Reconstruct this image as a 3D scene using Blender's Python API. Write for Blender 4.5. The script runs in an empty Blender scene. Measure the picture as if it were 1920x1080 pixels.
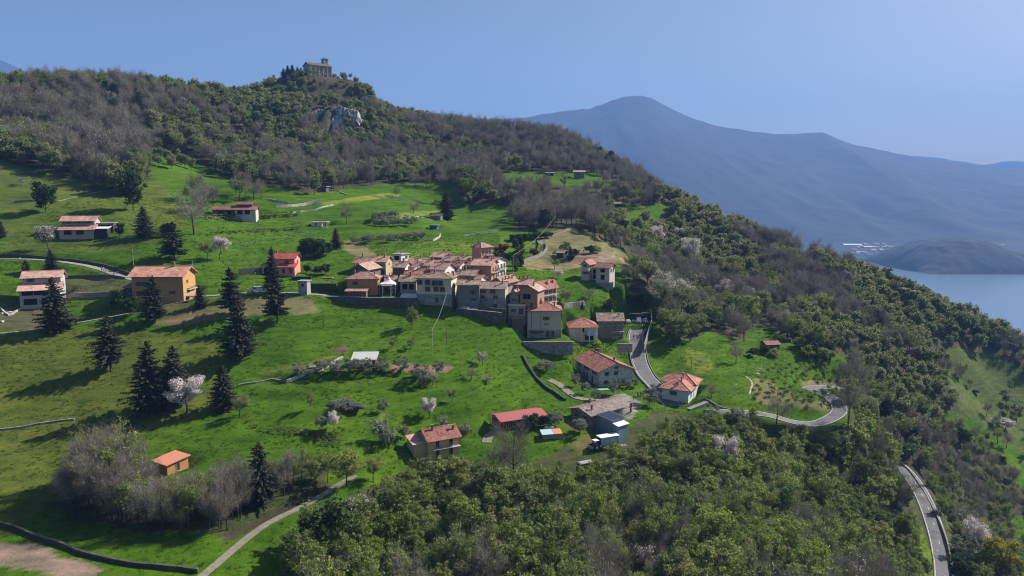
import bpy, bmesh, math, random
import numpy as np
from mathutils import Vector, Matrix, Euler
random.seed(7); rng = np.random.default_rng(11)
S = bpy.context.scene
C = S.collection
R = math.radians
# ------------------------------------------------------------------ camera, sky, sun, exposure
FPX = 1371.0; TILT = math.atan(180/FPX); CT, ST = math.cos(TILT), math.sin(TILT)
cd = bpy.data.cameras.new('camera'); cd.sensor_width = 36; cd.lens = 36*FPX/1920; cd.clip_end = 60000; cd.clip_start = 1
cam = bpy.data.objects.new('camera', cd); C.objects.link(cam); cam.rotation_euler = (math.pi/2-TILT, 0, 0); S.camera = cam
SUN_AZ, SUN_EL = R(60), R(38)            # azimuth clockwise from +Y (the view direction)
w = bpy.data.worlds.new('World'); S.world = w; w.use_nodes = True
nt = w.node_tree; nt.nodes.clear()
sk = nt.nodes.new('ShaderNodeTexSky'); sk.sky_type = 'NISHITA'; sk.sun_disc = False; sk.sun_elevation = SUN_EL
sk.sun_rotation = SUN_AZ; sk.altitude = 500; sk.air_density = 1.0; sk.dust_density = 2.8; sk.ozone_density = 2.0
bg = nt.nodes.new('ShaderNodeBackground'); bg.inputs[1].default_value = 0.047
wo = nt.nodes.new('ShaderNodeOutputWorld'); nt.links.new(sk.outputs[0], bg.inputs[0]); nt.links.new(bg.outputs[0], wo.inputs[0])
sl = bpy.data.lights.new('sun', 'SUN'); sl.energy = 5.0; sl.angle = R(0.5); sl.color = (1.0, 0.95, 0.87)
sun = bpy.data.objects.new('sun', sl); C.objects.link(sun)
SD = Vector((math.sin(SUN_AZ)*math.cos(SUN_EL), math.cos(SUN_AZ)*math.cos(SUN_EL), math.sin(SUN_EL)))
sun.rotation_euler = SD.to_track_quat('Z', 'Y').to_euler()
S.view_settings.view_transform = 'Standard'; S.view_settings.look = 'None'; S.view_settings.gamma = 1
S.view_settings.use_curve_mapping = False; S.view_settings.exposure = 1.0
cy = S.cycles if hasattr(S, 'cycles') else None
if cy:
    cy.max_bounces = 6; cy.diffuse_bounces = 2; cy.glossy_bounces = 2; cy.transmission_bounces = 2; cy.volume_bounces = 0
    cy.filter_width = 1.1; cy.use_denoising = True; cy.transparent_max_bounces = 8
# ------------------------------------------------------------------ helpers
def ray(u, v):
    x = (u-960)/FPX; y = -(v-540)/FPX
    return np.array([x, y*ST+CT, y*CT-ST])
def at(u, v, Y):
    d = ray(u, v); return d*(Y/d[1])
def proj(x, y, z):
    dep = y*CT - z*ST; up = y*ST + z*CT
    dep = np.where(dep > 1, dep, 1)
    return 960+FPX*x/dep, 540-FPX*up/dep
def vnoise(x, y, s, seed=0):
    x = np.asarray(x, float)/s; y = np.asarray(y, float)/s
    xi = np.floor(x).astype(np.int64); yi = np.floor(y).astype(np.int64); fx = x-xi; fy = y-yi
    fx = fx*fx*(3-2*fx); fy = fy*fy*(3-2*fy)
    def h(a, b):
        n = (a*374761393 + b*668265263 + seed*974634777) & 0x7fffffff
        n = ((n ^ (n >> 13))*1274126177) & 0x7fffffff
        return ((n ^ (n >> 16)) & 0xffff)/65535.0
    return (h(xi, yi)*(1-fx)+h(xi+1, yi)*fx)*(1-fy)+(h(xi, yi+1)*(1-fx)+h(xi+1, yi+1)*fx)*fy
def fbm(x, y, s, o=4, seed=0):
    t = 0; a = 0.5
    for k in range(o): t = t+a*(vnoise(x, y, s/2**k, seed+k*7)-0.5); a *= 0.5
    return t
def tag(o, label=None, cat=None, group=None, kind=None):
    if label: o['label'] = label
    if cat: o['category'] = cat
    if group: o['group'] = group
    if kind: o['kind'] = kind
    return o
def thing(name, label, cat, loc=(0, 0, 0), rz=0, group=None):
    o = bpy.data.objects.new(name, None); C.objects.link(o); o.location = loc; o.rotation_euler = (0, 0, rz)
    return tag(o, label, cat, group)
def link(name, me, parent=None):
    o = bpy.data.objects.new(name, me); C.objects.link(o)
    if parent is not None: o.parent = parent
    return o
def np_mesh(name, V, F, mats=(), midx=None, smooth=False):
    """V (n,3), F (m,k) all faces with k corners"""
    me = bpy.data.meshes.new(name); V = np.asarray(V, np.float32); F = np.asarray(F, np.int32)
    k = F.shape[1]; me.vertices.add(len(V)); me.vertices.foreach_set('co', V.ravel())
    me.loops.add(F.size); me.loops.foreach_set('vertex_index', F.ravel())
    me.polygons.add(len(F)); me.polygons.foreach_set('loop_start', np.arange(0, F.size, k, dtype=np.int32))
    try: me.polygons.foreach_set('loop_total', np.full(len(F), k, np.int32))
    except Exception: pass
    for m in mats: me.materials.append(m)
    if midx is not None: me.polygons.foreach_set('material_index', np.asarray(midx, np.int32))
    me.update(calc_edges=True)
    if smooth: me.polygons.foreach_set('use_smooth', np.ones(len(F), bool))
    return me
class MB:
    """collects boxes, prisms, tubes; build() links them as one mesh object"""
    def __init__(s): s.v = []; s.f = []; s.m = []
    def poly(s, pts, faces, mi=0):
        n = len(s.v); s.v += [tuple(p) for p in pts]
        for f in faces: s.f.append([i+n for i in f]); s.m.append(mi)
        return s
    def box(s, x0, x1, y0, y1, z0, z1, mi=0):
        p = [(x0,y0,z0),(x1,y0,z0),(x1,y1,z0),(x0,y1,z0),(x0,y0,z1),(x1,y0,z1),(x1,y1,z1),(x0,y1,z1)]
        return s.poly(p, [(0,3,2,1),(4,5,6,7),(0,1,5,4),(1,2,6,5),(2,3,7,6),(3,0,4,7)], mi)
    def tube(s, a, b, r0, r1=None, n=6, mi=0, cap=True):
        a = Vector(a); b = Vector(b); r1 = r0 if r1 is None else r1; d = (b-a)
        if d.length < 1e-6: return s
        d.normalize(); q = d.to_track_quat('Z', 'Y'); P = []
        for c, r in ((a, r0), (b, r1)):
            for k in range(n):
                t = 2*math.pi*k/n; P.append(c+q@Vector((r*math.cos(t), r*math.sin(t), 0)))
        F = [(k, (k+1) % n, n+(k+1) % n, n+k) for k in range(n)]
        if cap: F += [tuple(range(n-1, -1, -1)), tuple(range(n, 2*n))]
        return s.poly(P, F, mi)
    def mesh(s, name, mats):
        me = bpy.data.meshes.new(name); me.from_pydata(s.v, [], s.f)
        for m in (mats if isinstance(mats, (list, tuple)) else [mats]): me.materials.append(m)
        if max(s.m, default=0) > 0: me.polygons.foreach_set('material_index', s.m)
        me.update(); return me
    def build(s, name, mats, parent=None): return link(name, s.mesh(name, mats), parent)
# ------------------------------------------------------------------ materials
MATS = {}
def NN(nt, t, **kw):
    n = nt.nodes.new(t)
    for k, v in kw.items(): setattr(n, k, v)
    return n
def new_mat(name):
    m = bpy.data.materials.new(name); m.use_nodes = True; nt = m.node_tree
    b = nt.nodes.get('Principled BSDF'); MATS[name] = m
    return m, nt, b
def mix(nt, fac, a, b, mode='MIX'):
    n = nt.nodes.new('ShaderNodeMix'); n.data_type = 'RGBA'; n.blend_type = mode
    for i, v in ((0, fac), (6, a), (7, b)):
        if hasattr(v, 'is_linked') or hasattr(v, 'links'): nt.links.new(v, n.inputs[i])
        else: n.inputs[i].default_value = v if i == 0 else (*v, 1) if len(v) == 3 else v
    return n.outputs[2]
def noise(nt, scale, detail=4, rough=0.6, coord='pos', vec=None):
    if vec is None:
        if coord == 'pos': g = nt.nodes.new('ShaderNodeNewGeometry'); vec = g.outputs['Position']
        else: g = nt.nodes.new('ShaderNodeTexCoord'); vec = g.outputs['Object']
    n = nt.nodes.new('ShaderNodeTexNoise'); n.inputs['Scale'].default_value = scale; n.inputs['Detail'].default_value = detail
    n.inputs['Roughness'].default_value = rough; nt.links.new(vec, n.inputs['Vector']); return n.outputs['Fac']
def ramp(nt, fac, stops):
    n = nt.nodes.new('ShaderNodeValToRGB'); el = n.color_ramp.elements
    while len(el) < len(stops): el.new(0.5)
    for e, (p, c) in zip(el, stops): e.position = p; e.color = (*c, 1) if len(c) == 3 else c
    nt.links.new(fac, n.inputs[0]); return n.outputs[0]
def bumpit(nt, b, h, dist=0.05, strength=0.5):
    n = nt.nodes.new('ShaderNodeBump'); n.inputs['Distance'].default_value = dist; n.inputs['Strength'].default_value = strength
    nt.links.new(h, n.inputs['Height']); nt.links.new(n.outputs[0], b.inputs['Normal'])
def mottled(name, c1, c2, scale=1.5, rough=0.85, bump=0.02, c3=None, coord='pos'):
    m, nt, b = new_mat(name)
    f = noise(nt, scale, 6, 0.65, coord)
    col = ramp(nt, f, [(0.3, c1), (0.7, c2)])
    if c3 is not None:
        f2 = noise(nt, scale*0.23, 3, 0.6, coord); k = ramp(nt, f2, [(0.5, (0, 0, 0)), (0.66, (1, 1, 1))])
        col = mix(nt, k, col, c3)
    nt.links.new(col, b.inputs['Base Color']); b.inputs['Roughness'].default_value = rough
    b.inputs['Specular IOR Level'].default_value = 0.25
    if bump: bumpit(nt, b, f, bump)
    return m
def plain(name, c, rough=0.6, metal=0.0, spec=0.4):
    m, nt, b = new_mat(name)
    f = noise(nt, 3.0, 3, 0.6); c2 = tuple(x*0.82 for x in c)
    nt.links.new(ramp(nt, f, [(0.3, c2), (0.7, c)]), b.inputs['Base Color'])
    b.inputs['Roughness'].default_value = rough; b.inputs['Metallic'].default_value = metal; b.inputs['Specular IOR Level'].default_value = spec
    return m
def stone_mat(name, c1, c2, mortar, sc=1.8):
    m, nt, b = new_mat(name)
    g = nt.nodes.new('ShaderNodeNewGeometry')
    mp = nt.nodes.new('ShaderNodeMapping'); mp.inputs['Scale'].default_value = (1, 1, 1.8); nt.links.new(g.outputs['Position'], mp.inputs[0])
    v = nt.nodes.new('ShaderNodeTexVoronoi'); v.inputs['Scale'].default_value = sc; nt.links.new(mp.outputs[0], v.inputs['Vector'])
    sp = nt.nodes.new('ShaderNodeSeparateColor'); nt.links.new(v.outputs['Color'], sp.inputs[0])
    col = ramp(nt, sp.outputs[0], [(0.0, c1), (0.55, c2), (1.0, tuple(min(1, x*1.5) for x in c2))])
    e = nt.nodes.new('ShaderNodeTexVoronoi'); e.feature = 'DISTANCE_TO_EDGE'; e.inputs['Scale'].default_value = sc; nt.links.new(mp.outputs[0], e.inputs['Vector'])
    k = ramp(nt, e.outputs['Distance'], [(0.03, (1, 1, 1)), (0.09, (0, 0, 0))])
    col = mix(nt, k, col, mortar)
    f = noise(nt, 0.6, 4); col = mix(nt, ramp(nt, f, [(0.35, (0.55,)*3), (0.7, (0, 0, 0))]), col, tuple(x*0.6 for x in c1))
    nt.links.new(col, b.inputs['Base Color']); b.inputs['Roughness'].default_value = 0.9; bumpit(nt, b, e.outputs['Distance'], 0.06, 0.8)
    return m
def roof_mat(name, c1, c2, c3):
    """clay tile roof: courses and rolls of tiles drawn by object coordinates (tiles are far below a pixel)"""
    m, nt, b = new_mat(name)
    tc = nt.nodes.new('ShaderNodeTexCoord')
    br = nt.nodes.new('ShaderNodeTexNoise'); br.inputs['Scale'].default_value = 3.2; br.inputs['Detail'].default_value = 5; br.inputs['Roughness'].default_value = 0.75
    nt.links.new(tc.outputs['Object'], br.inputs['Vector'])
    v = nt.nodes.new('ShaderNodeTexVoronoi'); v.inputs['Scale'].default_value = 2.6; nt.links.new(tc.outputs['Object'], v.inputs['Vector'])
    sp = nt.nodes.new('ShaderNodeSeparateColor'); nt.links.new(v.outputs['Color'], sp.inputs[0])
    col = ramp(nt, sp.outputs[0], [(0.0, c1), (0.6, c2), (1.0, c3)])
    col = mix(nt, ramp(nt, br.outputs['Fac'], [(0.35, (0.6,)*3), (0.62, (0, 0, 0))]), col, tuple(x*0.55 for x in c1))
    st_ = nt.nodes.new('ShaderNodeTexNoise'); st_.inputs['Scale'].default_value = 0.55; st_.inputs['Detail'].default_value = 4; st_.inputs['Roughness'].default_value = 0.65; nt.links.new(tc.outputs['Object'], st_.inputs['Vector'])
    col = mix(nt, 1.0, col, ramp(nt, st_.outputs['Fac'], [(0.32, (0.62, 0.60, 0.58)), (0.5, (1, 1, 1)), (0.68, (1.25, 1.28, 1.3))]), 'MULTIPLY')
    oi = nt.nodes.new('ShaderNodeObjectInfo')
    hs = nt.nodes.new('ShaderNodeHueSaturation'); mr = nt.nodes.new('ShaderNodeMapRange'); mr.inputs[3].default_value = 0.85; mr.inputs[4].default_value = 1.15
    nt.links.new(oi.outputs['Random'], mr.inputs[0]); nt.links.new(mr.outputs[0], hs.inputs['Value']); nt.links.new(col, hs.inputs['Color'])
    nt.links.new(hs.outputs[0], b.inputs['Base Color']); b.inputs['Roughness'].default_value = 0.8
    b.inputs['Specular IOR Level'].default_value = 0.3
    wv = nt.nodes.new('ShaderNodeTexWave'); wv.inputs['Scale'].default_value = 1.4; wv.inputs['Distortion'].default_value = 1.5; wv.bands_direction = 'X'
    nt.links.new(tc.outputs['Object'], wv.inputs['Vector']); bumpit(nt, b, wv.outputs['Fac'], 0.06, 0.7)
    return m
def leaf_mat(name, cols, trans=0.35, island=0.5, edge=None):
    """cols: colour stops picked by a random number per tree; leaves vary one by one"""
    m, nt, b = new_mat(name); nt.nodes.remove(b)
    oi = nt.nodes.new('ShaderNodeObjectInfo'); n = len(cols)
    col = ramp(nt, oi.outputs['Random'], [(k/(n-1), c) for k, c in enumerate(cols)])
    g = nt.nodes.new('ShaderNodeNewGeometry')
    mr = nt.nodes.new('ShaderNodeMapRange'); mr.inputs[3].default_value = 1-island; mr.inputs[4].default_value = 1+island
    nt.links.new(g.outputs['Random Per Island'], mr.inputs[0])
    hs = nt.nodes.new('ShaderNodeHueSaturation'); nt.links.new(mr.outputs[0], hs.inputs['Value']); nt.links.new(col, hs.inputs['Color'])
    d = nt.nodes.new('ShaderNodeBsdfDiffuse'); t = nt.nodes.new('ShaderNodeBsdfTranslucent'); mx = nt.nodes.new('ShaderNodeMixShader'); mx.inputs[0].default_value = trans
    nt.links.new(hs.outputs[0], d.inputs[0]); nt.links.new(hs.outputs[0], t.inputs[0])
    nt.links.new(d.outputs[0], mx.inputs[1]); nt.links.new(t.outputs[0], mx.inputs[2])
    nt.links.new(mx.outputs[0], nt.nodes['Material Output'].inputs[0])
    return m
M = {}
M['bark'] = mottled('bark', (0.035, 0.028, 0.022), (0.09, 0.075, 0.062), 6, 0.95, 0.02, coord='obj')
M['twig'] = leaf_mat('bare_twigs', [(0.16, 0.138, 0.105), (0.25, 0.22, 0.18), (0.185, 0.165, 0.12), (0.27, 0.245, 0.205), (0.18, 0.15, 0.13)], 0.15, 0.5)
M['leaf'] = leaf_mat('spring_leaves', [(0.125, 0.185, 0.035), (0.27, 0.34, 0.065), (0.165, 0.235, 0.045), (0.31, 0.33, 0.10), (0.12, 0.19, 0.05), (0.25, 0.32, 0.06), (0.19, 0.22, 0.09)], 0.5, 0.4)
M['leaf_far'] = leaf_mat('hill_leaves', [(0.15, 0.19, 0.055), (0.24, 0.27, 0.09), (0.18, 0.21, 0.07), (0.27, 0.265, 0.13), (0.14, 0.185, 0.065), (0.21, 0.24, 0.085)], 0.5, 0.4)
M['blossom_cloud'] = leaf_mat('cream_blossom', [(0.50, 0.47, 0.40), (0.42, 0.40, 0.33), (0.50, 0.43, 0.41)], 0.35, 0.35)
M['leaf_dark'] = leaf_mat('dark_leaves', [(0.03, 0.055, 0.018), (0.06, 0.095, 0.03), (0.045, 0.07, 0.025)], 0.2, 0.5)
M['olive'] = leaf_mat('olive_leaves', [(0.20, 0.22, 0.15), (0.26, 0.27, 0.20), (0.17, 0.18, 0.14)], 0.2, 0.45)
M['needle'] = leaf_mat('spruce_needles', [(0.036, 0.044, 0.026), (0.062, 0.066, 0.040), (0.05, 0.052, 0.034)], 0.15, 0.7)
M['blossom'] = leaf_mat('white_blossom', [(0.72, 0.68, 0.62), (0.6, 0.55, 0.5), (0.75, 0.66, 0.66), (0.55, 0.52, 0.42)], 0.3, 0.25)
M['yellow_leaf'] = leaf_mat('yellow_leaves', [(0.34, 0.30, 0.03), (0.3, 0.28, 0.03)], 0.35, 0.35)
M['grass_blade'] = leaf_mat('grass_blades', [(0.060, 0.135, 0.006), (0.10, 0.15, 0.012), (0.07, 0.14, 0.008), (0.12, 0.16, 0.025)], 0.5, 0.22)
M['red_leaf'] = leaf_mat('red_leaves', [(0.22, 0.03, 0.03), (0.14, 0.03, 0.025)], 0.3, 0.4)
# ------------------------------------------------------------------ terrain heights
CP = []
def cp(*a):
    for t in a:
        p = at(t[0], t[1], t[2]); CP.append((p[0], p[1], p[2]-(t[3] if len(t) > 3 else 0)))
cp((0,1075,112),(0,1040,118),(380,1075,116),(180,1060,114),(0,960,134),(300,1000,128),(550,1080,116),
 (100,880,152),(300,880,150),(500,930,142),(640,910,148),(0,800,168),(200,780,172),(400,780,172),(600,760,178),(450,830,160),(600,860,158),
 (0,700,185),(210,695,190),(450,678,200),(300,640,205),(600,680,200),(700,680,202),(0,625,205),(130,610,212),(300,590,220),(450,570,228),(560,560,234),(600,590,228),
 (0,570,222),(60,570,228),(300,565,226),(0,500,245),(200,510,248),(300,505,250),(480,548,238),
 (0,440,270),(150,440,275),(300,450,275),(400,480,270),(500,520,255),(620,500,275),
 (0,380,300),(150,390,300),(300,400,305),(430,405,320),(530,440,310),(0,310,330),(200,350,335),(330,360,345),(290,300,380),(480,345,375),(600,355,385),(600,420,335),
 (700,390,365),(720,345,425),(840,408,400),(760,430,345),(700,450,320),(850,460,315),(950,440,335),(870,345,450),(850,380,430),(960,385,425),
 (650,553,243),(720,577,236),(650,577,237),(780,577,236),(840,573,239),(900,592,236),(960,597,237),(700,525,258),(760,505,270),(850,495,283),(900,490,290),(940,510,275),(880,545,255),(990,572,250),(1040,568,252),(960,565,252),(750,545,248),
 (600,650,208),(800,620,225),(900,640,225),(960,650,229),(980,664,232),(1030,663,233),(1068,662,234),(700,690,200),(850,700,204),(960,700,216),(1000,680,226),
 (750,740,190),(900,760,190),(1040,770,192),(700,820,168),(820,850,168),(930,800,180),(960,850,172),(1000,860,168),(1120,830,178),(1090,830,176),
 (1130,790,188),(1180,770,194),(1020,720,213),(1060,680,228),(1124,724,214),(1187,722,218),(1200,760,200),(1280,765,206),(1320,765,204),
 (1020,636,242),(1100,640,250),(1145,634,258),(1200,605,275),(1205,650,255),(1210,700,236),(1225,735,220),
 (1290,570,300),(1250,620,265),(1250,700,235),(1350,640,270),(1350,740,210),(1400,700,232),(1450,650,270),(1500,640,285),(1600,670,262),(1480,720,226),(1560,735,222),(1500,760,212),(1575,770,209),(1480,790,204),
 (1090,520,290),(1148,532,286),(1120,560,270),(1080,600,258),(1000,470,320),(1030,500,305),(1100,440,350),(1060,440,350),(1180,500,310),
 (1000,330,500),(1080,330,510),(1100,345,480),(1200,400,450),(1240,385,470),(1160,430,400),(1000,400,410),(1050,420,380),
 (0,140,450,9),(100,135,460,9),(200,140,480,9),(300,148,500,9),(400,158,530,9),(450,163,560,9),(530,150,600,8),(600,145,610),(625,148,608),(570,146,612),(660,166,610,7),(700,185,600,9),(750,210,590,9),(850,228,590,9),(950,232,600,9),(1050,240,620,9),(1100,265,600,9),(1150,290,560,9),(1200,320,540,9),(1300,370,500,9),(1380,405,480,9),(1430,430,460,9),(1500,450,450,9),(1560,470,440,9),(1640,500,430,9),(1700,520,420,9),(1800,570,410,9),(1860,595,400,9),(1920,620,395,9),
 (0,220,390,9),(150,230,400,9),(250,260,400,9),(400,240,450,9),(500,280,430,9),(400,300,400,9),(600,300,450,9),(700,280,480,9),(800,290,500,9),(900,300,500,9),(600,230,520),(630,258,505),(630,200,535),(600,180,570,9),(750,240,540,9),(850,260,550,9),(1000,270,560,9),(1080,290,550,9),
 (1250,440,420,8),(1300,480,390,8),(1400,500,390,8),(1500,520,390,8),(1600,570,360,8),(1250,520,340,8),(1350,570,310,8),(1450,590,310,8),(1550,620,300,8),(1600,600,330,8),(1650,650,310,8),(1700,620,340,8),(1750,650,340,8),(1800,660,370),(1850,700,370),(1900,660,405),(1900,760,350),(1820,740,345),(1780,800,300,4),(1850,820,310),(1900,860,300),
 (1700,780,280,8),(1650,750,270,8),(1620,800,235,8),(1650,850,225,8),(1700,885,255),(1730,930,232),(1755,985,212),(1768,1040,195),(1770,1080,184),(1800,950,235,7),(1880,1000,215,7),(1850,1050,190,7),(1900,950,250,6),
 (1650,1000,180,7),(1600,950,175,8),(1500,850,190,8),(1600,1070,145,8),(1400,850,180,8),(1300,800,188,5),(1200,820,178,5),(1100,900,160,8),(1000,950,145,8),(1300,950,145,8),(1200,1050,122,8),(1000,1070,118,8),(800,1000,130,8),(800,950,140,7),(800,1070,116,8),(1450,1060,128,8),(1550,1000,150,8))
CP += [(-150,60,-62),(0,60,-72),(120,60,-88),(250,60,-115),(400,200,-160),(450,400,-190),(400,520,-180),(600,300,-230),(800,600,-300),(700,900,-305),(300,900,-190),(0,900,-60),(-300,900,0),(-330,680,45),(-60,740,30),(-520,500,60),(-520,300,20),(-400,200,-15),(-350,120,-45),(380,650,-180),(200,720,-90),
 (230,520,-100),(310,480,-140),(160,600,-50),(90,690,-10),(-160,690,50),(-250,560,66),(0,-150,-120),(300,-150,-180),(-400,-150,-60),(900,-100,-300),(900,300,-302),(300,1300,-302),(-300,1300,-250),(-900,1200,-200),(-900,500,40),(-900,0,-60)]
CP = np.array(CP)
def kern(d): return np.sqrt(d*d+9.0**2)
_D = np.hypot(CP[:, None, 0]-CP[None, :, 0], CP[:, None, 1]-CP[None, :, 1]); _n = len(CP)
_A = np.zeros((_n+3, _n+3)); _A[:_n, :_n] = kern(_D) - np.eye(_n)*2.5; _A[:_n, _n] = 1; _A[:_n, _n+1:] = CP[:, :2]; _A[_n, :_n] = 1; _A[_n+1:, :_n] = CP[:, :2].T
_W = np.linalg.solve(_A, np.concatenate([CP[:, 2], [0, 0, 0]]))
def Hbase(x, y):
    x = np.atleast_1d(x).astype(float); y = np.atleast_1d(y).astype(float); out = np.empty(x.shape); xf, yf, of = x.ravel(), y.ravel(), out.ravel()
    for i in range(0, len(xf), 20000):
        a, b = xf[i:i+20000], yf[i:i+20000]
        of[i:i+20000] = kern(np.hypot(a[:, None]-CP[None, :, 0], b[:, None]-CP[None, :, 1]))@_W[:_n]+_W[_n]+_W[_n+1]*a+_W[_n+2]*b
    return of.reshape(x.shape)
def axis(a, b, fine0, fine1, st, grow):
    mid = list(np.arange(fine0, fine1+1e-6, st)); lo = []; p = fine0; s = st
    while p > a: s *= grow; p -= s; lo.append(p)
    hi = []; p = fine1; s = st
    while p < b: s *= grow; p += s; hi.append(p)
    return np.array(lo[::-1]+mid+hi)
GX = axis(-1000, 1100, -235, 250, 1.15, 1.035); GY = axis(-200, 1400, 100, 320, 1.15, 1.012)
XX, YY = np.meshgrid(GX, GY)
ZZ = Hbase(XX, YY)
ZZ = ZZ + fbm(XX, YY, 26, 4, 3)*2.2 + fbm(XX, YY, 5, 2, 9)*0.5
def poly_in(u, v, P):
    P = np.asarray(P, float); c = np.zeros(u.shape, bool); j = len(P)-1
    bb = (u >= P[:, 0].min()) & (u <= P[:, 0].max()) & (v >= P[:, 1].min()) & (v <= P[:, 1].max())
    uu, vv = u[bb], v[bb]; cc = np.zeros(uu.shape, bool)
    for i in range(len(P)):
        xi, yi, xj, yj = P[i, 0], P[i, 1], P[j, 0], P[j, 1]
        if yi != yj:
            k = ((yi > vv) != (yj > vv)) & (uu < (xj-xi)*(vv-yi)/(yj-yi)+xi); cc ^= k
        j = i
    c[bb] = cc; return c
U0, V0 = proj(XX, YY, ZZ)
def terrace(P, h, a, ymax=700):
    global ZZ
    m = poly_in(U0, V0, P) & (YY < ymax); ZZ = ZZ + np.where(m, a*np.sin(2*np.pi*ZZ/h)+a*0.4*np.sin(4*np.pi*ZZ/h), 0)
terrace([(1020,425),(1160,430),(1230,500),(1090,500),(990,500)], 3.2, 0.45)
terrace([(400,345),(830,345),(960,440),(900,480),(400,480)], 2.8, 0.4)
terrace([(480,700),(960,690),(1000,800),(640,860),(440,830)], 2.6, 0.5)
def Hg(x, y):
    x = np.clip(x, GX[1], GX[-2]); y = np.clip(y, GY[1], GY[-2])
    i = np.clip(np.searchsorted(GX, x)-1, 0, len(GX)-2); j = np.clip(np.searchsorted(GY, y)-1, 0, len(GY)-2)
    fx = (x-GX[i])/(GX[i+1]-GX[i]); fy = (y-GY[j])/(GY[j+1]-GY[j])
    return (ZZ[j, i]*(1-fx)+ZZ[j, i+1]*fx)*(1-fy)+(ZZ[j+1, i]*(1-fx)+ZZ[j+1, i+1]*fx)*fy
_TY = np.concatenate([np.arange(95, 330, 0.5), np.arange(330, 800, 1.5)])
def hit(u, v, ymin=95):
    """where the sight line through a pixel of the photograph meets the ground"""
    d = ray(u, v); Y = _TY[_TY >= ymin]; X = d[0]/d[1]*Y; Zr = d[2]/d[1]*Y
    s = Zr - Hg(X, Y); k = np.where(s < 0)[0]
    if len(k) == 0: return Vector((float(X[-1]), float(Y[-1]), float(Hg(X[-1], Y[-1]))))
    k = k[0]
    if k > 0: t = s[k-1]/(s[k-1]-s[k]); y = Y[k-1]+t*(Y[k]-Y[k-1])
    else: y = Y[0]
    x = d[0]/d[1]*y; return Vector((float(x), float(y), float(Hg(np.float64(x), np.float64(y)))))
# ------------------------------------------------------------------ roads: level beds cut into the slope
def smooth_line(P, step=2.0):
    P = [Vector(p) for p in P]; out = []
    for i in range(len(P)-1):
        p0 = P[max(i-1, 0)]; p1 = P[i]; p2 = P[i+1]; p3 = P[min(i+2, len(P)-1)]; n = max(2, int((p2-p1).length/step))
        for k in range(n):
            t = k/n
            out.append(0.5*((2*p1)+(p2-p0)*t+(2*p0-5*p1+4*p2-p3)*t*t+(3*p1-p0-3*p2+p3)*t**3))
    out.append(P[-1]); return out
def bed(P, wd, blend=3.0):
    """level the terrain across a road of width wd along centre line P"""
    global ZZ
    A = np.array([tuple(p) for p in P]); zs = A[:, 2].copy()
    for _ in range(6): zs[1:-1] = (zs[:-2]+zs[1:-1]*2+zs[2:])/4
    A[:, 2] = zs
    x0, x1, y0, y1 = A[:, 0].min()-wd-9, A[:, 0].max()+wd+9, A[:, 1].min()-wd-9, A[:, 1].max()+wd+9
    m = (XX > x0) & (XX < x1) & (YY > y0) & (YY < y1); xs, ys = XX[m], YY[m]
    best = np.full(xs.shape, 1e9); bz = np.zeros(xs.shape)
    for a, b in zip(A[:-1], A[1:]):
        d = b[:2]-a[:2]; L = max((d@d), 1e-9); t = np.clip(((xs-a[0])*d[0]+(ys-a[1])*d[1])/L, 0, 1)
        dd = np.hypot(xs-a[0]-t*d[0], ys-a[1]-t*d[1]); k = dd < best; best = np.where(k, dd, best); bz = np.where(k, a[2]+t*(b[2]-a[2]), bz)
    f = np.clip((best-(wd/2+0.9))/blend, 0, 1); f = f*f*(3-2*f)
    zz = ZZ[m]; ZZ[m] = (bz-0.12)*(1-f)+zz*f
    return [Vector(a) for a in A]
def px_line(pts, ymin=95, step=2.0): return smooth_line([hit(u, v, ymin) for u, v in pts], step)
ROADS = {}
def road(key, pts, wd, ymin=95, Ys=None):
    P = [Vector(at(u, v, Y)) for (u, v), Y in zip(pts, Ys)] if Ys else [hit(u, v, ymin) for u, v in pts]
    ROADS[key] = (bed(smooth_line(P), wd), wd)
road('village_road', [(1198,588),(1198,612),(1192,630),(1196,655),(1200,680),(1212,704),(1228,722),(1246,742),(1262,762)], 5.2, Ys=[288,272,262,251,242,232,225,217,209])
road('hairpin_road', [(1330,772),(1380,772),(1440,777),(1480,790),(1520,797),(1552,788),(1574,771),(1567,752),(1545,739),(1522,733),(1518,728),(1540,726),(1590,728),(1625,745)], 4.6,
     Ys=[201,202,202,201,201,204,209,216,222,226,229,231,231,232])
road('lower_road', [(1640,850),(1672,862),(1700,885),(1728,925),(1752,985),(1766,1040),(1771,1080),(1772,1160)], 5.0, Ys=[276,268,254,232,211,195,184,160])
road('hillside_lane', [(-40,486),(60,486),(140,494),(190,505),(228,519),(262,527),(310,548),(380,556),(430,551),(480,548),(540,549),(600,552),(650,560)], 3.0)
road('lower_lane', [(-30,628),(60,619),(140,606),(230,590),(310,572),(380,556)], 1.7)
road('farm_track', [(372,1085),(400,1062),(450,1020),(500,982),(545,960),(590,938),(640,905),(668,892)], 1.5)
road('gravel_drive', [(1176,765),(1150,752),(1110,750),(1080,745),(1050,722),(1030,712)], 2.4)
road('barn_drive', [(912,830),(918,815),(935,808),(955,800)], 2.4)
road('meadow_track', [(975,490),(1000,485),(1018,475),(1022,462),(1012,450),(1040,440),(1062,432),(1070,425)], 2.6)
ground_pads = []
def pad(x0, y0, z, hx, hy, rz=0, blend=2.5):
    """level ground under a building"""
    global ZZ
    r = max(hx, hy)*1.5+blend; m = (abs(XX-x0) < r) & (abs(YY-y0) < r); xs, ys = XX[m]-x0, YY[m]-y0
    c, s = math.cos(rz), math.sin(rz); a = np.abs(xs*c+ys*s)-hx; b = np.abs(-xs*s+ys*c)-hy
    f = np.clip(np.maximum(a, b)/blend, 0, 1); f = f*f*(3-2*f); ZZ[m] = z*(1-f)+ZZ[m]*f
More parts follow.
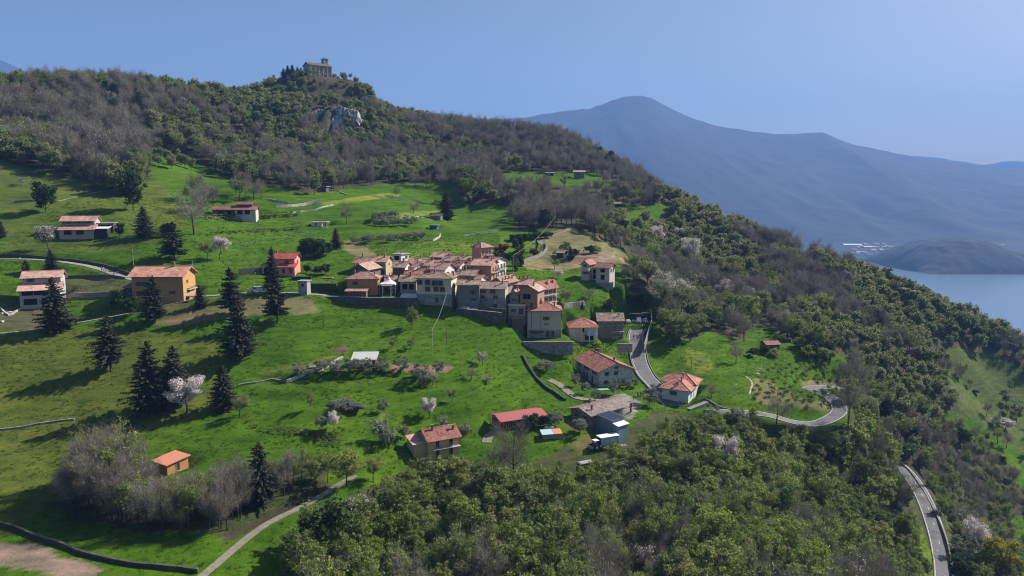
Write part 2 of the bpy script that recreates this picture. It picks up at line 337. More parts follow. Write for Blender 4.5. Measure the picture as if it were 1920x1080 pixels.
def pix_xy(u, v, Y): p = at(u, v, Y); return float(p[0]), float(p[1]), float(p[2])
# ------------------------------------------------------------------ buildings: where they stand
# key: uL, uR, v_eave, Y, yaw deg, depth, wall height, roof, rise, wall, roof tone, label
# roof: gx ridge along the front, gy gable to the front, hip, shed (rises away), flat
HOUSES = {}
def H(key, uL, uR, ve, Y, yaw, d, h, roof, rise, wall, tone, label, cat='house', name='house', win=(), base=None, over=0.6, chim=(), **kw):
    c = at(uL, ve, Y); a = R(yaw); k = (uR-960)/FPX
    # width from the pixel column of the right front corner (depth along the tilted axis handled by iteration)
    w_ = 5.0
    for _ in range(30):
        p = c+np.array([w_*math.cos(a), w_*math.sin(a), 0]); u, v = proj(p[0], p[1], p[2]); p2 = c+np.array([(w_+.1)*math.cos(a), (w_+.1)*math.sin(a), 0]); u2, _v = proj(p2[0], p2[1], p2[2])
        w_ += (uR-u)/(u2-u)*0.1
    HOUSES[key] = dict(x=float(c[0]), y=float(c[1]), z=float(c[2])-h, w=float(w_), d=d, h=h, yaw=a, roof=roof, rise=rise, wall=wall, tone=tone, label=label, cat=cat, name=name, win=win, base=base, over=over, chim=chim, **kw)
def W(face, row_z, xs, w=0.9, h=1.3, kind='win'): return [(face, x, row_z, w, h, kind) for x in xs]
V = 'old houses of the hill village'
H('orange', 650, 708, 522, 243, 2, 8, 5.6, 'hip', 1.8, 'ochre', 'brown', 'orange ochre village house with a hipped brown roof, leftmost of the front row', win=W('F',4.0,[.27])+W('F',.9,[.72],.5,.5)+W('R',3.6,[.3,.7]), chim=[(.2,.5),(.85,.5)])
H('orange_shed', 648, 686, 546, 238.5, 2, 3.5, 2.6, 'shed', .35, 'brown', 'pink', 'low brown lean-to shed in front of the orange ochre village house', 'shed', 'shed', win=W('F',1.3,[.6],.9,.7), over=.4)
H('stone_gable', 658, 690, 504, 252, -18, 9, 4, 'gy', 1.8, 'darkstone', 'tan', 'dark stone house with its gable forward behind the orange ochre house', win=W('F',2.4,[.5],.6,.8), chim=[(.1,.2)])
H('tan_gable', 699, 723, 490, 262, -8, 8, 6.2, 'gx', 1.7, 'tan', 'pink', 'tall tan house with a sunlit yellow gable at the upper left of the village', win=W('F',4.8,[.15,.6],.6,.7)+W('F',2.4,[.75],1.3,1.8,'door')+W('R',4.9,[.5],.6,.8))
H('tan_wing', 664, 700, 491.5, 266, -6, 7, 4.4, 'gx', 1.5, 'plaster', 'brown', 'low plaster wing with a brown roof left of the tall tan gable house', win=W('F',3,[.3,.6],.7,.8), chim=[(.3,.5)])
H('modern', 736, 752, 477, 279, -26, 5, 4.2, 'flat', .3, 'white', 'grey', 'small modern white house with a flat grey roof behind the village', win=W('F',2.9,[.5],2.3,1.6,'dark')+W('R',3,[.7],.8,1.1), over=.45, chim=[(.6,.5)])
H('brownfront', 737, 759, 500, 257, -10, 7, 4.4, 'gx', 1.6, 'brown', 'tan', 'village house with a dark brown front wall and a white gable side', win=W('R',2.6,[.4,.7],.7,1), side='white')
H('whiteside', 768, 777, 499, 262, -36, 6.5, 3.8, 'gx', 1.3, 'white', 'pink', 'narrow white house between the brown fronted house and the white gabled house', win=W('R',2.4,[.25],.7,1.1))
H('back1', 765, 794, 492.5, 269, -6, 7, 3.5, 'gx', 1.4, 'plaster', 'pink', 'low pink roofed house in the back row behind the narrow white house', win=W('F',2.2,[.3,.7],.6,.8))
H('back2', 789, 817, 496.5, 264, -12, 7, 3.5, 'gx', 1.5, 'plaster', 'pink', 'pink roofed house touching the back of the white gabled house', win=W('F',2.2,[.4],.6,.8), chim=[(.6,.5)])
H('whitegable', 807, 834, 503.5, 254, -22, 8, 5, 'gx', 1.8, 'white', 'pink', 'white house with a broad sunlit gable in the middle of the village', win=W('R',3.2,[.3,.75],.9,1.2)+W('F',3,[.3,.7],.7,.9), chim=[(.55,.4),(.85,.8)])
H('redroof', 846, 862, 496.5, 262, -26, 6.5, 4.2, 'gx', 1.5, 'white', 'red', 'white house with the reddest roof right of the white gabled house', win=W('F',2.6,[.5],.9,1.2)+W('R',2.8,[.4,.8],.9,1.3))
H('back3', 808, 831, 481, 286, -24, 8, 3.8, 'gx', 1.5, 'brown', 'pink', 'brown walled house with a wide pale pink roof, rearmost in the village', 'house', win=W('F',2,[.3,.75],1,1.4))
H('back4', 829, 846, 487.5, 277, -24, 7, 3.8, 'gx', 1.5, 'plaster', 'tan', 'small pale roofed house just in front of the rearmost wide roof', win=W('R',2.4,[.5],.7,.9))
H('back5', 856, 879, 487.5, 274, -10, 6, 3.6, 'gx', 1.3, 'plaster', 'pink', 'low house with a patched pink roof left of the pink tower house', win=W('F',2.2,[.5],.7,.9), chim=[(.4,.5),(.8,.5)])
H('back6', 866, 884, 496, 264, -18, 5, 4, 'gx', 1.2, 'white', 'brown', 'narrow white fronted house squeezed left of the orange brown house', win=W('F',2.6,[.5],.8,1.2))
H('tower', 885, 902, 462, 272, -42, 6, 7.8, 'hip', 1.3, 'salmon', 'pink', 'tall salmon pink tower house with a hipped roof, highest in the village', win=W('R',5.6,[.2,.5,.8],.6,1.1)+W('R',6.9,[.2,.5,.8],.5,.4)+W('R',2.8,[.25,.6],.8,1.6)+W('F',5.5,[.6],.5,.8), balc=[('R',2.0,.15,.9),('R',4.7,.35,.95)])
H('orangebrown', 885, 921, 496.5, 256, -12, 10, 6, 'gx', 1.7, 'terracotta', 'pink', 'orange brown house with a peach coloured sunlit gable below the tower house', win=W('F',1.6,[.55],.7,1)+W('R',4.2,[.3,.7],.9,1.5)+W('R',1.6,[.4,.8],.9,1.6), balc=[('R',3.2,.05,.95)], chim=[(.9,.4)])
H('balconies', 909, 927, 492, 264, -22, 11, 6.4, 'gx', 1.5, 'white', 'brown', 'white house with stacked balconies on its side right of the orange brown house', win=W('R',4.6,[.3,.6,.85],.9,1.6)+W('R',1.8,[.3,.6,.85],.9,1.6), balc=[('R',3.6,.05,.95),('R',.9,.05,.95)])
H('low1', 856, 890, 515, 250, -10, 7, 3.2, 'gx', 1.4, 'stone', 'rough', 'low stone house with a mottled brown roof behind the grey windowless house', win=W('F',1.8,[.5],.6,.7))
H('low2', 876, 897, 508.5, 256, -24, 7, 3.4, 'gx', 1.4, 'stone', 'rough', 'small stone house with two brown roof pitches left of the orange brown house', win=W('F',1.8,[.5],.6,.8), chim=[(.4,.6)])
H('cream', 781, 846, 520.5, 240, -8, 9.2, 9, 'hip', 1.4, 'cream', 'brown', 'big cream house on a grey stone base in the centre of the front row', base=('stonebase', 4.3), win=W('F',7.5,[.09,.32],.9,1.6)+W('F',7.2,[.52,.6,.68],.95,1.8)+W('F',5.2,[.32,.56,.74],.9,1.5)+W('F',1.7,[.58],1,1.8,'door')+W('R',6,[.6],.8,1.2)+W('R',1.7,[.6],1,1.9,'door'), balc=[('F',6.5,.24,.4),('F',6.5,.45,.78)], chim=[(.45,.4),(.97,.6)])
H('greyblock', 858, 899, 533.5, 240.5, 0, 6, 8.6, 'gx', 1.3, 'greyrender', 'rough', 'windowless looking grey rendered house with a mottled tile roof in the front row', win=W('F',5.9,[.7],1,1.4)+W('F',3.6,[.72],.9,1.3), over=.5)
H('creamstone', 900, 947, 539.5, 239, -9, 7, 7.4, 'gx', 1.7, 'creamstone', 'tan', 'cream and bare stone house with a small balcony at the right of the front row', base=('stonebase', 5.0), win=W('F',6.3,[.13,.5],.9,1.2)+W('F',4.4,[.13,.62],.8,1.1)+W('F',1.2,[.6],1.4,1.8,'door')+W('R',4,[.5],.7,1), balc=[('F',5.5,.4,.68)], chim=[(.85,.35)])
H('whitewedge', 868, 898, 524.5, 249, -20, 7, 4, 'gx', 1.4, 'white', 'pink', 'white gabled house with a long pink roof behind the grey rendered house', win=W('R',2.6,[.5],.7,.9), chim=[(.7,.4)])
H('pinkslope', 921, 944, 528, 247, -34, 9, 4.2, 'gy', 1.6, 'plaster', 'pink', 'house with a long pink roof slope carrying three chimneys above the cream and stone house', win=W('F',2.6,[.5],.7,.9), chim=[(.8,.3),(.8,.5),(.8,.75)])
H('row_right', 954, 998, 532.5, 250, -3, 6, 4, 'gx', 1.4, 'terracotta', 'pink', 'long low pink roof with many chimneys left of the red roofed balcony house', win=W('F',2.5,[.3,.7],.7,.9), chim=[(.2,.5),(.45,.5),(.62,.5),(.8,.5)])
H('smallstone', 956, 972, 549.5, 243, -12, 5, 5.4, 'gy', .9, 'stone', 'tan', 'narrow bare stone house right of the cream and stone house', win=W('F',3.2,[.5],.6,.8))
H('browngable', 975, 1008, 543.5, 243, -20, 7, 6.4, 'gy', 1.7, 'terracotta', 'tan', 'reddish brown house with its gable forward and a dark open loft', win=W('F',4.3,[.38],2.8,1.8,'dark')+W('F',1.3,[.2,.65],1,1.8,'door')+W('R',3,[.5],.8,1))
H('redbalcony', 1001, 1013, 539, 250, -40, 9.5, 7.4, 'gy', 2.0, 'peach', 'red', 'long peach and white house with a bright red roof and three floors of balconies', win=W('R',5.6,[.12,.37,.62,.87],.9,1.6)+W('R',2.9,[.12,.37,.62,.87],.9,1.6)+W('R',.9,[.2,.5,.8],1.2,1.4,'door'), balc=[('R',4.6,.02,.98),('R',2.0,.02,.98)], chim=[(.2,.2),(.8,.5),(.3,.8),(.75,.85)])
H('yardroof1', 724, 744, 526, 249, 14, 6, 3.2, 'gx', 1.3, 'plaster', 'brown', 'low brown roofed outhouse between the tan gable house and the white tent', 'house', win=W('F',1.6,[.7],.8,1.4,'door'))
H('yardroof2', 750, 780, 526.5, 247, -2, 7, 3.4, 'gx', 1.6, 'plaster', 'rough', 'house with a mottled tile roof and arches left of the big cream house', win=W('F',1.4,[.3,.7],1.6,1.9,'dark'))
H('redlow', 760, 804, 513.5, 253, -2, 5, 3.6, 'gx', 1.0, 'plaster', 'red', 'low flat pitched house with a salmon red roof just behind the big cream house', win=W('F',2,[.3,.7],.7,.9), chim=[(.1,.5),(.5,.5),(.95,.5)])
H('greylow', 788, 812, 509.5, 258, -20, 5, 3.2, 'gx', 1.3, 'stone', 'brown', 'little grey stone house between the salmon red roof and the white gabled house', win=W('F',1.8,[.5],.6,.8))
H('canopy', 716, 733, 536, 242.5, 0, 3.2, 3.0, 'flat', .15, 'white', 'pink', 'small open shelter with a flat pink roof in front of the white tent', 'shelter', 'shelter', over=.3, posts=True)
H('blackshed', 751, 786, 560.5, 239, -2, 5, 2.6, 'shed', .9, 'dark', 'white', 'low black shed with a white curved roof left of the big cream house', 'shed', 'shed', over=.5)
H('terrace_garage', 953, 985, 573, 241, -4, 4, 3.2, 'flat', .25, 'plaster', 'white', 'flat roofed garage with a pale terrace below the narrow stone house', 'garage', 'garage', win=W('F',1.6,[.3],.8,1)+W('F',1.3,[.75],1.5,2,'door'), over=.2)
H('hut_dark', 960, 982, 597, 232, 8, 4, 2.6, 'shed', .6, 'brown', 'brown', 'dark timber hut left of the tall beige house', 'hut', 'hut', over=.4)
H('tall', 989, 1052, 581.5, 240, 0, 9, 9.4, 'hip', 2.0, 'beige', 'red', 'tall beige house on a stone base with a hipped red roof', base=('stonebase', 3.5), win=W('F',6.6,[.56],1.1,1.2)+W('F',4.7,[.53,.62],.45,.5)+W('F',1.9,[.22],1.6,1.1)+W('F',2.0,[.44],.7,.9)+W('F',1.4,[.6,.76],1,2.0,'door')+W('R',5,[.3,.7],.9,1.2), chim=[(.28,.3),(.42,.4),(.82,.4)], pipe=[(.12),(.4)])
H('bluecloth', 1069, 1120, 612.5, 252, 2, 9, 5.2, 'hip', 2.3, 'cream', 'red', 'cream house with a red hipped roof and a light blue cloth over its balcony', win=W('F',4,[.48],.7,1.6,'dark')+W('F',1.3,[.62,.8],1.2,2,'dark'), balc=[('F',2.6,.42,.99)], cols=[.42,.99])
H('barn', 1122, 1169, 600.5, 259, 0, 7.5, 6.4, 'gx', 2.0, 'barnstone', 'rough', 'dark stone barn with a mottled tile roof beside the parking place', 'barn', 'barn', win=W('F',2,[.5],.5,.5), chim=[(.85,.3)])
H('annex', 1148, 1167, 622.5, 252, 2, 3.5, 3.2, 'flat', .25, 'stone', 'grey', 'small grey stone annex in front of the dark barn', 'outbuilding', 'outbuilding', win=W('F',2.2,[.25,.7],.7,.6)+W('F',.9,[.75],.8,1.6,'door'))
H('stonehouse', 1124, 1187, 695.5, 215, 18, 18, 5.0, 'gy', 2.2, 'palestone', 'red', 'large pale stone house with a long red gabled roof below the village road', win=W('F',3.9,[.22],.8,1.1)+W('F',3.9,[.5],.7,1.1)+W('F',5.6,[.5],.6,.9)+W('F',1.3,[.2,.5,.75],.8,1.1)+W('L',3.7,[.1,.2,.42,.52,.75,.85],.7,1.3)+W('L',1.3,[.15,.38,.5,.72],.9,1.9,'door'), chim=[(.62,.25),(.55,.8)], over=.9)
H('villa', 1242, 1291, 724, 211, -28, 9, 4.2, 'hip', 1.6, 'bluewhite', 'salmonred', 'pale villa with a salmon red hipped roof at the bend of the village road', win=W('F',2.6,[.42],1.1,1.1)+W('R',2,[.35,.7],.9,1.7,'door'), chim=[(.55,.15),(.6,.4)], over=1.0)
H('stonegarage', 1108, 1168, 777, 186, 40, 7.5, 3.0, 'gx', 1.1, 'stone', 'greybrown', 'low stone house with a wide grey brown roof above the pale blue truck box', win=W('L',1.6,[.3,.7],.7,.9)+W('R',1.4,[.5],.9,1.8,'door'), chim=[(.15,.2),(.5,.85)], over=.9)
H('solar', 1147, 1170, 789, 182.5, 40, 8.5, 2.6, 'shed', .7, 'blueshed', 'solar', 'lean-to with a dark blue grey panelled roof against the low stone house', 'shed', 'shed', win=W('F',1.3,[.5],1.4,1.4,'dark'), over=.3, panels=True)
H('redshed', 941, 1021, 789, 184, 26, 6.2, 2.6, 'gx', .8, 'brownred', 'redmetal', 'long low shed with a dark red metal roof left of the low stone house', 'shed', 'shed', win=W('F',1.2,[.15,.3],.9,1.1), over=.7)
H('yellow', 804, 861, 826, 168, 28, 7, 4.8, 'gx', 1.7, 'yellow', 'red', 'small yellow house with a red roof and a long balcony above the wood', win=W('F',3.6,[.28,.72],.85,1.7,'door')+W('F',1.2,[.28,.72],.85,1.7,'door')+W('L',3.4,[.4],.7,1), balc=[('F',2.45,.1,1.0)], chim=[(.25,.4),(.9,.3)])
H('greyroofshed', 661, 703, 674, 208, 3, 5, 2.1, 'shed', .9, 'darkwood', 'palegrey', 'dark timber garden shed with a pale grey sheet roof in the middle meadow', 'shed', 'shed', win=W('F',1.1,[.2,.4],.6,.9), over=.5)
H('orangeshed', 288, 313, 863.5, 153, -32, 5, 2.3, 'shed', .5, 'ochre', 'orange', 'tiny hut with a bright orange roof standing in the thicket', 'hut', 'hut', win=W('R',1.1,[.5],.8,1.6,'door'), over=.45)
H('orchardhut', 1438, 1462, 646, 279, 10, 5, 2.5, 'gx', .9, 'brown', 'red', 'little hut with a red tile roof at the top of the orchard', 'hut', 'hut', win=W('F',1.2,[.4],.7,.9), over=.5)
H('twin', 1090, 1104, 494.5, 291, -26, 7.5, 6.6, 'gy', 1.3, 'paleplaster', 'red', 'two storey house with twin red roofs and white side walls right of the village', win=W('F',5.8,[.5],.8,.9)+W('F',3,[.6],1.4,1)+W('R',5,[.25,.6],.8,1.2)+W('R',2,[.35],.9,1.8,'door'), chim=[(.3,.3)])
H('leftorange', 246, 342, 516.5, 230, 2, 10, 8.4, 'gx', 2.3, 'ochrebrown', 'orangepink', 'large orange house with a salmon roof and a yellow sunlit gable on the hillside lane', win=W('F',5.6,[.14,.25],1,1.3)+W('F',2.6,[.14,.25],1,1.6)+W('F',2.9,[.78],1,1.0)+W('R',6,[.35],.7,1)+W('R',3,[.4],.9,1.5), balc=[('R',3.4,.3,.95)], chim=[(.72,.5)], over=1.0)
H('leftwhite', 41, 113, 521, 229, 22, 7.5, 8.6, 'gx', 1.6, 'whitegrey', 'salmon', 'white house with two tiers of salmon roof on the hillside lane at the left', win=W('F',7.6,[.22],1,1.0)+W('R',5.5,[.5],.8,1.2))
H('upperhouse', 114, 177, 414, 277, 14, 7, 5.6, 'gx', 1.6, 'plaster', 'pink', 'house with two tiers of pale pink roof on the upper left meadow', win=W('F',4.9,[.2,.5,.8],1.6,.8))
H('longhouse', 398, 443, 392.5, 322, 10, 7, 2.9, 'gx', 1.3, 'darkgrey', 'darkred', 'long dark bungalow with red brown roofs beside the bare chestnut trees', win=W('F',1.5,[.35,.7],2.2,1.5,'dark'))
H('pinkhouse', 507, 552, 484, 262, 0, 7, 5.6, 'gx', 1.6, 'pink', 'brightred', 'pink house with a bright red roof behind the tall dark spruce', win=W('F',4,[.68],.8,1.4)+W('F',1.3,[.45,.85],1,1.8,'door')+W('R',4,[.5],.8,1.1), chim=[(.15,.5)])
H('transformer', 559, 575, 528, 240, -8, 3, 4.4, 'flat', .3, 'concrete', 'grey', 'narrow concrete transformer cabin beside the hillside lane', 'cabin', 'cabin', win=W('F',3.2,[.5],.7,.9,'dark'), over=.35)
H('cottage', 584, 600, 417, 341, -4, 4, 1.9, 'flat', .2, 'white', 'whitegrey2', 'tiny white cottage with an open porch on the terraced meadow', 'cottage', 'cottage', win=W('F',1.1,[.5],.5,1.4,'dark'))
H('stonehut', 806, 826, 404.5, 403, -10, 5, 2.4, 'gx', 1.2, 'stone', 'darkbrown', 'old stone hut beside the big lone spruce', 'hut', 'hut')
H('tealhut', 805, 819, 422.5, 372, -14, 3, 1.6, 'flat', .15, 'teal', 'grey', 'small teal green cabin below the old stone hut', 'cabin', 'cabin')
H('edgehut', 600, 611, 350, 392, -10, 4, 2.6, 'flat', .25, 'darkgrey', 'grey', 'small dark hut at the forest edge above the terraces', 'hut', 'hut', win=W('F',1.3,[.7],.8,1.8))
H('edgestone', 1076, 1096, 322, 508, -6, 6, 4.5, 'gx', .9, 'stone', 'tan', 'square stone house on the highest meadow below the ridge', win=W('F',3,[.5],.7,.8))
H('edgeshed', 1024, 1038, 324, 510, -4, 4, 1.8, 'shed', .4, 'dark', 'grey', 'low dark shed on the highest meadow left of the square stone house', 'shed', 'shed')
H('woodhut', 1150, 1166, 381.5, 462, 8, 5, 2.0, 'gx', .9, 'darkwood', 'greybrown', 'low hut with a grey brown roof on the sunny clearing', 'hut', 'hut')
H('brownhut', 1044, 1056, 473, 322, -30, 4, 2.2, 'gx', .9, 'dark', 'tan', 'little dark hut under the bushes on the dry terraces', 'hut', 'hut')
H('church', 580, 621, 120.5, 592, 38, 12, 10.5, 'gx', 2.4, 'churchstone', 'darkbrown', 'hilltop church of grey stone with a bell tower on the summit', 'church', 'church', win=W('F',7.8,[.22,.47,.62,.82],1.1,1.8,'dark')+W('F',2,[.7],1.3,2.2,'dark')+W('L',7,[.5],1,1.6,'dark'), over=.7)
FIXED = {'tan_gable','tan_wing','modern','brownfront','whiteside','back1','back2','whitegable','redroof','back3','back4','back5','back6','tower','orangebrown','balconies','low1','low2','whitewedge','pinkslope','row_right','smallstone','browngable','redbalcony','yardroof1','yardroof2','redlow','greylow','canopy','church','orange_shed','blackshed','stone_gable','solar','terrace_garage'}
for k, q in HOUSES.items():
    # slide each free standing building along its sight line until its foot rests on the hillside, size in proportion
    if k in FIXED: continue
    fx, fy = q['x']+math.cos(q['yaw'])*q['w']/2, q['y']+math.sin(q['yaw'])*q['w']/2; u, v = proj(fx, fy, q['z']); r_ = hit(float(u), float(v)).y/fy; r_ = min(1.13, max(.88, r_))
    for n_ in ('x', 'y', 'z', 'w', 'd', 'h', 'rise'): q[n_] *= r_
    q['slide'] = r_
print('slides', {k: round(q['slide'], 3) for k, q in HOUSES.items() if abs(q.get('slide', 1)-1) > .03})
_s = HOUSES['solar']; _g = HOUSES['stonegarage']['slide']
for n_ in ('x', 'y', 'z', 'w', 'd', 'h', 'rise'): _s[n_] *= _g
for k, q in HOUSES.items():
    c, s = math.cos(q['yaw']), math.sin(q['yaw']); xc = q['x']+c*q['w']/2-s*q['d']/2; yc = q['y']+s*q['w']/2+c*q['d']/2
    fx, fy = q['x']+c*q['w']/2+s*.5, q['y']+s*q['w']/2-c*.5; zf = min(float(Hg(fx, fy)), q['z']+q['h']-1.9); zf = max(zf, q['z']-3.5); q['zf'] = zf-q['z']
    if k not in ('orange_shed', 'canopy', 'church'): pad(xc, yc, zf, q['w']/2+.6, q['d']/2+.6, q['yaw'], 2.2)
q = HOUSES['church']; pad(q['x']+6, q['y']+10, q['z']+.6, 17, 13, q['yaw'], 22)
q = HOUSES['tall']; pad(q['x']+q['w']/2+.8, q['y']-3.0, q['z'], q['w']/2+2.2, 3.4, q['yaw'], 1.0)
# the little valley behind the big retaining walls keeps a level yard
x, y, z = pix_xy(1200, 604, 277); pad(x-1, y+1, z, 8, 7, 0, 3)
# ------------------------------------------------------------------ land cover
U0, V0 = proj(XX, YY, ZZ)
LAWN, MOWN, DRY, SOIL, PINK, FLOOR, BRIGHT, PALE, ROCK = [(0.058,0.120,0.006),(0.12,0.145,0.034),(0.17,0.155,0.065),(0.15,0.095,0.06),(0.20,0.155,0.11),(0.07,0.066,0.035),(0.10,0.17,0.012),(0.30,0.27,0.22),(0.42,0.40,0.37)]
MEADOW = [
 ([(-400,290),(0,303),(60,315),(130,337),(190,352),(232,372),(262,372),(282,350),(285,322),(272,285),(300,268),(350,290),(400,325),(440,340),(500,345),(560,360),(640,362),(720,345),(790,330),(850,338),(868,372),(960,378),(990,392),(958,410),(965,428),(1050,432),(1095,432),(1160,468),(1195,498),(1170,525),(1182,560),(1225,570),(1265,572),(1235,600),(1240,622),(1300,640),(1325,618),(1400,640),(1395,615),(1440,612),(1480,640),(1600,670),(1612,690),(1590,712),(1592,742),(1592,792),(1540,803),(1500,800),(1420,785),(1330,775),(1290,780),(1230,770),(1190,792),(1165,828),(1100,858),(1060,840),(1000,868),(960,862),(870,862),(800,862),(740,890),(700,912),(650,930),(600,990),(548,1080),(500,1300),(-400,1300)], 420, LAWN),
 ([(600,360),(720,345),(860,340),(870,385),(960,385),(980,395),(950,440),(700,400),(560,375)], 470, LAWN),
 ([(935,322),(1000,322),(1060,326),(1100,322),(1130,330),(1165,345),(1150,352),(1090,350),(1045,346),(1000,345),(950,345)], 530, LAWN),
 ([(1145,395),(1165,382),(1200,386),(1235,382),(1262,378),(1258,398),(1225,420),(1195,425),(1165,410)], 520, LAWN),
 ([(1240,350),(1265,355),(1262,372),(1240,370)], 520, LAWN),
 ([(1495,462),(1520,466),(1514,500),(1490,495)], 470, LAWN),
 ([(1775,655),(1800,650),(1860,662),(1900,684),(2100,760),(2100,900),(1920,850),(1850,810),(1800,770),(1775,715)], 440, (0.075,0.105,0.026)),
 ([(1745,765),(1790,772),(1830,790),(1880,825),(1960,880),(1960,960),(1900,900),(1870,860),(1810,815),(1760,790)], 420, LAWN),
 ([(1890,970),(1960,985),(1960,1040),(1900,1010)], 330, LAWN),
 ([(1700,950),(1725,985),(1745,1040),(1750,1090),(1715,1000)], 260, BRIGHT),
]
PATCH = [
 ([(-400,600),(0,630),(200,612),(420,640),(440,760),(300,800),(150,900),(80,960),(0,1010),(-400,1100)], 215, (0.088,0.112,0.017)),
 ([(0,480),(240,470),(360,420),(300,340),(0,330)], 360, (0.085,0.122,0.017)),
 ([(1018,440),(1050,430),(1100,432),(1165,470),(1198,500),(1150,500),(1100,498),(1050,510),(990,505),(975,495),(1010,480),(1022,462)], 420, DRY),
 ([(1060,470),(1120,468),(1165,485),(1150,492),(1085,492),(1050,490)], 420, (0.2,0.15,0.1)),
 ([(445,555),(595,560),(602,585),(560,590),(480,590),(420,598),(420,575)], 300, DRY),
 ([(290,605),(330,590),(420,570),(425,595),(330,615)], 300, (0.15,0.13,0.06)),
 ([(-50,560),(60,575),(140,590),(135,612),(-50,622)], 260, (0.11,0.10,0.05)),
 ([(60,520),(200,515),(245,530),(225,560),(120,565)], 300, (0.10,0.11,0.04)),
 ([(655,450),(690,460),(705,478),(690,490),(655,475),(640,455)], 360, (0.18,0.16,0.07)),
 ([(-50,280),(0,305),(120,338),(220,365),(210,372),(100,352),(-50,345)], 420, (0.085,0.11,0.025)),
 ([(740,470),(800,452),(900,458),(930,470),(850,485),(745,482)], 380, BRIGHT),
 ([(600,380),(720,362),(760,366),(700,374),(610,386)], 420, (0.16,0.2,0.02)),
 ([(690,415),(760,396),(830,395),(800,404),(720,418)], 420, (0.13,0.17,0.03)),
 ([(940,440),(1015,440),(1010,470),(960,480),(935,465)], 400, BRIGHT),
 ([(0,1015),(60,1022),(130,1040),(188,1065),(175,1095),(0,1058),(-60,1040),(-60,1005)], 160, PINK),
 ([(728,684),(850,686),(848,697),(730,694)], 260, (0.26,0.15,0.10)),
 ([(630,652),(655,648),(658,658),(640,660)], 260, (0.13,0.08,0.06)),
 ([(1072,832),(1100,815),(1140,800),(1160,815),(1120,838),(1085,850)], 240, (0.12,0.115,0.035)),
 ([(1120,750),(1170,735),(1200,760),(1185,785),(1160,790),(1130,775)], 260, (0.28,0.25,0.2)),
 ([(1060,790),(1085,785),(1100,805),(1070,812)], 240, (0.10,0.11,0.03)),
 ([(1290,650),(1330,665),(1342,690),(1312,702),(1282,682)], 300, (0.14,0.18,0.022)),
 ([(716,775),(700,800),(688,814),(693,815),(706,800),(721,777)], 240, (0.16,0.18,0.05)),
 ([(726,778),(731,795),(733,814),(737,814),(735,795),(730,777)], 240, (0.16,0.18,0.05)),
 ([(660,775),(690,808),(700,822),(705,820),(694,804),(664,772)], 240, (0.045,0.07,0.012)),
 ([(470,705),(560,690),(640,665),(640,662),(556,685),(470,699)], 260, (0.12,0.14,0.03)),
 ([(1415,708),(1450,720),(1510,752),(1560,755),(1568,762),(1560,775),(1500,765),(1420,755),(1405,728)], 260, (0.16,0.16,0.06)),
 ([(1505,715),(1590,715),(1590,726),(1515,726),(1500,732)], 260, (0.15,0.14,0.06)),
 ([(1540,732),(1595,734),(1590,745),(1562,745)], 260, (0.13,0.12,0.05)),
 ([(1235,585),(1262,572),(1250,590),(1230,600)], 330, (0.09,0.12,0.03)),
 ([(1380,775),(1400,768),(1425,775),(1400,790)], 230, (0.26,0.2,0.13)),
 ([(780,865),(870,866),(860,880),(800,880)], 220, (0.2,0.18,0.11)),
 ([(280,575),(420,558),(425,566),(300,600)], 260, (0.09,0.10,0.03)),
 ([(395,402),(475,402),(480,408),(385,409)], 360, PALE),
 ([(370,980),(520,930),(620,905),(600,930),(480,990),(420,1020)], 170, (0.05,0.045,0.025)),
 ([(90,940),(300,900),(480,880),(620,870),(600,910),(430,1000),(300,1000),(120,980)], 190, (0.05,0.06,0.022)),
]
CLIFF = [([(585,208),(640,200),(668,208),(680,214),(660,232),(640,250),(628,260),(604,252),(600,226),(580,220)], 620, ROCK)]
cov = np.empty(ZZ.shape+(3,)); cov[:] = FLOOR; cov[YY < 232] = (0.066, 0.078, 0.028)
isM = np.zeros(ZZ.shape, bool)
jx = fbm(XX, YY, 7, 3, 21)*1.6; uu, vv = proj(XX+jx*2, YY+jx*3, ZZ)
for P, ym, c in MEADOW:
    m = poly_in(uu, vv, P) & (YY < ym); cov[m] = c; isM |= m
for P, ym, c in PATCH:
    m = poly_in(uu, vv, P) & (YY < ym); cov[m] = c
for P, ym, c in CLIFF:
    m = poly_in(uu, vv, P) & (YY < ym) & (YY > 440) & (fbm(XX*1.3, YY, 11, 4, 61) > 0.0); cov[m] = (0.085, 0.085, 0.055)
gz = np.gradient(ZZ, axis=0)/np.gradient(YY, axis=0)
def is_meadow(x, y):
    i = np.clip(np.searchsorted(GX, x), 0, len(GX)-1); j = np.clip(np.searchsorted(GY, y), 0, len(GY)-1); return isM[j, i]
ny, nx = ZZ.shape
idx = np.arange(nx*ny).reshape(ny, nx)
F = np.stack([idx[:-1, :-1], idx[:-1, 1:], idx[1:, 1:], idx[1:, :-1]], -1).reshape(-1, 4)
# the cliff face: rough rock, real relief
mk = poly_in(U0, V0, CLIFF[0][0]) & (YY > 440) & (YY < 620)
YYd = YY.copy(); 
ZZ = ZZ + np.where(mk, fbm(XX, YY, 10, 5, 77)*17, 0)
m, nt, b = new_mat('hillside_ground')
vc = nt.nodes.new('ShaderNodeVertexColor'); vc.layer_name = 'cover'
n1 = noise(nt, 0.035, 5, 0.6); n2 = noise(nt, 0.35, 5, 0.7); n3 = noise(nt, 2.2, 4, 0.75)
c = mix(nt, 1.0, vc.outputs[0], ramp(nt, n1, [(0.3, (0.72, 0.80, 0.8)), (0.55, (1, 1, 1)), (0.75, (1.35, 1.12, 1.3))]), 'MULTIPLY')
c = mix(nt, 1.0, c, ramp(nt, n2, [(0.3, (0.76, 0.81, 0.8)), (0.5, (1, 1, 1)), (0.72, (1.22, 1.14, 1.15))]), 'MULTIPLY')
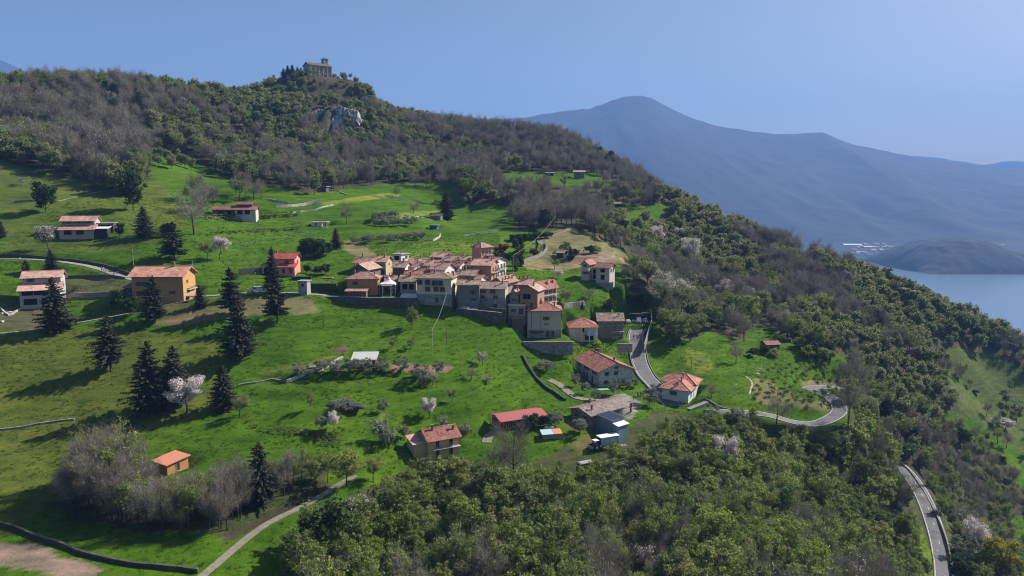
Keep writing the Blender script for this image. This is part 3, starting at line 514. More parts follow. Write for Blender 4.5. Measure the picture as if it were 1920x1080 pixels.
c = mix(nt, 1.0, c, ramp(nt, n3, [(0.3, (0.72, 0.77, 0.78)), (0.5, (1, 1, 1)), (0.7, (1.3, 1.22, 1.22))]), 'MULTIPLY')
nt.links.new(c, b.inputs['Base Color']); b.inputs['Roughness'].default_value = 1.0; b.inputs['Specular IOR Level'].default_value = 0.05
g_ = nt.nodes.new('ShaderNodeNewGeometry'); mp_ = nt.nodes.new('ShaderNodeMapping'); mp_.inputs['Scale'].default_value = (0.10, 0.10, 1.5); nt.links.new(g_.outputs['Position'], mp_.inputs[0])
n4 = noise(nt, 1.0, 5, 0.65, vec=mp_.outputs[0])   # cattle steps and mowing lines follow the slope
c = mix(nt, 1.0, c, ramp(nt, n4, [(0.32, (0.62, 0.72, 0.72)), (0.5, (1, 1, 1)), (0.68, (1.42, 1.2, 1.35))]), 'MULTIPLY')
nt.links.new(c, b.inputs['Base Color'])
ad = nt.nodes.new('ShaderNodeMath'); ad.operation = 'ADD'; nt.links.new(n2, ad.inputs[0]); nt.links.new(n3, ad.inputs[1])
bumpit(nt, b, ad.outputs[0], 0.35, 0.55)
me = np_mesh('hillside_ground', np.stack([XX, YY, ZZ], -1).reshape(-1, 3), F, [m], smooth=True)
ca = me.color_attributes.new('cover', 'FLOAT_COLOR', 'POINT')
ca.data.foreach_set('color', np.concatenate([cov.reshape(-1, 3), np.ones((nx*ny, 1))], 1).astype(np.float32).ravel())
tag(link('hillside_ground', me), kind='structure')
# ------------------------------------------------------------------ limestone cliff under the church: a ragged rock face standing out of the slope
m, nt, b = new_mat('limestone'); g_ = nt.nodes.new('ShaderNodeNewGeometry'); mp_ = nt.nodes.new('ShaderNodeMapping'); mp_.inputs['Scale'].default_value = (1, 1, .3); nt.links.new(g_.outputs['Position'], mp_.inputs[0])
a_ = noise(nt, .35, 6, .7, vec=mp_.outputs[0]); b_ = noise(nt, .11, 4, .6, vec=mp_.outputs[0])
c = ramp(nt, a_, [(.36, (.09, .088, .075)), (.47, (.30, .29, .265)), (.60, (.56, .54, .50))]); c = mix(nt, ramp(nt, b_, [(.48, (0,)*3), (.62, (.8,)*3)]), c, (.10, .105, .075)); nt.links.new(c, b.inputs['Base Color']); b.inputs['Roughness'].default_value = .95; bumpit(nt, b, a_, 1.0, .8)
nu, nv = 120, 80; V_ = []; T_ = []
for i in range(nv):
    for j in range(nu):
        s, t = j/(nu-1), i/(nv-1); X = -160+52*s; Z = 36+30*t; Y = 508+26*t+6*math.sin(s*3)
        f1 = float(fbm(X*1.0, Z*.45, 8, 5, 5)); f2 = float(abs(fbm(X, Z*.5, 5, 4, 12))); f3 = float(abs(fbm(X*1.0, Z*.35, 2.2, 3, 31))); V_.append((X+2*f1, Y-4*f1-5*f2-9*f3-1.0, Z+2*f2)); T_.append(f1)
V_ = np.array(V_); pu, pv_ = proj(V_[:, 0], V_[:, 1], V_[:, 2]); kp = poly_in(pu, pv_, [(583,212),(596,203),(618,206),(640,199),(655,204),(668,206),(682,214),(676,226),(664,229),(655,240),(640,243),(634,257),(624,262),(606,250),(600,233),(588,226)])
kp &= fbm(V_[:, 0], V_[:, 2], 9, 4, 88) > -.17
F_ = [(i*nu+j, i*nu+j+1, (i+1)*nu+j+1, (i+1)*nu+j) for i in range(nv-1) for j in range(nu-1) if kp[i*nu+j] and kp[(i+1)*nu+j+1]]
# sides run back into the hill so that the face has depth
B_ = V_+np.array([0, 14, -3]); n_ = len(V_); ec = {}
for f in F_:
    for a, c2 in zip(f, f[1:]+f[:1]): ec[(a, c2)] = 1
F_ = F_+[(c2, a, a+n_, c2+n_) for (a, c2) in ec if (c2, a) not in ec]
tag(link('limestone_cliff', np_mesh('limestone_cliff', np.concatenate([V_, B_]), F_, [m])), kind='structure')
# ------------------------------------------------------------------ lake
m, nt, b = new_mat('lake_water'); b.inputs['Base Color'].default_value = (0.09, 0.15, 0.22, 1); b.inputs['Roughness'].default_value = 0.25; b.inputs['Specular IOR Level'].default_value = 0.5
bumpit(nt, b, noise(nt, 0.05, 6, 0.7), 0.6, 0.25)
me = np_mesh('lake', [(-11500, -1400, -300), (11500, -1400, -300), (11500, 10750, -300), (-11500, 10750, -300)], [(0, 1, 2, 3)], [m]); tag(link('lake', me), kind='structure')
# ------------------------------------------------------------------ far shore and mountains across the lake
far = mottled('far_woods', (0.004, 0.007, 0.005), (0.020, 0.023, 0.017), 0.006, 1.0, 0, c3=(0.026, 0.032, 0.018))
def far_grid(name, x0, x1, y0, y1, nx, ny, fn, mat=far):
    X, Y = np.meshgrid(np.linspace(x0, x1, nx), np.linspace(y0, y1, ny)); Z = fn(X, Y)
    i = np.arange(nx*ny).reshape(ny, nx); F = np.stack([i[:-1, :-1], i[:-1, 1:], i[1:, 1:], i[1:, :-1]], -1).reshape(-1, 4)
    return tag(link(name, np_mesh(name, np.stack([X, Y, Z], -1).reshape(-1, 3), F, [mat], smooth=True)), kind='structure')
SIL = np.array([(-1500,190),(-300,150),(-60,130),(0,121),(30,122),(60,134),(100,160),(200,215),(800,235),(850,221),(900,226),(960,224),(1000,221),(1060,213),(1100,208),(1140,195),(1168,188),(1195,186),(1215,190),(1240,203),(1280,222),(1330,238),(1400,250),(1450,255),(1500,253),(1530,251),(1560,262),(1600,275),(1640,282),(1680,290),(1730,298),(1800,306),(1920,318),(2100,338),(2600,370)], float)
YR = 6800.0
def shore(X, Y): return 3000 + 260*fbm(X, X*0, 900, 3, 5)
def mount(X, Y):
    us = 960+FPX*X/YR; zr = (360-np.interp(us, SIL[:, 0], SIL[:, 1]))*YR/FPX + 55*fbm(X, Y*0, 500, 4, 31)*0.6
    s = np.clip((Y-4150)/(YR-4150), 0, 1)
    rel = np.where(Y < YR, s**1.15, np.clip(1-(Y-YR)/2600, 0, 1)**1.2)
    w1 = X + 500*fbm(X, Y, 1500, 3, 8)
    rg = 1-2*np.abs(fbm(w1, Y*0.35, 780, 5, 41)); rg2 = 1-2*np.abs(fbm(w1, Y*0.6, 260, 4, 43))
    amp = np.sin(np.pi*np.clip(s, 0, 1)**0.8)
    z = -297 + (zr+297)*rel + amp*(120*(rg-0.8)+36*(rg2-0.8)) + 16*fbm(X, Y, 70, 3, 3)*(rel**0.3)
    ramp_ = np.clip((Y-shore(X, Y))/60, -1, 1)
    foot = np.clip((Y-3300)/900, 0, 1)*60*np.clip(fbm(X, Y, 420, 4, 12)+0.25, 0, 1)
    return np.where(ramp_ < 1, -301+4*ramp_, np.maximum(z+foot*(rel < 0.2), -297))
far_grid('far_mountain', -5200, 7600, 2700, 9400, 420, 300, mount)
S2 = np.array([(-2000,300),(1500,330),(1640,305),(1700,294),(1740,297),(1780,302),(1830,309),(1870,304),(1920,306),(2000,300),(2100,310),(2600,300)], float)
def mount2(X, Y):
    us = 960+FPX*X/10000; zr = (360-np.interp(us, S2[:, 0], S2[:, 1]))*10000/FPX
    s = np.clip((Y-9450)/550, 0, 1)*np.clip((10700-Y)/700, 0, 1); return -298+(zr+298)*s+60*fbm(X, Y, 400, 4, 5)*s
far_grid('distant_ridge', 2500, 10500, 9430, 10720, 160, 60, mount2)
def mound(X, Y):
    cx = 1790.0
    a = np.clip(1-((X-cx)/265)**2, 0, 1); b_ = np.clip(1-((Y-2960)/300)**2, 0, 1)
    z = -300 + 138*(a**0.75)*(b_**0.8)*(0.85+0.5*fbm(X, Y, 260, 4, 66)) + 14*fbm(X, Y, 30, 2, 3)*(a*b_ > 0.02)
    a2 = np.clip(1-((X-2200)/420)**2, 0, 1)*np.clip(1-((Y-3120)/240)**2, 0, 1)
    return np.maximum(z, -300+55*a2**0.7*(0.8+0.6*fbm(X, Y, 120, 3, 6)))-2
far_grid('wooded_promontory', 1400, 2700, 2640, 3380, 170, 110, mound)
M['far_wall'] = plain('far_wall', (0.8, 0.78, 0.74), 0.7); M['far_roof'] = plain('far_roof', (0.72, 0.7, 0.68), 0.7); M['far_tile'] = plain('far_tile', (0.5, 0.3, 0.22), 0.8)
def far_building(u, Y, wd, dp, ht, flat, label, z=-297):
    p = at(u, 500, Y); x = p[0]; t = thing('far_building', label, 'building', (x, Y, z), random.uniform(-.3, .3), 'pale buildings of the town across the lake')
    MB().box(-wd/2, wd/2, -dp/2, dp/2, -4, ht).build('wall', M['far_wall'], t)
    rm = M['far_roof'] if flat else M['far_tile']; h = 0.05*wd if flat else 0.25*dp
    a, b2 = wd/2+1, dp/2+1
    MB().poly([(-a,-b2,ht),(a,-b2,ht),(a,b2,ht),(-a,b2,ht),(-a,0,ht+h),(a,0,ht+h)], [(0,1,5,4),(2,3,4,5),(0,4,3),(1,2,5),(3,2,1,0)]).build('roof', rm, t)
for u, Y, wd, dp in [(1594,4020,95,50),(1628,3870,60,36),(1575,4250,70,28),(1650,3700,14,40),(1690,4260,50,20)]:
    far_building(u, Y, wd, dp, 10, True, {1594:'largest white flat roofed warehouse on the far lake shore',1628:'second white warehouse just right of the largest one on the far shore',1575:'low pale shed left of and behind the large warehouse across the lake',1650:'narrow white building between the far warehouses and the wooded promontory',1690:'pale shed at the foot of the far mountain above the promontory'}[u])
for k in range(46):
    u = random.uniform(1590, 1700) if k < 26 else random.uniform(1700, 1925); Y = random.uniform(3330, 4200) if k < 36 else random.uniform(3250, 3500)
    far_building(u, Y, random.uniform(14, 28), random.uniform(10, 14), random.uniform(8, 14), False, 'small pale house among the lakeside town across the water')
# ------------------------------------------------------------------ haze
m = bpy.data.materials.new('haze'); m.use_nodes = True; nt = m.node_tree; nt.nodes.clear()
o_ = nt.nodes.new('ShaderNodeOutputMaterial'); pv = nt.nodes.new('ShaderNodeVolumePrincipled'); pv.inputs['Density'].default_value = HAZE = 0.000125
pv.inputs['Color'].default_value = (0.24, 0.46, 1.0, 1); pv.inputs['Anisotropy'].default_value = 0.05
nt.links.new(pv.outputs[0], o_.inputs['Volume'])
hz = MB().box(-12000, 12000, -1500, 10900, -308, 1350).build('haze', m); tag(hz, kind='stuff')
# ------------------------------------------------------------------ surfaces of the roads
M['asphalt'] = mottled('asphalt', (0.115, 0.112, 0.115), (0.16, 0.155, 0.16), 0.9, 0.9, 0.01, c3=(0.09, 0.088, 0.09))
M['track'] = mottled('gravel_track', (0.15, 0.13, 0.10), (0.26, 0.23, 0.18), 1.2, 0.95, 0.03)
M['concrete'] = mottled('concrete', (0.19, 0.178, 0.16), (0.28, 0.262, 0.235), 0.9, 0.9, 0.01)
M['paint'] = plain('road_paint', (0.52, 0.51, 0.49), 0.8)
def ribbon(P, off0, off1, dz=0.0, th=0.35):
    V = []; F = []
    for i, p in enumerate(P):
        d = (P[min(i+1, len(P)-1)]-P[max(i-1, 0)]); d.z = 0; d.normalize(); n = Vector((-d.y, d.x, 0))
        for o, zz in ((off0, dz), (off1, dz), (off1, dz-th), (off0, dz-th)): q = p+n*o; V.append((q.x, q.y, p.z+zz))
    for i in range(len(P)-1):
        a = 4*i; F += [(a, a+1, a+5, a+4), (a+1, a+2, a+6, a+5), (a+3, a, a+4, a+7)]
    F += [(0, 3, 2, 1), (len(V)-4, len(V)-3, len(V)-2, len(V)-1)]
    return V, [f for f in F]
def strip(name, P, o0, o1, dz, mat, th=0.35, label=None, cat=None, kind='structure', parent=None, group=None):
    V, F = ribbon(P, o0, o1, dz, th); me = bpy.data.meshes.new(name); me.from_pydata(V, [], F); me.materials.append(mat); me.update()
    o = link(name, me, parent); 
    if parent is None: tag(o, label, cat, group, kind)
    return o
for k, (P, wd) in ROADS.items():
    mt = M['asphalt'] if k in ('village_road', 'hairpin_road', 'lower_road') else M['track'] if k in ('farm_track', 'meadow_track', 'gravel_drive', 'barn_drive') else M['concrete']
    r_ = strip({'hairpin_road': 'road', 'village_road': 'road', 'lower_road': 'road'}.get(k, 'path'), P, -wd/2, wd/2, 0.06, mt)
    if mt is M['asphalt']:
        for s in (-1, 1): strip('edge_line', P, s*(wd/2-0.32)-0.09, s*(wd/2-0.32)+0.09, 0.072, M['paint'], 0.02, parent=r_)
P, wd = ROADS['lower_road']
for i in range(2, len(P)-3, 5): strip('centre_dash', P[i:i+2], -0.08, 0.08, 0.072, M['paint'], 0.02, parent=r_)
P, wd = ROADS['village_road']
for sgn, i0 in ((1, 0), (-1, 8)): strip('low_road_wall', P[i0:], sgn*(wd/2+0.15), sgn*(wd/2+0.38), 0.35, M['concrete'], 1.6, 'low pale concrete wall along the %s edge of the village road' % ('right', 'left')[sgn > 0], 'wall', None)
# ------------------------------------------------------------------ plants: meshes
def quads(cen, nrm, sz, asp, r):
    n = len(cen); nrm = nrm/np.maximum(np.linalg.norm(nrm, axis=1, keepdims=True), 1e-6)
    t = r.normal(size=(n, 3)); t -= nrm*(t*nrm).sum(1, keepdims=True); t /= np.maximum(np.linalg.norm(t, axis=1, keepdims=True), 1e-6); b = np.cross(nrm, t)
    t = t*(sz*0.5*asp)[:, None]; b = b*(sz*0.5)[:, None]
    V = np.stack([cen-t-b*0.5, cen+t*0.1-b, cen+t+b*0.4, cen-t*0.2+b], 1).reshape(-1, 3)
    return V, np.arange(4*n).reshape(-1, 4)
def clumps(cc, rad, per, size, r, up=0.25, flat=0.8, asp=1.25, jit=0.75):
    n = len(cc); d = r.normal(size=(n, per, 3)); d /= np.linalg.norm(d, axis=2, keepdims=True); d[..., 2] = d[..., 2]*0.9+0.16
    rr = rad[:, None, None]*(0.45+0.6*r.random((n, per, 1))); c = cc[:, None, :]+d*rr*np.array([1, 1, flat])
    nm = d+r.normal(size=d.shape)*jit; nm[..., 2] += up
    sz = size*(0.6+0.8*r.random(n*per)); return quads(c.reshape(-1, 3), nm.reshape(-1, 3), sz, np.full(n*per, asp), r)
def slivers(a, d, L, w, r):
    """thin long twigs: one triangle each"""
    n = len(a); s = np.cross(d, r.normal(size=(n, 3))); s /= np.maximum(np.linalg.norm(s, axis=1, keepdims=True), 1e-6)
    V = np.stack([a-s*w/2, a+s*w/2, a+d*L[:, None]], 1).reshape(-1, 3); return V, np.arange(3*n).reshape(-1, 3)
def tube_np(segs, n=5):
    V = []; F = []
    for a, b, r0, r1 in segs:
        a = Vector(a); b = Vector(b); d = b-a
        if d.length < 1e-4: continue
        q = d.normalized().to_track_quat('Z', 'Y'); k0 = len(V)
        for c, rr in ((a, r0), (b, r1)):
            for k in range(n): t = 2*math.pi*k/n; p = c+q@Vector((rr*math.cos(t), rr*math.sin(t), 0)); V.append(tuple(p))
        F += [(k0+k, k0+(k+1) % n, k0+n+(k+1) % n, k0+n+k) for k in range(n)]
    return V, F
def limbs(H, Rr, seed, nl=6, sub=4, up=0.75, tr=0.16, split=0.3, bend=0.5):
    """trunk with limbs and boughs; returns (trunk segments, bough tips and their directions)"""
    r = random.Random(seed); S_ = []; tips = []
    base = Vector((0, 0, -0.8)); p = base; prev = tr*1.25
    tl = H*split; q = Vector((r.uniform(-.2, .2), r.uniform(-.2, .2), tl)); S_.append((p, q, prev, tr)); cur = q; rad = tr
    hs = []; n = 3
    for k in range(n):
        nx_ = cur+Vector((r.uniform(-.5, .5), r.uniform(-.5, .5), (H*0.78-tl)/n)); S_.append((cur, nx_, rad, rad*0.65)); hs.append((cur, nx_, rad)); cur = nx_; rad *= 0.65
    tips.append((cur, Vector((0, 0, 1))))
    for k in range(nl):
        a, b, ra = hs[min(k*n//nl, n-1)]; st = a.lerp(b, r.random()); an = k*2.4+r.uniform(-.4, .4)
        L = Rr*r.uniform(.7, 1.05); d = Vector((math.cos(an), math.sin(an), up*r.uniform(.6, 1.5))).normalized()
        m1 = st+d*L*0.5; d2 = (d+Vector((0, 0, bend))).normalized(); e = m1+d2*L*0.55
        S_ += [(st, m1, ra*0.55, ra*0.4), (m1, e, ra*0.4, ra*0.18)]; tips.append((e, d2))
        for j in range(sub):
            t = r.uniform(.3, .95); s0 = st.lerp(m1, t*2) if t < .5 else m1.lerp(e, t*2-1)
            dd = (d+Vector((r.uniform(-1, 1), r.uniform(-1, 1), r.uniform(-.1, 1)))).normalized(); e2 = s0+dd*L*r.uniform(.3, .6)
            S_.append((s0, e2, ra*0.22, ra*0.09)); tips.append((e2, dd))
    return S_, tips
def cat(parts):
    V = []; F = []; k = 0
    for v, f in parts:
        if len(v) == 0: continue
        V.append(np.asarray(v, float)); F.append(np.asarray(f)+k); k += len(v)
    return np.concatenate(V), F
def mixed_mesh(name, quadsets, triset, mats):
    """quads of material 0, triangles of material 1"""
    me = bpy.data.meshes.new(name); V, F = cat(quadsets); F = np.concatenate(F) if F else np.zeros((0, 4), int); nq = len(F)
    if triset is not None and len(triset[0]):
        T = np.asarray(triset[1])+len(V); V = np.concatenate([V, triset[0]])
    else: T = np.zeros((0, 3), int)
    me.vertices.add(len(V)); me.vertices.foreach_set('co', V.astype(np.float32).ravel())
    li = np.concatenate([F.ravel(), T.ravel()]).astype(np.int32); me.loops.add(len(li)); me.loops.foreach_set('vertex_index', li)
    st = np.concatenate([np.arange(nq)*4, nq*4+np.arange(len(T))*3]).astype(np.int32)
    me.polygons.add(nq+len(T)); me.polygons.foreach_set('loop_start', st)
    for m_ in mats: me.materials.append(m_)
    mi = np.zeros(nq+len(T), np.int32); mi[nq:] = min(1, len(mats)-1); me.polygons.foreach_set('material_index', mi)
    me.update(calc_edges=True); return me
VAR = {}          # kind -> list of (crown mesh, trunk mesh, height)
def tipsarr(t): return np.array([tuple(a) for a, _ in t]), np.array([tuple(d) for _, d in t])
def mk_broad(kind, seed, H, Rr, per, size, mat, ncl=40, split=0.28, twigs=260, tw=0.05, fl=0.8, shape=1.0, rf=0.2):
    r = np.random.default_rng(seed); seg, tips = limbs(H, Rr*0.8, seed, 7, 4, 0.8, H*0.016, split)
    A, D = tipsarr(tips); n = ncl; u = r.normal(size=(n, 3)); u /= np.linalg.norm(u, axis=1, keepdims=True); u *= (0.45+0.55*r.random((n, 1))**0.6)
    zc = H*(0.60+0.02*shape); cc = u*np.array([Rr, Rr, H*0.38*shape])*(0.75+0.3*r.random((n, 1)))+np.array([0, 0, zc])
    cc[:, 0] += fbm(cc[:, 2]*3, cc[:, 0]*3, 5, 2, seed)*2; cc = np.concatenate([cc, A+D*0.4])
    rad = Rr*rf*(1+r.random(len(cc)))
    q = clumps(cc, rad, per, size, r, flat=fl)
    k = r.integers(0, len(cc), twigs); a = cc[k]*np.array([.7, .7, .9])+r.normal(size=(twigs, 3))*0.3; d = cc[k]-np.array([0, 0, H*0.4]); d /= np.linalg.norm(d, axis=1, keepdims=True); d += r.normal(size=d.shape)*0.35
    s = slivers(a, d, Rr*(0.3+0.5*r.random(twigs)), tw, r)
    V, F = tube_np(seg); VAR.setdefault(kind, []).append((mixed_mesh('crown', [q], s, [mat, M['twig']]), np_mesh('trunk', V, F, [M['bark']], smooth=True), H))
def mk_bare(kind, seed, H, Rr, n1, w1, mat='twig', extra=None, per=0, size=0.2, up=1.0, split=0.25, tl=1.0, iso=0.0):
    r = np.random.default_rng(seed); seg, tips = limbs(H, Rr, seed, 8, 6, 0.9, H*0.018, split, 0.7)
    A, D = tipsarr(tips); k = r.integers(0, len(A), n1); c0 = np.array([0, 0, H*0.35])
    out = A[k]-c0; out /= np.linalg.norm(out, axis=1, keepdims=True)
    a = A[k]*(0.75+0.3*r.random((n1, 1)))+r.normal(size=(n1, 3))*Rr*(0.09+.06*iso); d = out*0.9+D[k]*0.4+r.normal(size=(n1, 3))*(0.42+.25*iso); d[:, 2] += 0.35*up*(1-iso*.7); d /= np.linalg.norm(d, axis=1, keepdims=True)
    s = slivers(a, d, Rr*(0.22+0.34*r.random(n1))*tl, w1, r)
    big = [x for x in seg]; V, F = tube_np(big[:4+16], 5); V2, F2 = tube_np(big[20:], 3)
    qs = []
    if extra is not None:
        m2 = len(A); rad = Rr*(0.16+0.14*r.random(m2)); cc = np.concatenate([A, A*(0.85+0.1*r.random((m2, 1)))]); rad = np.concatenate([rad, rad]); qs.append(clumps(cc, rad, per, size, r))
    tri = (np.concatenate([s[0]]), s[1])
    if F2:
        # fine boughs live in the crown as triangles
        V2 = np.array(V2); T = np.array([(f[0], f[1], f[2]) for f in F2]+[(f[0], f[2], f[3]) for f in F2]); tri = (np.concatenate([s[0], V2]), np.concatenate([s[1], T+len(s[0])]))
    if not qs: qs = [(np.zeros((4, 3))+np.array([0, 0, H*0.5]), np.array([[0, 1, 2, 3]]))]
    VAR.setdefault(kind, []).append((mixed_mesh('crown', qs, tri, [extra or M['twig'], M[mat]]), np_mesh('trunk', V, F, [M['bark']], smooth=True), H))
def mk_spruce(kind, seed, H, Rr, lev, per, sparse=1.0, bare=0.12, lean=0.0):
    r = np.random.default_rng(seed); cen = []; nrm = []; sz = []
    for L in range(lev):
        t = L/(lev-1); z = H*(bare+(1-bare)*t**0.95); R0 = Rr*(1-t)**0.66*(0.75+0.5*r.random())+0.15; nb = max(5, int(10*(1-t)+4)); ph = r.random()*6
        if t < 0.12: R0 *= 0.75+t*2
        for k in range(nb):
            if r.random() > sparse: continue
            an = ph+2*math.pi*k/nb+r.normal()*0.25; Lb = R0*(0.62+0.5*r.random())*(1+.22*math.sin(an+seed)+.16*math.sin(2*an+z*.8+seed)); dr = -0.16-0.22*r.random()+0.35*t
            s = (np.arange(per)+0.6)/per; 
            for side in (-1, 0, 1):
                x = s*Lb; off = side*(0.10+0.26*(1-s))*min(Lb, 1.6)*0.45
                px = np.cos(an)*x-np.sin(an)*off; py = np.sin(an)*x+np.cos(an)*off; pz = z+dr*x+0.12*x*x/max(Lb, .5)-0.10*abs(side)-r.random(per)*0.15
                cen.append(np.stack([px, py, pz], 1)); nn = np.stack([np.cos(an)*0.35-np.sin(an)*side*0.7+0*s, np.sin(an)*0.35+np.cos(an)*side*0.7+0*s, 0.75+0*s], 1)+r.normal(size=(per, 3))*0.3
                nrm.append(nn); sz.append((0.52-0.22*s)*(0.7+0.6*r.random(per))*(0.55+0.5*(1-t)))
    cen = np.concatenate(cen); nrm = np.concatenate(nrm); sz = np.concatenate(sz)*H/15
    q = quads(cen, nrm, sz*1.15, np.full(len(sz), 1.7), r)
    V, F = tube_np([((0, 0, -0.8), (0, 0, H*0.5), H*0.017, H*0.010), ((0, 0, H*0.5), (0, 0, H*0.99), H*0.010, 0.02)], 6)
    VAR.setdefault(kind, []).append((mixed_mesh('crown', [q], None, [M['needle']]), np_mesh('trunk', V, F, [M['bark']], smooth=True), H))
def mk_column(kind, seed, H, Rr, mat, per=30, size=0.28):
    r = np.random.default_rng(seed); n = 46; z = r.random(n); rr = Rr*np.sin(np.pi*np.clip(z*0.86+0.12, 0, 1))**0.7*0.6; an = r.random(n)*6.28
    cc = np.stack([rr*np.cos(an), rr*np.sin(an), 0.3+z*(H-0.8)], 1); q = clumps(cc, np.full(n, Rr*0.5), per, size, r, flat=1.6)
    V, F = tube_np([((0, 0, -0.6), (0, 0, H*0.6), 0.14, 0.05)], 6)
    VAR.setdefault(kind, []).append((mixed_mesh('crown', [q], None, [mat]), np_mesh('trunk', V, F, [M['bark']], smooth=True), H))
for k in range(5): mk_broad('broad', 100+k, 9.5+k*0.4, 3.1+0.25*(k % 3), 30, 0.27, M['leaf'], 84, twigs=620, tw=0.05, rf=0.12)
for k in range(3): mk_broad('broad_far', 200+k, 9.0+k*0.5, 3.3, 15, 0.52, M['leaf_far'], 54, twigs=120, tw=0.12)
for k in range(4): mk_bare('bare', 300+k, 9.5+0.5*k, 3.6, 3600, 0.042, tl=.52, iso=.8)
for k in range(3): mk_bare('bare_far', 400+k, 9.5+0.5*k, 3.6, 2600, 0.10, tl=.42, iso=1.0)
for k in range(3): mk_bare('bud', 450+k, 8.5+0.5*k, 3.0, 900, 0.05, extra=M['leaf'], per=20, size=0.22)      # half-open leaves on visible boughs
for k in range(2): mk_bare('blossom', 500+k, 6.0, 3.0, 260, 0.05, extra=M['blossom'], per=62, size=0.15)
for k in range(2): mk_bare('haze_blossom', 520+k, 8.0, 3.2, 1500, 0.08, extra=M['blossom'], per=9, size=0.22, tl=.8)
for k in range(2): mk_broad('cloud_blossom', 540+k, 8.5, 3.9, 26, 0.24, M['blossom_cloud'], 60, 0.15, 300, 0.05, rf=.15)
for k in range(3): mk_broad('olive', 600+k, 3.6, 1.7, 64, 0.13, M['olive'], 24, 0.22, 200, 0.025, rf=.16)
for k in range(2): mk_broad('dark', 620+k, 7.5, 2.9, 46, 0.34, M['leaf_dark'], 40, 0.12, 60)
for k in range(3): mk_spruce('spruce', 700+k, 15, 4.7, 30, 11, 0.94, (0.05, 0.12, 0.16)[k])
mk_spruce('spruce_thin', 710, 15, 4.2, 26, 10, 0.8, 0.2)
for k in range(2): mk_spruce('spruce_far', 720+k, 11, 3.0, 14, 4, 0.95, 0.08)
mk_column('cypress', 730, 10, 1.1, M['leaf_dark']); mk_column('column_shrub', 731, 4.5, 0.9, M['leaf_dark'], 24, 0.2)
mk_broad('bush', 740, 2.6, 1.7, 40, 0.22, M['leaf_dark'], 26, 0.1, 60, 0.03, shape=0.95); mk_broad('bush', 741, 2.4, 1.9, 40, 0.22, M['leaf'], 26, 0.1, 60, 0.03, shape=0.95)
mk_broad('yellow', 750, 7.5, 3.2, 46, 0.3, M['yellow_leaf'], 40, 0.2, 100); mk_broad('red', 751, 3.0, 1.6, 40, 0.2, M['red_leaf'], 22, 0.15, 40, 0.03)
for k in range(2): mk_bare('sapling', 760+k, 2.6, 1.0, 300, 0.03, extra=M['leaf'], per=5, size=0.14, split=0.35)
for k in range(2): mk_bare('vine', 770+k, 1.5, 0.5, 120, 0.03, extra=M['leaf'], per=4, size=0.12, split=0.5)
NAMEOF = {'broad': ('broadleaf_tree', 'tree'), 'broad_far': ('broadleaf_tree', 'tree'), 'bare': ('bare_tree', 'tree'), 'bare_far': ('bare_tree', 'tree'), 'bud': ('budding_tree', 'tree'), 'blossom': ('blossoming_tree', 'tree'),
          'haze_blossom': ('blossoming_tree', 'tree'), 'cloud_blossom': ('blossoming_tree', 'tree'), 'olive': ('olive_tree', 'tree'), 'dark': ('evergreen_tree', 'tree'), 'spruce': ('spruce_tree', 'tree'), 'spruce_thin': ('spruce_tree', 'tree'), 'spruce_far': ('spruce_tree', 'tree'),
          'cypress': ('cypress_tree', 'tree'), 'column_shrub': ('columnar_shrub', 'shrub'), 'bush': ('bush', 'bush'), 'yellow': ('yellow_tree', 'tree'), 'red': ('red_shrub', 'shrub'), 'sapling': ('fruit_sapling', 'young tree'), 'vine': ('grape_vine', 'vine')}
SRC = {}
def plant(kind, p, h, label, group=None, vi=None, rz=None, wide=1.0):
    vs = VAR[kind]; vi = random.randrange(len(vs)) if vi is None else vi % len(vs); cr, tr, H = vs[vi]; s = h/H
    nm, ct = NAMEOF[kind]; t = thing(nm, label, ct, p, random.uniform(0, 6.28) if rz is None else rz, group); t.scale = (s*wide, s*wide, s)
    a = link('trunk', tr, t); b = link('crown', cr, t); SRC.setdefault((kind, vi), (a, b)); return t
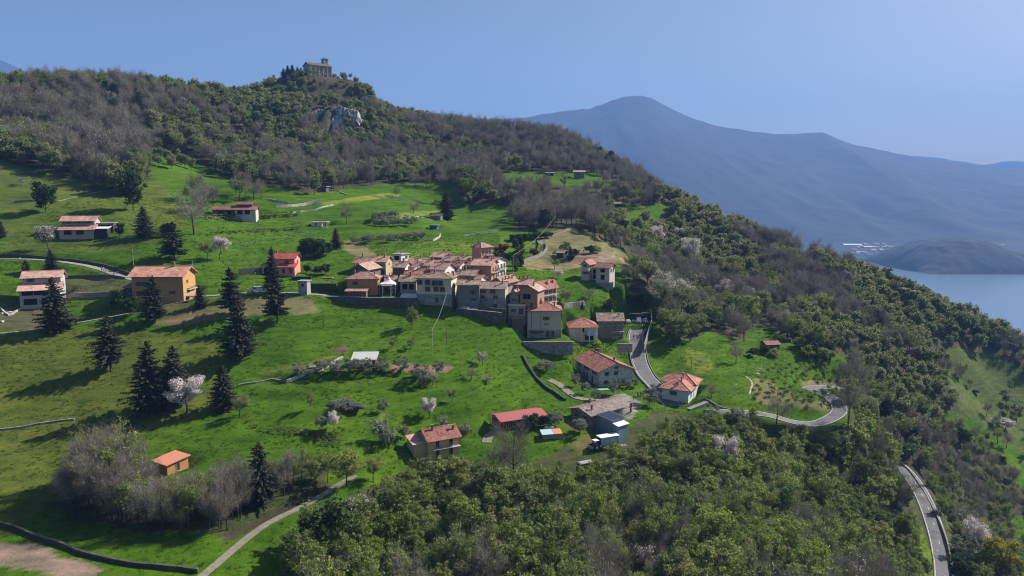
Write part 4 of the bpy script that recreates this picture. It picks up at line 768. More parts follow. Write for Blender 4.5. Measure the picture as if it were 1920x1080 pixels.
def wood(name, kind, pts, label_kind='stuff'):
    """a far wood: one object whose geometry nodes set the tree of the given kind on each point"""
    pts = np.asarray(pts, float)
    me = bpy.data.meshes.new(name); me.vertices.add(len(pts)); me.vertices.foreach_set('co', pts[:, :3].astype(np.float32).ravel())
    for nm, col in (('rot', 3), ('scl', 4)):
        at_ = me.attributes.new(nm, 'FLOAT', 'POINT'); at_.data.foreach_set('value', pts[:, col].astype(np.float32))
    at_ = me.attributes.new('pick', 'INT', 'POINT'); at_.data.foreach_set('value', rng.integers(0, len(VAR[kind]), len(pts)).astype(np.int32))
    o = link(name, me); tag(o, kind='stuff')
    g = bpy.data.node_groups.new(name, 'GeometryNodeTree'); g.interface.new_socket('Geometry', in_out='INPUT', socket_type='NodeSocketGeometry'); g.interface.new_socket('Geometry', in_out='OUTPUT', socket_type='NodeSocketGeometry')
    gi = g.nodes.new('NodeGroupInput'); go = g.nodes.new('NodeGroupOutput'); jo = g.nodes.new('GeometryNodeJoinGeometry')
    for k, (cr, tr, H) in enumerate(VAR[kind]):
        src = SRC.get((kind, k))
        if src is None:
            src = (bpy.data.objects.new('trunk', tr), bpy.data.objects.new('crown', cr)); SRC[(kind, k)] = src
        j2 = g.nodes.new('GeometryNodeJoinGeometry')
        for s_ in src:
            oi = g.nodes.new('GeometryNodeObjectInfo'); oi.inputs['Object'].default_value = s_; oi.transform_space = 'ORIGINAL'; g.links.new(oi.outputs['Geometry'], j2.inputs[0])
        gt = g.nodes.new('GeometryNodeGeometryToInstance'); g.links.new(j2.outputs[0], gt.inputs[0]); g.links.new(gt.outputs[0], jo.inputs[0])
    ip = g.nodes.new('GeometryNodeInstanceOnPoints'); g.links.new(gi.outputs[0], ip.inputs['Points']); g.links.new(jo.outputs[0], ip.inputs['Instance']); ip.inputs['Pick Instance'].default_value = True
    def na(nm, ty):
        n = g.nodes.new('GeometryNodeInputNamedAttribute'); n.data_type = ty; n.inputs['Name'].default_value = nm; return n.outputs['Attribute']
    g.links.new(na('pick', 'INT'), ip.inputs['Instance Index']); cx = g.nodes.new('ShaderNodeCombineXYZ'); g.links.new(na('rot', 'FLOAT'), cx.inputs[2]); g.links.new(cx.outputs[0], ip.inputs['Rotation'])
    g.links.new(na('scl', 'FLOAT'), ip.inputs['Scale']); g.links.new(ip.outputs[0], go.inputs[0])
    md = o.modifiers.new('trees', 'NODES'); md.node_group = g; return o
# ------------------------------------------------------------------ the woods
st = 4.9
gx, gy = np.meshgrid(np.arange(-480, 460, st), np.arange(96, 730, st)); gx = gx.ravel()+rng.uniform(-2.2, 2.2, gx.size); gy = gy.ravel()+rng.uniform(-2.2, 2.2, gy.size)
nx_, ny_ = np.meshgrid(np.arange(-60, 140, 4.5), np.arange(100, 260, 4.5)); nx_ = nx_.ravel()+rng.uniform(-1.7, 1.7, nx_.size); ny_ = ny_.ravel()+rng.uniform(-1.7, 1.7, ny_.size)
near_ = ~((gx > -60) & (gx < 140) & (gy < 260)); gx = np.concatenate([gx[near_], nx_]); gy = np.concatenate([gy[near_], ny_])
keep = rng.random(gx.size) < np.where(gy < 340, 1.0, 0.82); gx, gy = gx[keep], gy[keep]
qx, qy = np.meshgrid(np.arange(-110, -20, 2.5), np.arange(118, 170, 2.5)); qx = qx.ravel()+rng.uniform(-1.1, 1.1, qx.size); qy = qy.ravel()+rng.uniform(-1.1, 1.1, qy.size)   # the thicket stands closer
n0 = len(gx); gx = np.concatenate([gx, qx]); gy = np.concatenate([gy, qy]); close = np.arange(len(gx)) >= n0
gzv = Hg(gx, gy); tu, tv = proj(gx, gy, gzv)
inm = is_meadow(gx, gy)
EXTRA_WOOD = [  # stands of trees on meadow ground: polygon of tree feet, density, kind
 ([(95,950),(150,905),(250,885),(330,905),(450,890),(590,880),(640,880),(625,905),(540,935),(470,975),(420,1005),(300,1005),(180,985)], 0.95, 'thicket'),
 ([(860,378),(870,350),(905,350),(960,365),(1000,372),(985,390),(955,384),(900,382)], 0.9, 'mixed'),
 ([(965,428),(960,400),(1000,385),(1060,400),(1060,428)], 0.25, 'bare'),
 ([(790,338),(800,322),(850,322),(850,338)], 0.7, 'bare'),
 ([(270,300),(300,268),(360,305),(385,325),(330,322),(300,318)], 0.6, 'green'),
 ([(335,372),(380,352),(470,360),(490,372),(420,378),(350,395)], 0.25, 'bare'),
 ([(1170,560),(1180,545),(1215,550),(1225,568),(1190,572)], 0.9, 'mixed'),
 ([(1228,622),(1240,600),(1290,598),(1312,620),(1290,640),(1250,645)], 0.9, 'green'),
]
extra = np.zeros(gx.shape, bool); ek = np.full(gx.shape, '', dtype=object)
for P, dn, kd in EXTRA_WOOD:
    m = poly_in(tu, tv, P) & inm & (rng.random(gx.size) < dn); m &= close if kd == 'thicket' else ~close; extra |= m; ek[m] = kd
extra |= inm & ~close & (gy > 300) & (tu > 1750) & (tu < 1990) & (tv > 630) & (rng.random(gx.size) < .18+.5*(fbm(gx, gy, 30, 2, 5) > .1))
ok = ((~inm) & ~close) | extra
CLEAR = [([(580,202),(640,196),(690,206),(690,238),(665,265),(642,280),(604,276),(592,246),(580,225)], 450, 620, 0.74), ([(570,130),(634,130),(634,151),(572,149)], 583, 640, 1.0),
         ([(935,340),(1100,342),(1110,366),(940,362)], 380, 540, 0.72), ([(1140,415),(1262,395),(1275,430),(1200,452),(1140,440)], 330, 520, 0.65), ([(1030,430),(1030,360),(1130,350),(1140,425)], 340, 520, .5)]
for P, y0, y1, pr in CLEAR: ok &= ~(poly_in(tu, tv, P) & (gy > y0) & (gy < y1) & (rng.random(gx.size) < pr))
for P_, wd in ROADS.values():
    A = np.array([tuple(p)[:2] for p in P_[::2]])
    dd = np.min(np.hypot(gx[:, None]-A[None, :, 0], gy[:, None]-A[None, :, 1]), axis=1); ok &= dd > wd/2+2.6
for u, v, Y, rad in [(1283,764,211,10),(1130,790,190,11),(820,848,173,9),(1120,830,178,7),(975,798,186,10),(1450,645,278,7),(312,880,151,5),(300,150,0,0),(1030,326,505,6),(1090,326,505,7)]:
    if Y: x, y, z = pix_xy(u, v, Y); ok &= np.hypot(gx-x, gy-y) > rad
# tops of slopes seen from below: drop trees on the camera side of clearings so that they do not hide them
BL = [(120,240,170,80,.55),(230,300,90,60,.75),(250,180,120,50,.2),(520,190,140,60,-.45),(420,270,90,50,.15),(660,300,120,50,.25),(760,215,90,35,-.35),(850,250,90,50,.5),(1000,285,140,55,.85),(1040,390,90,50,.7),(1180,350,90,50,.35),
      (1300,430,110,60,-.45),(1370,480,60,50,-.2),(1480,545,130,45,.75),(1450,600,120,40,.45),(1620,560,90,50,-.45),(1750,640,120,70,-.5),(1600,700,120,50,-.1),(1450,480,60,30,.45),(1000,930,300,110,-.5),(1400,920,130,70,-.25),(1600,960,110,90,-.12),(1530,860,90,50,-.3),(1300,850,150,50,-.6),(1700,800,80,60,-.1),(600,1000,60,80,.25),(1880,900,80,80,.1),(700,900,90,40,-.2),(350,940,300,60,.5)]
pb = np.full(gx.shape, 0.26)
for u, v, su, sv, a in BL: pb += a*np.exp(-((tu-u)/su)**2-((tv-v)/sv)**2)
pb = np.where((gy < 230) & (tu > 560) & (tu < 1650), -.12, 0)+0.31+(pb-0.26)*0.72+fbm(gx, gy, 34, 3, 55)*1.5
gx, gy, gzv, tu, tv, pb, ek = [a[ok] for a in (gx, gy, gzv, tu, tv, pb, ek)]
rr = rng.random(gx.size)
kind = np.where(pb > 0.22+0.5*rr, 'bare', np.where(pb > 0.05+0.5*rr, 'bud', 'broad')).astype(object)
kind[(ek == 'thicket')] = np.where(rng.random((ek == 'thicket').sum()) < 0.85, 'bare', 'bud'); kind[ek == 'bare'] = 'bare'; kind[ek == 'green'] = 'broad'
kind[(ek == '') & (rng.random(gx.size) < 0.022)] = 'dark'
bl = (rng.random(gx.size) < np.where((tu > 1150) & (tu < 1900) & (tv > 380) & (tv < 760), 0.03, 0.008)) & (ek == ''); kind[bl] = 'haze_blossom'
h = rng.uniform(5.4, 10.8, gx.size)*(1+0.35*fbm(gx, gy, 40, 2, 91)); h = np.where(gy > 330, h*1.05, np.where((gy < 232) & (tu > 560) & (tu < 1660), h*1.12, h*.92))
h[kind == 'bare'] *= 1.1; tk = ek == 'thicket'; h[tk] = rng.uniform(6.5, 10, tk.sum())+np.where(tu[tk] < 300, 2.5, 0); h[(tu < 300) & (tv > 200) & (tv < 380) & (gy < 460)] *= 1.2; h[kind == 'haze_blossom'] *= 0.85
h[(tu > 1750) & (tv > 640)] *= 0.8; h[ek == 'green'] *= 0.6
edge = is_meadow(gx, gy-9) & (gy > 300); h[edge] *= 1.0
# the canopy of the foreground wood ends along the line the photograph shows
LN = np.array([(600,940),(700,908),(760,872),(800,850),(868,850),(890,864),(960,872),(1050,862),(1100,866),(1180,806),(1240,782),(1290,780),(1340,772),(1420,774),(1455,796),(1530,800),(1560,800),(1600,776),(1650,735),(1700,700)], float)
fw = (gy < 216) & (tu > 600) & (tu < 1700); vt_ = tv-h*FPX/gy; lim = np.interp(tu, LN[:, 0], LN[:, 1])+rng.uniform(-6, 10, gx.size)
h = np.where(fw & (vt_ < lim), (tv-lim)*gy/FPX, h); ok = h > 2.2
L2 = np.array([(60,960),(95,915),(150,850),(185,800),(235,800),(262,850),(285,892),(312,902),(345,892),(400,880),(450,862),(560,850),(640,862)], float); tk = ek == 'thicket'; lim = np.interp(tu, L2[:, 0], L2[:, 1])+rng.uniform(-8, 14, gx.size)
h = np.where(tk & (vt_ < lim), (tv-lim)*gy/FPX, h); ok &= (h > 2.2) & ~(tk & (np.abs(tu-490) < 30) & (tv > 915)) & ~(tk & (np.abs(tu-312) < 34) & (tv < 905))
RDP = np.array([(1700,885,255),(1728,925,232),(1752,985,211),(1766,1040,195),(1771,1080,184),(1772,1120,176)], float)
for f_ in (0.25, 0.5, 0.75, 1.0):
    vv_ = tv-h*f_*FPX/gy; ok &= ~((vv_ > 884) & (np.abs(tu-np.interp(vv_, RDP[:, 1], RDP[:, 0])) < 18+1.9*FPX/gy) & (gy < np.interp(vv_, RDP[:, 1], RDP[:, 2])+1))
tp = (gy > 570) & (np.abs(gx+157) < 34); h[tp] = np.minimum(h[tp], 5.2)
gx, gy, gzv, tu, tv, pb, ek, kind, h = [a[ok] for a in (gx, gy, gzv, tu, tv, pb, ek, kind, h)]
inview = (tu > -40) & (tu < 1960) & (tv > -20) & (tv < 1180) & (gy < 640)
# a tree the hill itself hides is left to the wood
def seen(x, y, z):
    f = np.linspace(0.3, 0.97, 40)[None, :]; return ~((Hg(x[:, None]*f, y[:, None]*f) > z[:, None]*f).any(1))
vis = inview.copy(); ix = np.where(inview)[0]; vis[ix] = seen(gx[ix], gy[ix], gzv[ix]+h[ix])
def where_word(u, v, y):
    if u < 660 and v > 840 and y < 170: return 'in the thicket around the small orange roofed shed'
    if v > 830 and u < 1150: return 'in the wood below the yellow house'
    if v > 830 and u < 1640: return 'in the foreground wood below the villa'
    if u >= 1640 and v > 830: return 'on the steep slope beside the lower road'
    if u > 1150 and v > 560: return 'in the wood right of the hairpin road'
    if u > 1150: return 'on the wooded slope above the lake'
    if u < 500: return 'in the wood above the left meadow'
    return 'in the wood under the hilltop church'
LM = [(600,130,'church'),(630,230,'cliff'),(150,425,'pink roofed house'),(85,375,'round evergreen'),(435,395,'long bungalow'),(290,300,'green gully'),(590,350,'dark hut'),(836,385,'lone spruce'),(1086,325,'square house'),(1160,385,'clearing hut'),(1118,515,'twin roofed house'),
 (1200,600,'parking place'),(1283,740,'villa'),(1450,645,'orchard hut'),(1560,740,'hairpin bend'),(1130,790,'blue trailer'),(975,785,'red shed'),(820,825,'yellow house'),(312,870,'orange roofed hut'),(490,900,'thicket spruce'),(420,1040,'farm track'),(1700,870,'road head'),(1765,1000,'cyclists'),(1355,860,'white blossom'),
 (1250,540,'great blossoming tree'),(1827,733,'dark car'),(1905,750,'timber trellis'),(1860,1060,'yellow tree'),(1560,470,'lake side ridge'),(120,170,'left ridge end'),(330,170,'middle ridge'),(470,240,'slope left of the cliff'),(850,260,'right ridge'),(1010,270,'bare shoulder'),(1640,560,'lake side slope'),(1400,500,'middle slope')]
def near_word(u, v):
    s_ = sorted(LM, key=lambda t: (t[0]-u)**2+((t[1]-v)*1.3)**2); a, b, n = s_[0]; du, dv = u-a, v-b; n = n+' towards the '+s_[1][2]
    return ('right of' if du > 0 else 'left of') if abs(du) > abs(dv)*1.2 else ('below' if dv > 0 else 'above'), n
LOOK = {'broad': 'leafy spring green tree', 'bare': 'leafless grey brown tree', 'bud': 'half open yellowish green tree', 'dark': 'dark evergreen tree', 'haze_blossom': 'pale blossoming tree'}
for kd in ('broad', 'bare', 'bud', 'dark', 'haze_blossom'):
    ii = np.where((kind == kd) & vis)[0]; ii = ii[np.argsort(-(h[ii]/gy[ii]))][:({'bare': 250, 'broad': 295, 'bud': 270, 'dark': 90, 'haze_blossom': 60}[kd])]; chosen = np.zeros(gx.size, bool); chosen[ii] = True
    for i in ii:
        k2 = kd+'_far' if (kd in ('broad', 'bare') and gy[i] > 300) else kd
        ww = where_word(tu[i], tv[i], gy[i]); dr_, nn_ = near_word(tu[i], tv[i]-h[i]*FPX/gy[i]*.6); gr_ = LOOK[kd].replace('tree', 'trees')+' '+ww; lb = ('towering ' if h[i] > 11 else 'tall ' if h[i] > 9.4 else 'low ' if h[i] < 6 else 'wide ' if i % 2 else 'slim ')+{'broad': 'leafy green tree', 'bare': 'leafless tree', 'bud': 'half open tree', 'dark': 'evergreen tree', 'haze_blossom': 'pale blossoming tree'}[kd]+' '+dr_+' the '+nn_
        plant(k2, (gx[i], gy[i], gzv[i]-0.1), h[i], lb, gr_, wide=random.uniform(1.02, 1.2) if i % 2 else random.uniform(.88, 1.0))
    rest = np.where((kind == kd) & ~chosen & (gy < 700))[0]
    for near in (True, False):
        j = rest[(gy[rest] <= 270) == near]
        if len(j) == 0: continue
        k2 = kd+'_far' if (kd in ('broad', 'bare') and not near) else kd; H = np.mean([x[2] for x in VAR[k2]])
        wood({'broad': 'leafy_wood', 'bare': 'bare_wood', 'bud': 'budding_wood', 'dark': 'evergreen_wood', 'haze_blossom': 'blossoming_wood'}[kd], k2, np.stack([gx[j], gy[j], gzv[j]-0.1, rng.uniform(0, 6.28, len(j)), h[j]/H], 1))
print('woods', len(gx))
# ------------------------------------------------------------------ grass standing on the near meadows
for k in range(3):
    r = np.random.default_rng(900+k); n = 26; a = np.stack([r.normal(size=n)*.22, r.normal(size=n)*.22, np.full(n, -.05)], 1); d = np.stack([r.normal(size=n)*.5, r.normal(size=n)*.5, np.ones(n)], 1); d /= np.linalg.norm(d, axis=1, keepdims=True)
    V_, F_ = slivers(a, d, 0.12+0.2*r.random(n), 0.13, r); me = np_mesh('crown', V_, F_, [M['grass_blade']]); VAR.setdefault('tuft', []).append((me, np_mesh('trunk', [(0, 0, -.1), (.01, 0, -.1), (0, .01, -.1)], [(0, 1, 2)], [M['grass_blade']]), 1.0))
N = 120000; tx_ = rng.uniform(-185, 200, N); ty_ = rng.uniform(100, 330, N); tz_ = Hg(tx_, ty_); a_, b_ = proj(tx_, ty_, tz_)
i_ = np.clip(np.searchsorted(GX, tx_), 0, len(GX)-1); j_ = np.clip(np.searchsorted(GY, ty_), 0, len(GY)-1); gr = cov[j_, i_]
kp = isM[j_, i_] & (gr[:, 1] > gr[:, 0]*1.12) & (a_ > -60) & (a_ < 1980) & (b_ < 1130) & (fbm(tx_, ty_, 6, 4, 17)+rng.uniform(-.42, .42, N) > 0.12)
for P_, wd in ROADS.values():
    A = np.array([tuple(p)[:2] for p in P_[::3]]); ii = np.where(kp)[0]; dd = np.min(np.hypot(tx_[ii, None]-A[None, :, 0], ty_[ii, None]-A[None, :, 1]), axis=1); kp[ii[dd < wd/2+1.6]] = False
for q in HOUSES.values():
    c, s = math.cos(q['yaw']), math.sin(q['yaw']); dx, dy = tx_-q['x'], ty_-q['y']; lx, ly = dx*c+dy*s, -dx*s+dy*c; kp &= ~((lx > -.5) & (lx < q['w']+.5) & (ly > -.5) & (ly < q['d']+.5))
j = np.where(kp)[0]; wood('grass_tufts', 'tuft', np.stack([tx_[j], ty_[j], tz_[j]-.02, rng.uniform(0, 6.28, len(j)), rng.uniform(.6, 1.5, len(j))], 1)); print('tufts', len(j))
# ------------------------------------------------------------------ buildings
def wallm(n, c, d=0.8): return mottled('wall_'+n, tuple(x*d for x in c), c, 0.5, 0.92, 0.012, c3=tuple(x*0.86 for x in c))
WM = {'ochre': wallm('ochre', (0.50, 0.25, 0.09)), 'brown': wallm('brown', (0.17, 0.105, 0.075)), 'tan': wallm('tan', (0.50, 0.38, 0.25)), 'plaster': wallm('plaster', (0.42, 0.36, 0.30)),
      'white': wallm('white', (0.72, 0.69, 0.64), .88), 'cream': wallm('cream', (0.66, 0.58, 0.40), .9), 'greyrender': wallm('grey_render', (0.20, 0.20, 0.19), .75), 'creamstone': wallm('cream_weathered', (0.50, 0.42, 0.31), .78),
      'salmon': wallm('salmon', (0.58, 0.30, 0.22)), 'terracotta': wallm('terracotta', (0.42, 0.23, 0.15)), 'peach': wallm('peach', (0.62, 0.46, 0.36)), 'beige': wallm('beige', (0.50, 0.45, 0.35), .92),
      'bluewhite': wallm('bluish_white', (0.60, 0.64, 0.63), .92), 'yellow': wallm('yellow', (0.62, 0.44, 0.20), .9), 'pink': wallm('pink', (0.66, 0.26, 0.22), .88), 'whitegrey': wallm('grey_white', (0.42, 0.40, 0.38)),
      'ochrebrown': wallm('ochre_brown', (0.50, 0.28, 0.11), .85), 'concrete': wallm('concrete', (0.36, 0.35, 0.33)), 'dark': wallm('dark', (0.035, 0.032, 0.03)), 'darkgrey': wallm('dark_grey', (0.10, 0.10, 0.105)),
      'darkwood': wallm('dark_wood', (0.08, 0.055, 0.04)), 'brownred': wallm('brown_red', (0.19, 0.07, 0.05)), 'teal': wallm('teal', (0.06, 0.17, 0.16)), 'paleplaster': wallm('pale_plaster', (0.52, 0.48, 0.43)), 'blueshed': wallm('blue_shed', (0.18, 0.24, 0.29)),
      'stone': stone_mat('wall_stone', (0.14, 0.125, 0.105), (0.26, 0.235, 0.20), (0.30, 0.27, 0.23)), 'darkstone': stone_mat('wall_dark_stone', (0.10, 0.08, 0.065), (0.19, 0.155, 0.125), (0.2, 0.17, 0.14)),
      'barnstone': stone_mat('wall_barn_stone', (0.11, 0.10, 0.085), (0.19, 0.17, 0.14), (0.2, 0.18, 0.15), 2.4), 'palestone': stone_mat('wall_pale_stone', (0.40, 0.375, 0.32), (0.56, 0.53, 0.46), (0.56, 0.53, 0.47), 2.2),
      'stonebase': stone_mat('wall_base_stone', (0.19, 0.175, 0.16), (0.33, 0.31, 0.28), (0.34, 0.32, 0.29), 1.9), 'churchstone': stone_mat('wall_church_stone', (0.24, 0.21, 0.17), (0.42, 0.38, 0.31), (0.4, 0.36, 0.3), 0.8)}
RM = {'brown': roof_mat('roof_brown', (0.22, 0.12, 0.09), (0.34, 0.20, 0.15), (0.42, 0.27, 0.2)), 'pink': roof_mat('roof_pink', (0.36, 0.19, 0.14), (0.50, 0.29, 0.22), (0.58, 0.37, 0.28)), 'tan': roof_mat('roof_tan', (0.32, 0.21, 0.16), (0.44, 0.30, 0.23), (0.5, 0.36, 0.28)),
      'red': roof_mat('roof_red', (0.24, 0.085, 0.06), (0.37, 0.145, 0.10), (0.46, 0.21, 0.15)), 'brightred': roof_mat('roof_bright_red', (0.42, 0.07, 0.045), (0.52, 0.11, 0.07), (0.56, 0.14, 0.09)), 'salmonred': roof_mat('roof_salmon_red', (0.42, 0.14, 0.10), (0.56, 0.22, 0.16), (0.62, 0.3, 0.22)),
      'rough': roof_mat('roof_rough', (0.15, 0.10, 0.075), (0.36, 0.24, 0.17), (0.60, 0.45, 0.34)), 'salmon': roof_mat('roof_salmon', (0.50, 0.28, 0.21), (0.58, 0.34, 0.26), (0.62, 0.38, 0.3)), 'orangepink': roof_mat('roof_orange_pink', (0.56, 0.25, 0.17), (0.64, 0.31, 0.21), (0.68, 0.36, 0.26)),
      'darkred': roof_mat('roof_dark_red', (0.20, 0.08, 0.06), (0.28, 0.12, 0.09), (0.34, 0.17, 0.13)), 'redmetal': plain('roof_red_metal', (0.40, 0.11, 0.10), 0.5), 'orange': plain('roof_orange', (0.62, 0.24, 0.15), 0.7),
      'grey': plain('roof_grey', (0.30, 0.31, 0.31), 0.7), 'white': plain('roof_white', (0.66, 0.64, 0.60), 0.7), 'palegrey': plain('roof_pale_grey', (0.50, 0.48, 0.45), 0.6), 'whitegrey2': plain('roof_white_grey', (0.6, 0.58, 0.54), 0.7),
      'solar': plain('roof_solar', (0.13, 0.13, 0.15), 0.35), 'greybrown': roof_mat('roof_grey_brown', (0.19, 0.14, 0.115), (0.27, 0.205, 0.17), (0.33, 0.26, 0.22)), 'darkbrown': roof_mat('roof_dark_brown', (0.10, 0.07, 0.055), (0.15, 0.11, 0.085), (0.2, 0.15, 0.12))}
M['frame'] = plain('window_frame', (0.40, 0.36, 0.30), 0.7); M['shutter'] = plain('shutter_wood', (0.11, 0.06, 0.035), 0.7); M['pane'] = plain('window_pane', (0.02, 0.024, 0.03), 0.15, spec=0.6)
M['doorwood'] = plain('door_wood', (0.09, 0.055, 0.035), 0.7); M['rail'] = plain('railing_metal', (0.08, 0.075, 0.07), 0.6); M['slab'] = plain('balcony_slab', (0.55, 0.52, 0.47), 0.8)
M['brick'] = mottled('chimney_brick', (0.26, 0.12, 0.085), (0.36, 0.18, 0.13), 5, 0.9, 0.01); M['white_metal'] = plain('white_metal', (0.72, 0.71, 0.69), 0.5); M['cloth_white'] = plain('white_canvas', (0.80, 0.78, 0.74), 0.8)
M['shade_black'] = plain('painted_interior_shade', (0.015, 0.014, 0.013), 0.95, spec=0.1); M['gutter'] = plain('copper_gutter', (0.13, 0.085, 0.065), 0.55); M['cloth_blue'] = plain('light_blue_cloth', (0.36, 0.50, 0.85), 0.85)  # near-black colour stands in for the shade inside openings
_wc = {}
def win_meshes(w, h, kind):
    k = (round(w, 2), round(h, 2), kind)
    if k in _wc: return _wc[k]
    f = MB(); t = 0.07; a, b = w/2, h/2
    if kind in ('win', 'door'):
        for x0, x1, z0, z1 in ((-a-t, -a, -b-t, b+t), (a, a+t, -b-t, b+t), (-a, a, b, b+t), (-a, a, -b-t, -b)): f.box(x0, x1, -0.06, 0.01, z0, z1)
        f.box(-0.025, 0.025, -0.045, 0.0, -b, b); f.box(-a-.12, a+.12, -0.12, 0.0, -b-t-.07, -b-t)
    else: 
        for x0, x1, z0, z1 in ((-a-t, -a, -b, b), (a, a+t, -b, b), (-a-t, a+t, b, b+t)): f.box(x0, x1, -0.05, 0.01, z0, z1)
    fm = f.mesh('window', M['frame']); p = MB().box(-a, a, -0.022, 0.012, -b, b).mesh('pane', M['shade_black'] if kind == 'dark' else M['pane'])  # in dark openings this is a black sheet painting the shade indoors
    s = MB().box(-a*0.48, a*0.48, -0.05, 0, -b, b); 
    for q in range(5): s.box(-a*0.42, a*0.42, -0.065, -0.05, -b+h*(q+.15)/5, -b+h*(q+.75)/5)
    sm = s.mesh('shutter', M['shutter'] if kind == 'win' else M['doorwood']); _wc[k] = (fm, p, sm); return _wc[k]
def prism(m, top, th, mi=0):
    n = len(top); P = [tuple(p) for p in top]+[(p[0], p[1], p[2]-th) for p in top]
    m.poly(P, [tuple(range(n)), tuple(range(2*n-1, n-1, -1))]+[(i, i+n, (i+1) % n+n, (i+1) % n) for i in range(n)], mi)
def roof_z(q, x, y):
    w, d, h, r = q['w'], q['d'], q['h'], q['rise']; k = q['roof']
    if k == 'gx': return h+r*(1-abs(y-d/2)/(d/2))
    if k == 'gy': return h+r*(1-abs(x-w/2)/(w/2))
    if k == 'hip': m_ = min(w, d)/2; return h+r*min(1, min(x, w-x, y, d-y)/m_)
    if k == 'shed': return h+r*y/d
    return h
def make_house(key, q, root=None, off=(0, 0, 0)):
    if root is None: root = thing(q['name'], q['label'], q['cat'], (q['x'], q['y'], q['z']), q['yaw'], V if q['cat'] == 'house' and key in VILLAGE else None)
    w, d, h, r, o = q['w'], q['d'], q['h'], q['rise'], q['over']; ox, oy, oz = off
    def pl(ob, x=0, y=0, z=0, rz=0): ob.location = (x+ox, y+oy, z+oz); ob.rotation_euler = (0, 0, rz); return ob
    wm = WM[q['wall']]; dn = min(-3.0, q.get('zf', 0)-1.5); k = q['roof']
    if q.get('posts'):
        for x in (0.1, w-0.1):
            for y in (0.1, d-0.1): pl(MB().box(-.08, .08, -.08, .08, -1.5, h).build('post', wm, root), x, y)
    else:
        m_ = MB()
        if k == 'gx': m_.poly([(0,0,dn),(w,0,dn),(w,d,dn),(0,d,dn),(0,0,h),(w,0,h),(w,d,h),(0,d,h),(0,d/2,h+r-.04),(w,d/2,h+r-.04)], [(0,1,5,4),(2,3,7,6),(1,2,6,9,5),(3,0,4,8,7),(3,2,1,0),(4,5,9,8),(6,7,8,9)])
        elif k == 'gy': m_.poly([(0,0,dn),(w,0,dn),(w,d,dn),(0,d,dn),(0,0,h),(w,0,h),(w,d,h),(0,d,h),(w/2,0,h+r-.04),(w/2,d,h+r-.04)], [(0,1,5,8,4),(1,2,6,5),(2,3,7,9,6),(3,0,4,7),(3,2,1,0),(5,6,9,8),(7,4,8,9)])
        elif k == 'shed': m_.poly([(0,0,dn),(w,0,dn),(w,d,dn),(0,d,dn),(0,0,h),(w,0,h),(w,d,h+r-.04),(0,d,h+r-.04)], [(0,1,5,4),(1,2,6,5),(2,3,7,6),(3,0,4,7),(3,2,1,0),(4,5,6,7)])
        else: m_.box(0, w, 0, d, dn, h)
        pl(m_.build('wall', wm, root))
    if q.get('side'):
        m_ = MB(); m_.poly([(w+.02,-.01,dn),(w+.02,d+.01,dn),(w+.02,d+.01,h),(w+.02,d/2,h+r-.06),(w+.02,-.01,h)], [(0,1,2,3,4)]); prism_ = m_
        pl(MB().poly([(w,0,dn),(w,d,dn),(w,d,h),(w,d/2,h+r-.06),(w,0,h),(w+.03,0,dn),(w+.03,d,dn),(w+.03,d,h),(w+.03,d/2,h+r-.06),(w+.03,0,h)], [(4,3,2,1,0),(5,6,7,8,9),(0,1,6,5),(1,2,7,6),(2,3,8,7),(3,4,9,8),(4,0,5,9)]).build('side_wall', WM[q['side']], root))
    if q['base']: pl(MB().box(-.05, w+.05, -.05, d+.05, dn-.05, q['base'][1]-1.0 if False else q['base'][1]*0.92-0.4).build('stone_base', WM[q['base'][0]], root))
    rm = RM[q['tone']]; th = 0.16; m_ = MB(); sl = r/(d/2) if k == 'gx' else r/(w/2) if k == 'gy' else r/(min(w, d)/2) if k == 'hip' else r/d; z0 = h-sl*o+th*0.6; zr = h+r+th*0.6
    fr = []
    if k == 'gx':
        prism(m_, [(-o,-o,z0),(w+o,-o,z0),(w+o,d/2,zr),(-o,d/2,zr)], th); prism(m_, [(-o,d/2,zr),(w+o,d/2,zr),(w+o,d+o,z0),(-o,d+o,z0)], th); fr = [((-o,d/2,zr+.02),(w+o,d/2,zr+.02))]; ev = [((-o,-o-.06,z0-.06),(w+o,-o-.06,z0-.06))]
    elif k == 'gy':
        prism(m_, [(-o,-o,z0),(w/2,-o,zr),(w/2,d+o,zr),(-o,d+o,z0)], th); prism(m_, [(w/2,-o,zr),(w+o,-o,z0),(w+o,d+o,z0),(w/2,d+o,zr)], th); fr = [((w/2,-o,zr+.02),(w/2,d+o,zr+.02))]; ev = [((-o-.06,-o,z0-.06),(-o-.06,d+o,z0-.06)),((w+o+.06,-o,z0-.06),(w+o+.06,d+o,z0-.06))]
    elif k == 'hip':
        s = min(w, d)/2; a, b = ((s, d/2), (w-s, d/2)) if w >= d else ((w/2, s), (w/2, d-s)); A, B = (*a, zr), (*b, zr); c1, c2, c3, c4 = (-o,-o,z0),(w+o,-o,z0),(w+o,d+o,z0),(-o,d+o,z0)
        if abs(w-d) < .3: B = A
        if w >= d:
            for T in ([c1,c2,B,A],[c2,c3,B],[c3,c4,A,B],[c4,c1,A]): prism(m_, [p for i, p in enumerate(T) if p != T[i-1]], th)
        else:
            for T in ([c1,c2,A],[c2,c3,B,A],[c3,c4,B],[c4,c1,A,B]): prism(m_, T, th)
        fr = [(A, B)] if A != B else []; fr += [(c1, A), (c4, A if w >= d else B), (c2, B if w >= d else A), (c3, B)]; ev = [((-o,-o-.06,z0-.06),(w+o,-o-.06,z0-.06)),((w+o+.06,-o,z0-.06),(w+o+.06,d+o,z0-.06))]
    elif k == 'shed': prism(m_, [(-o,-o,z0),(w+o,-o,z0),(w+o,d+o,h+r+sl*o+th*.6),(-o,d+o,h+r+sl*o+th*.6)], th); ev = []
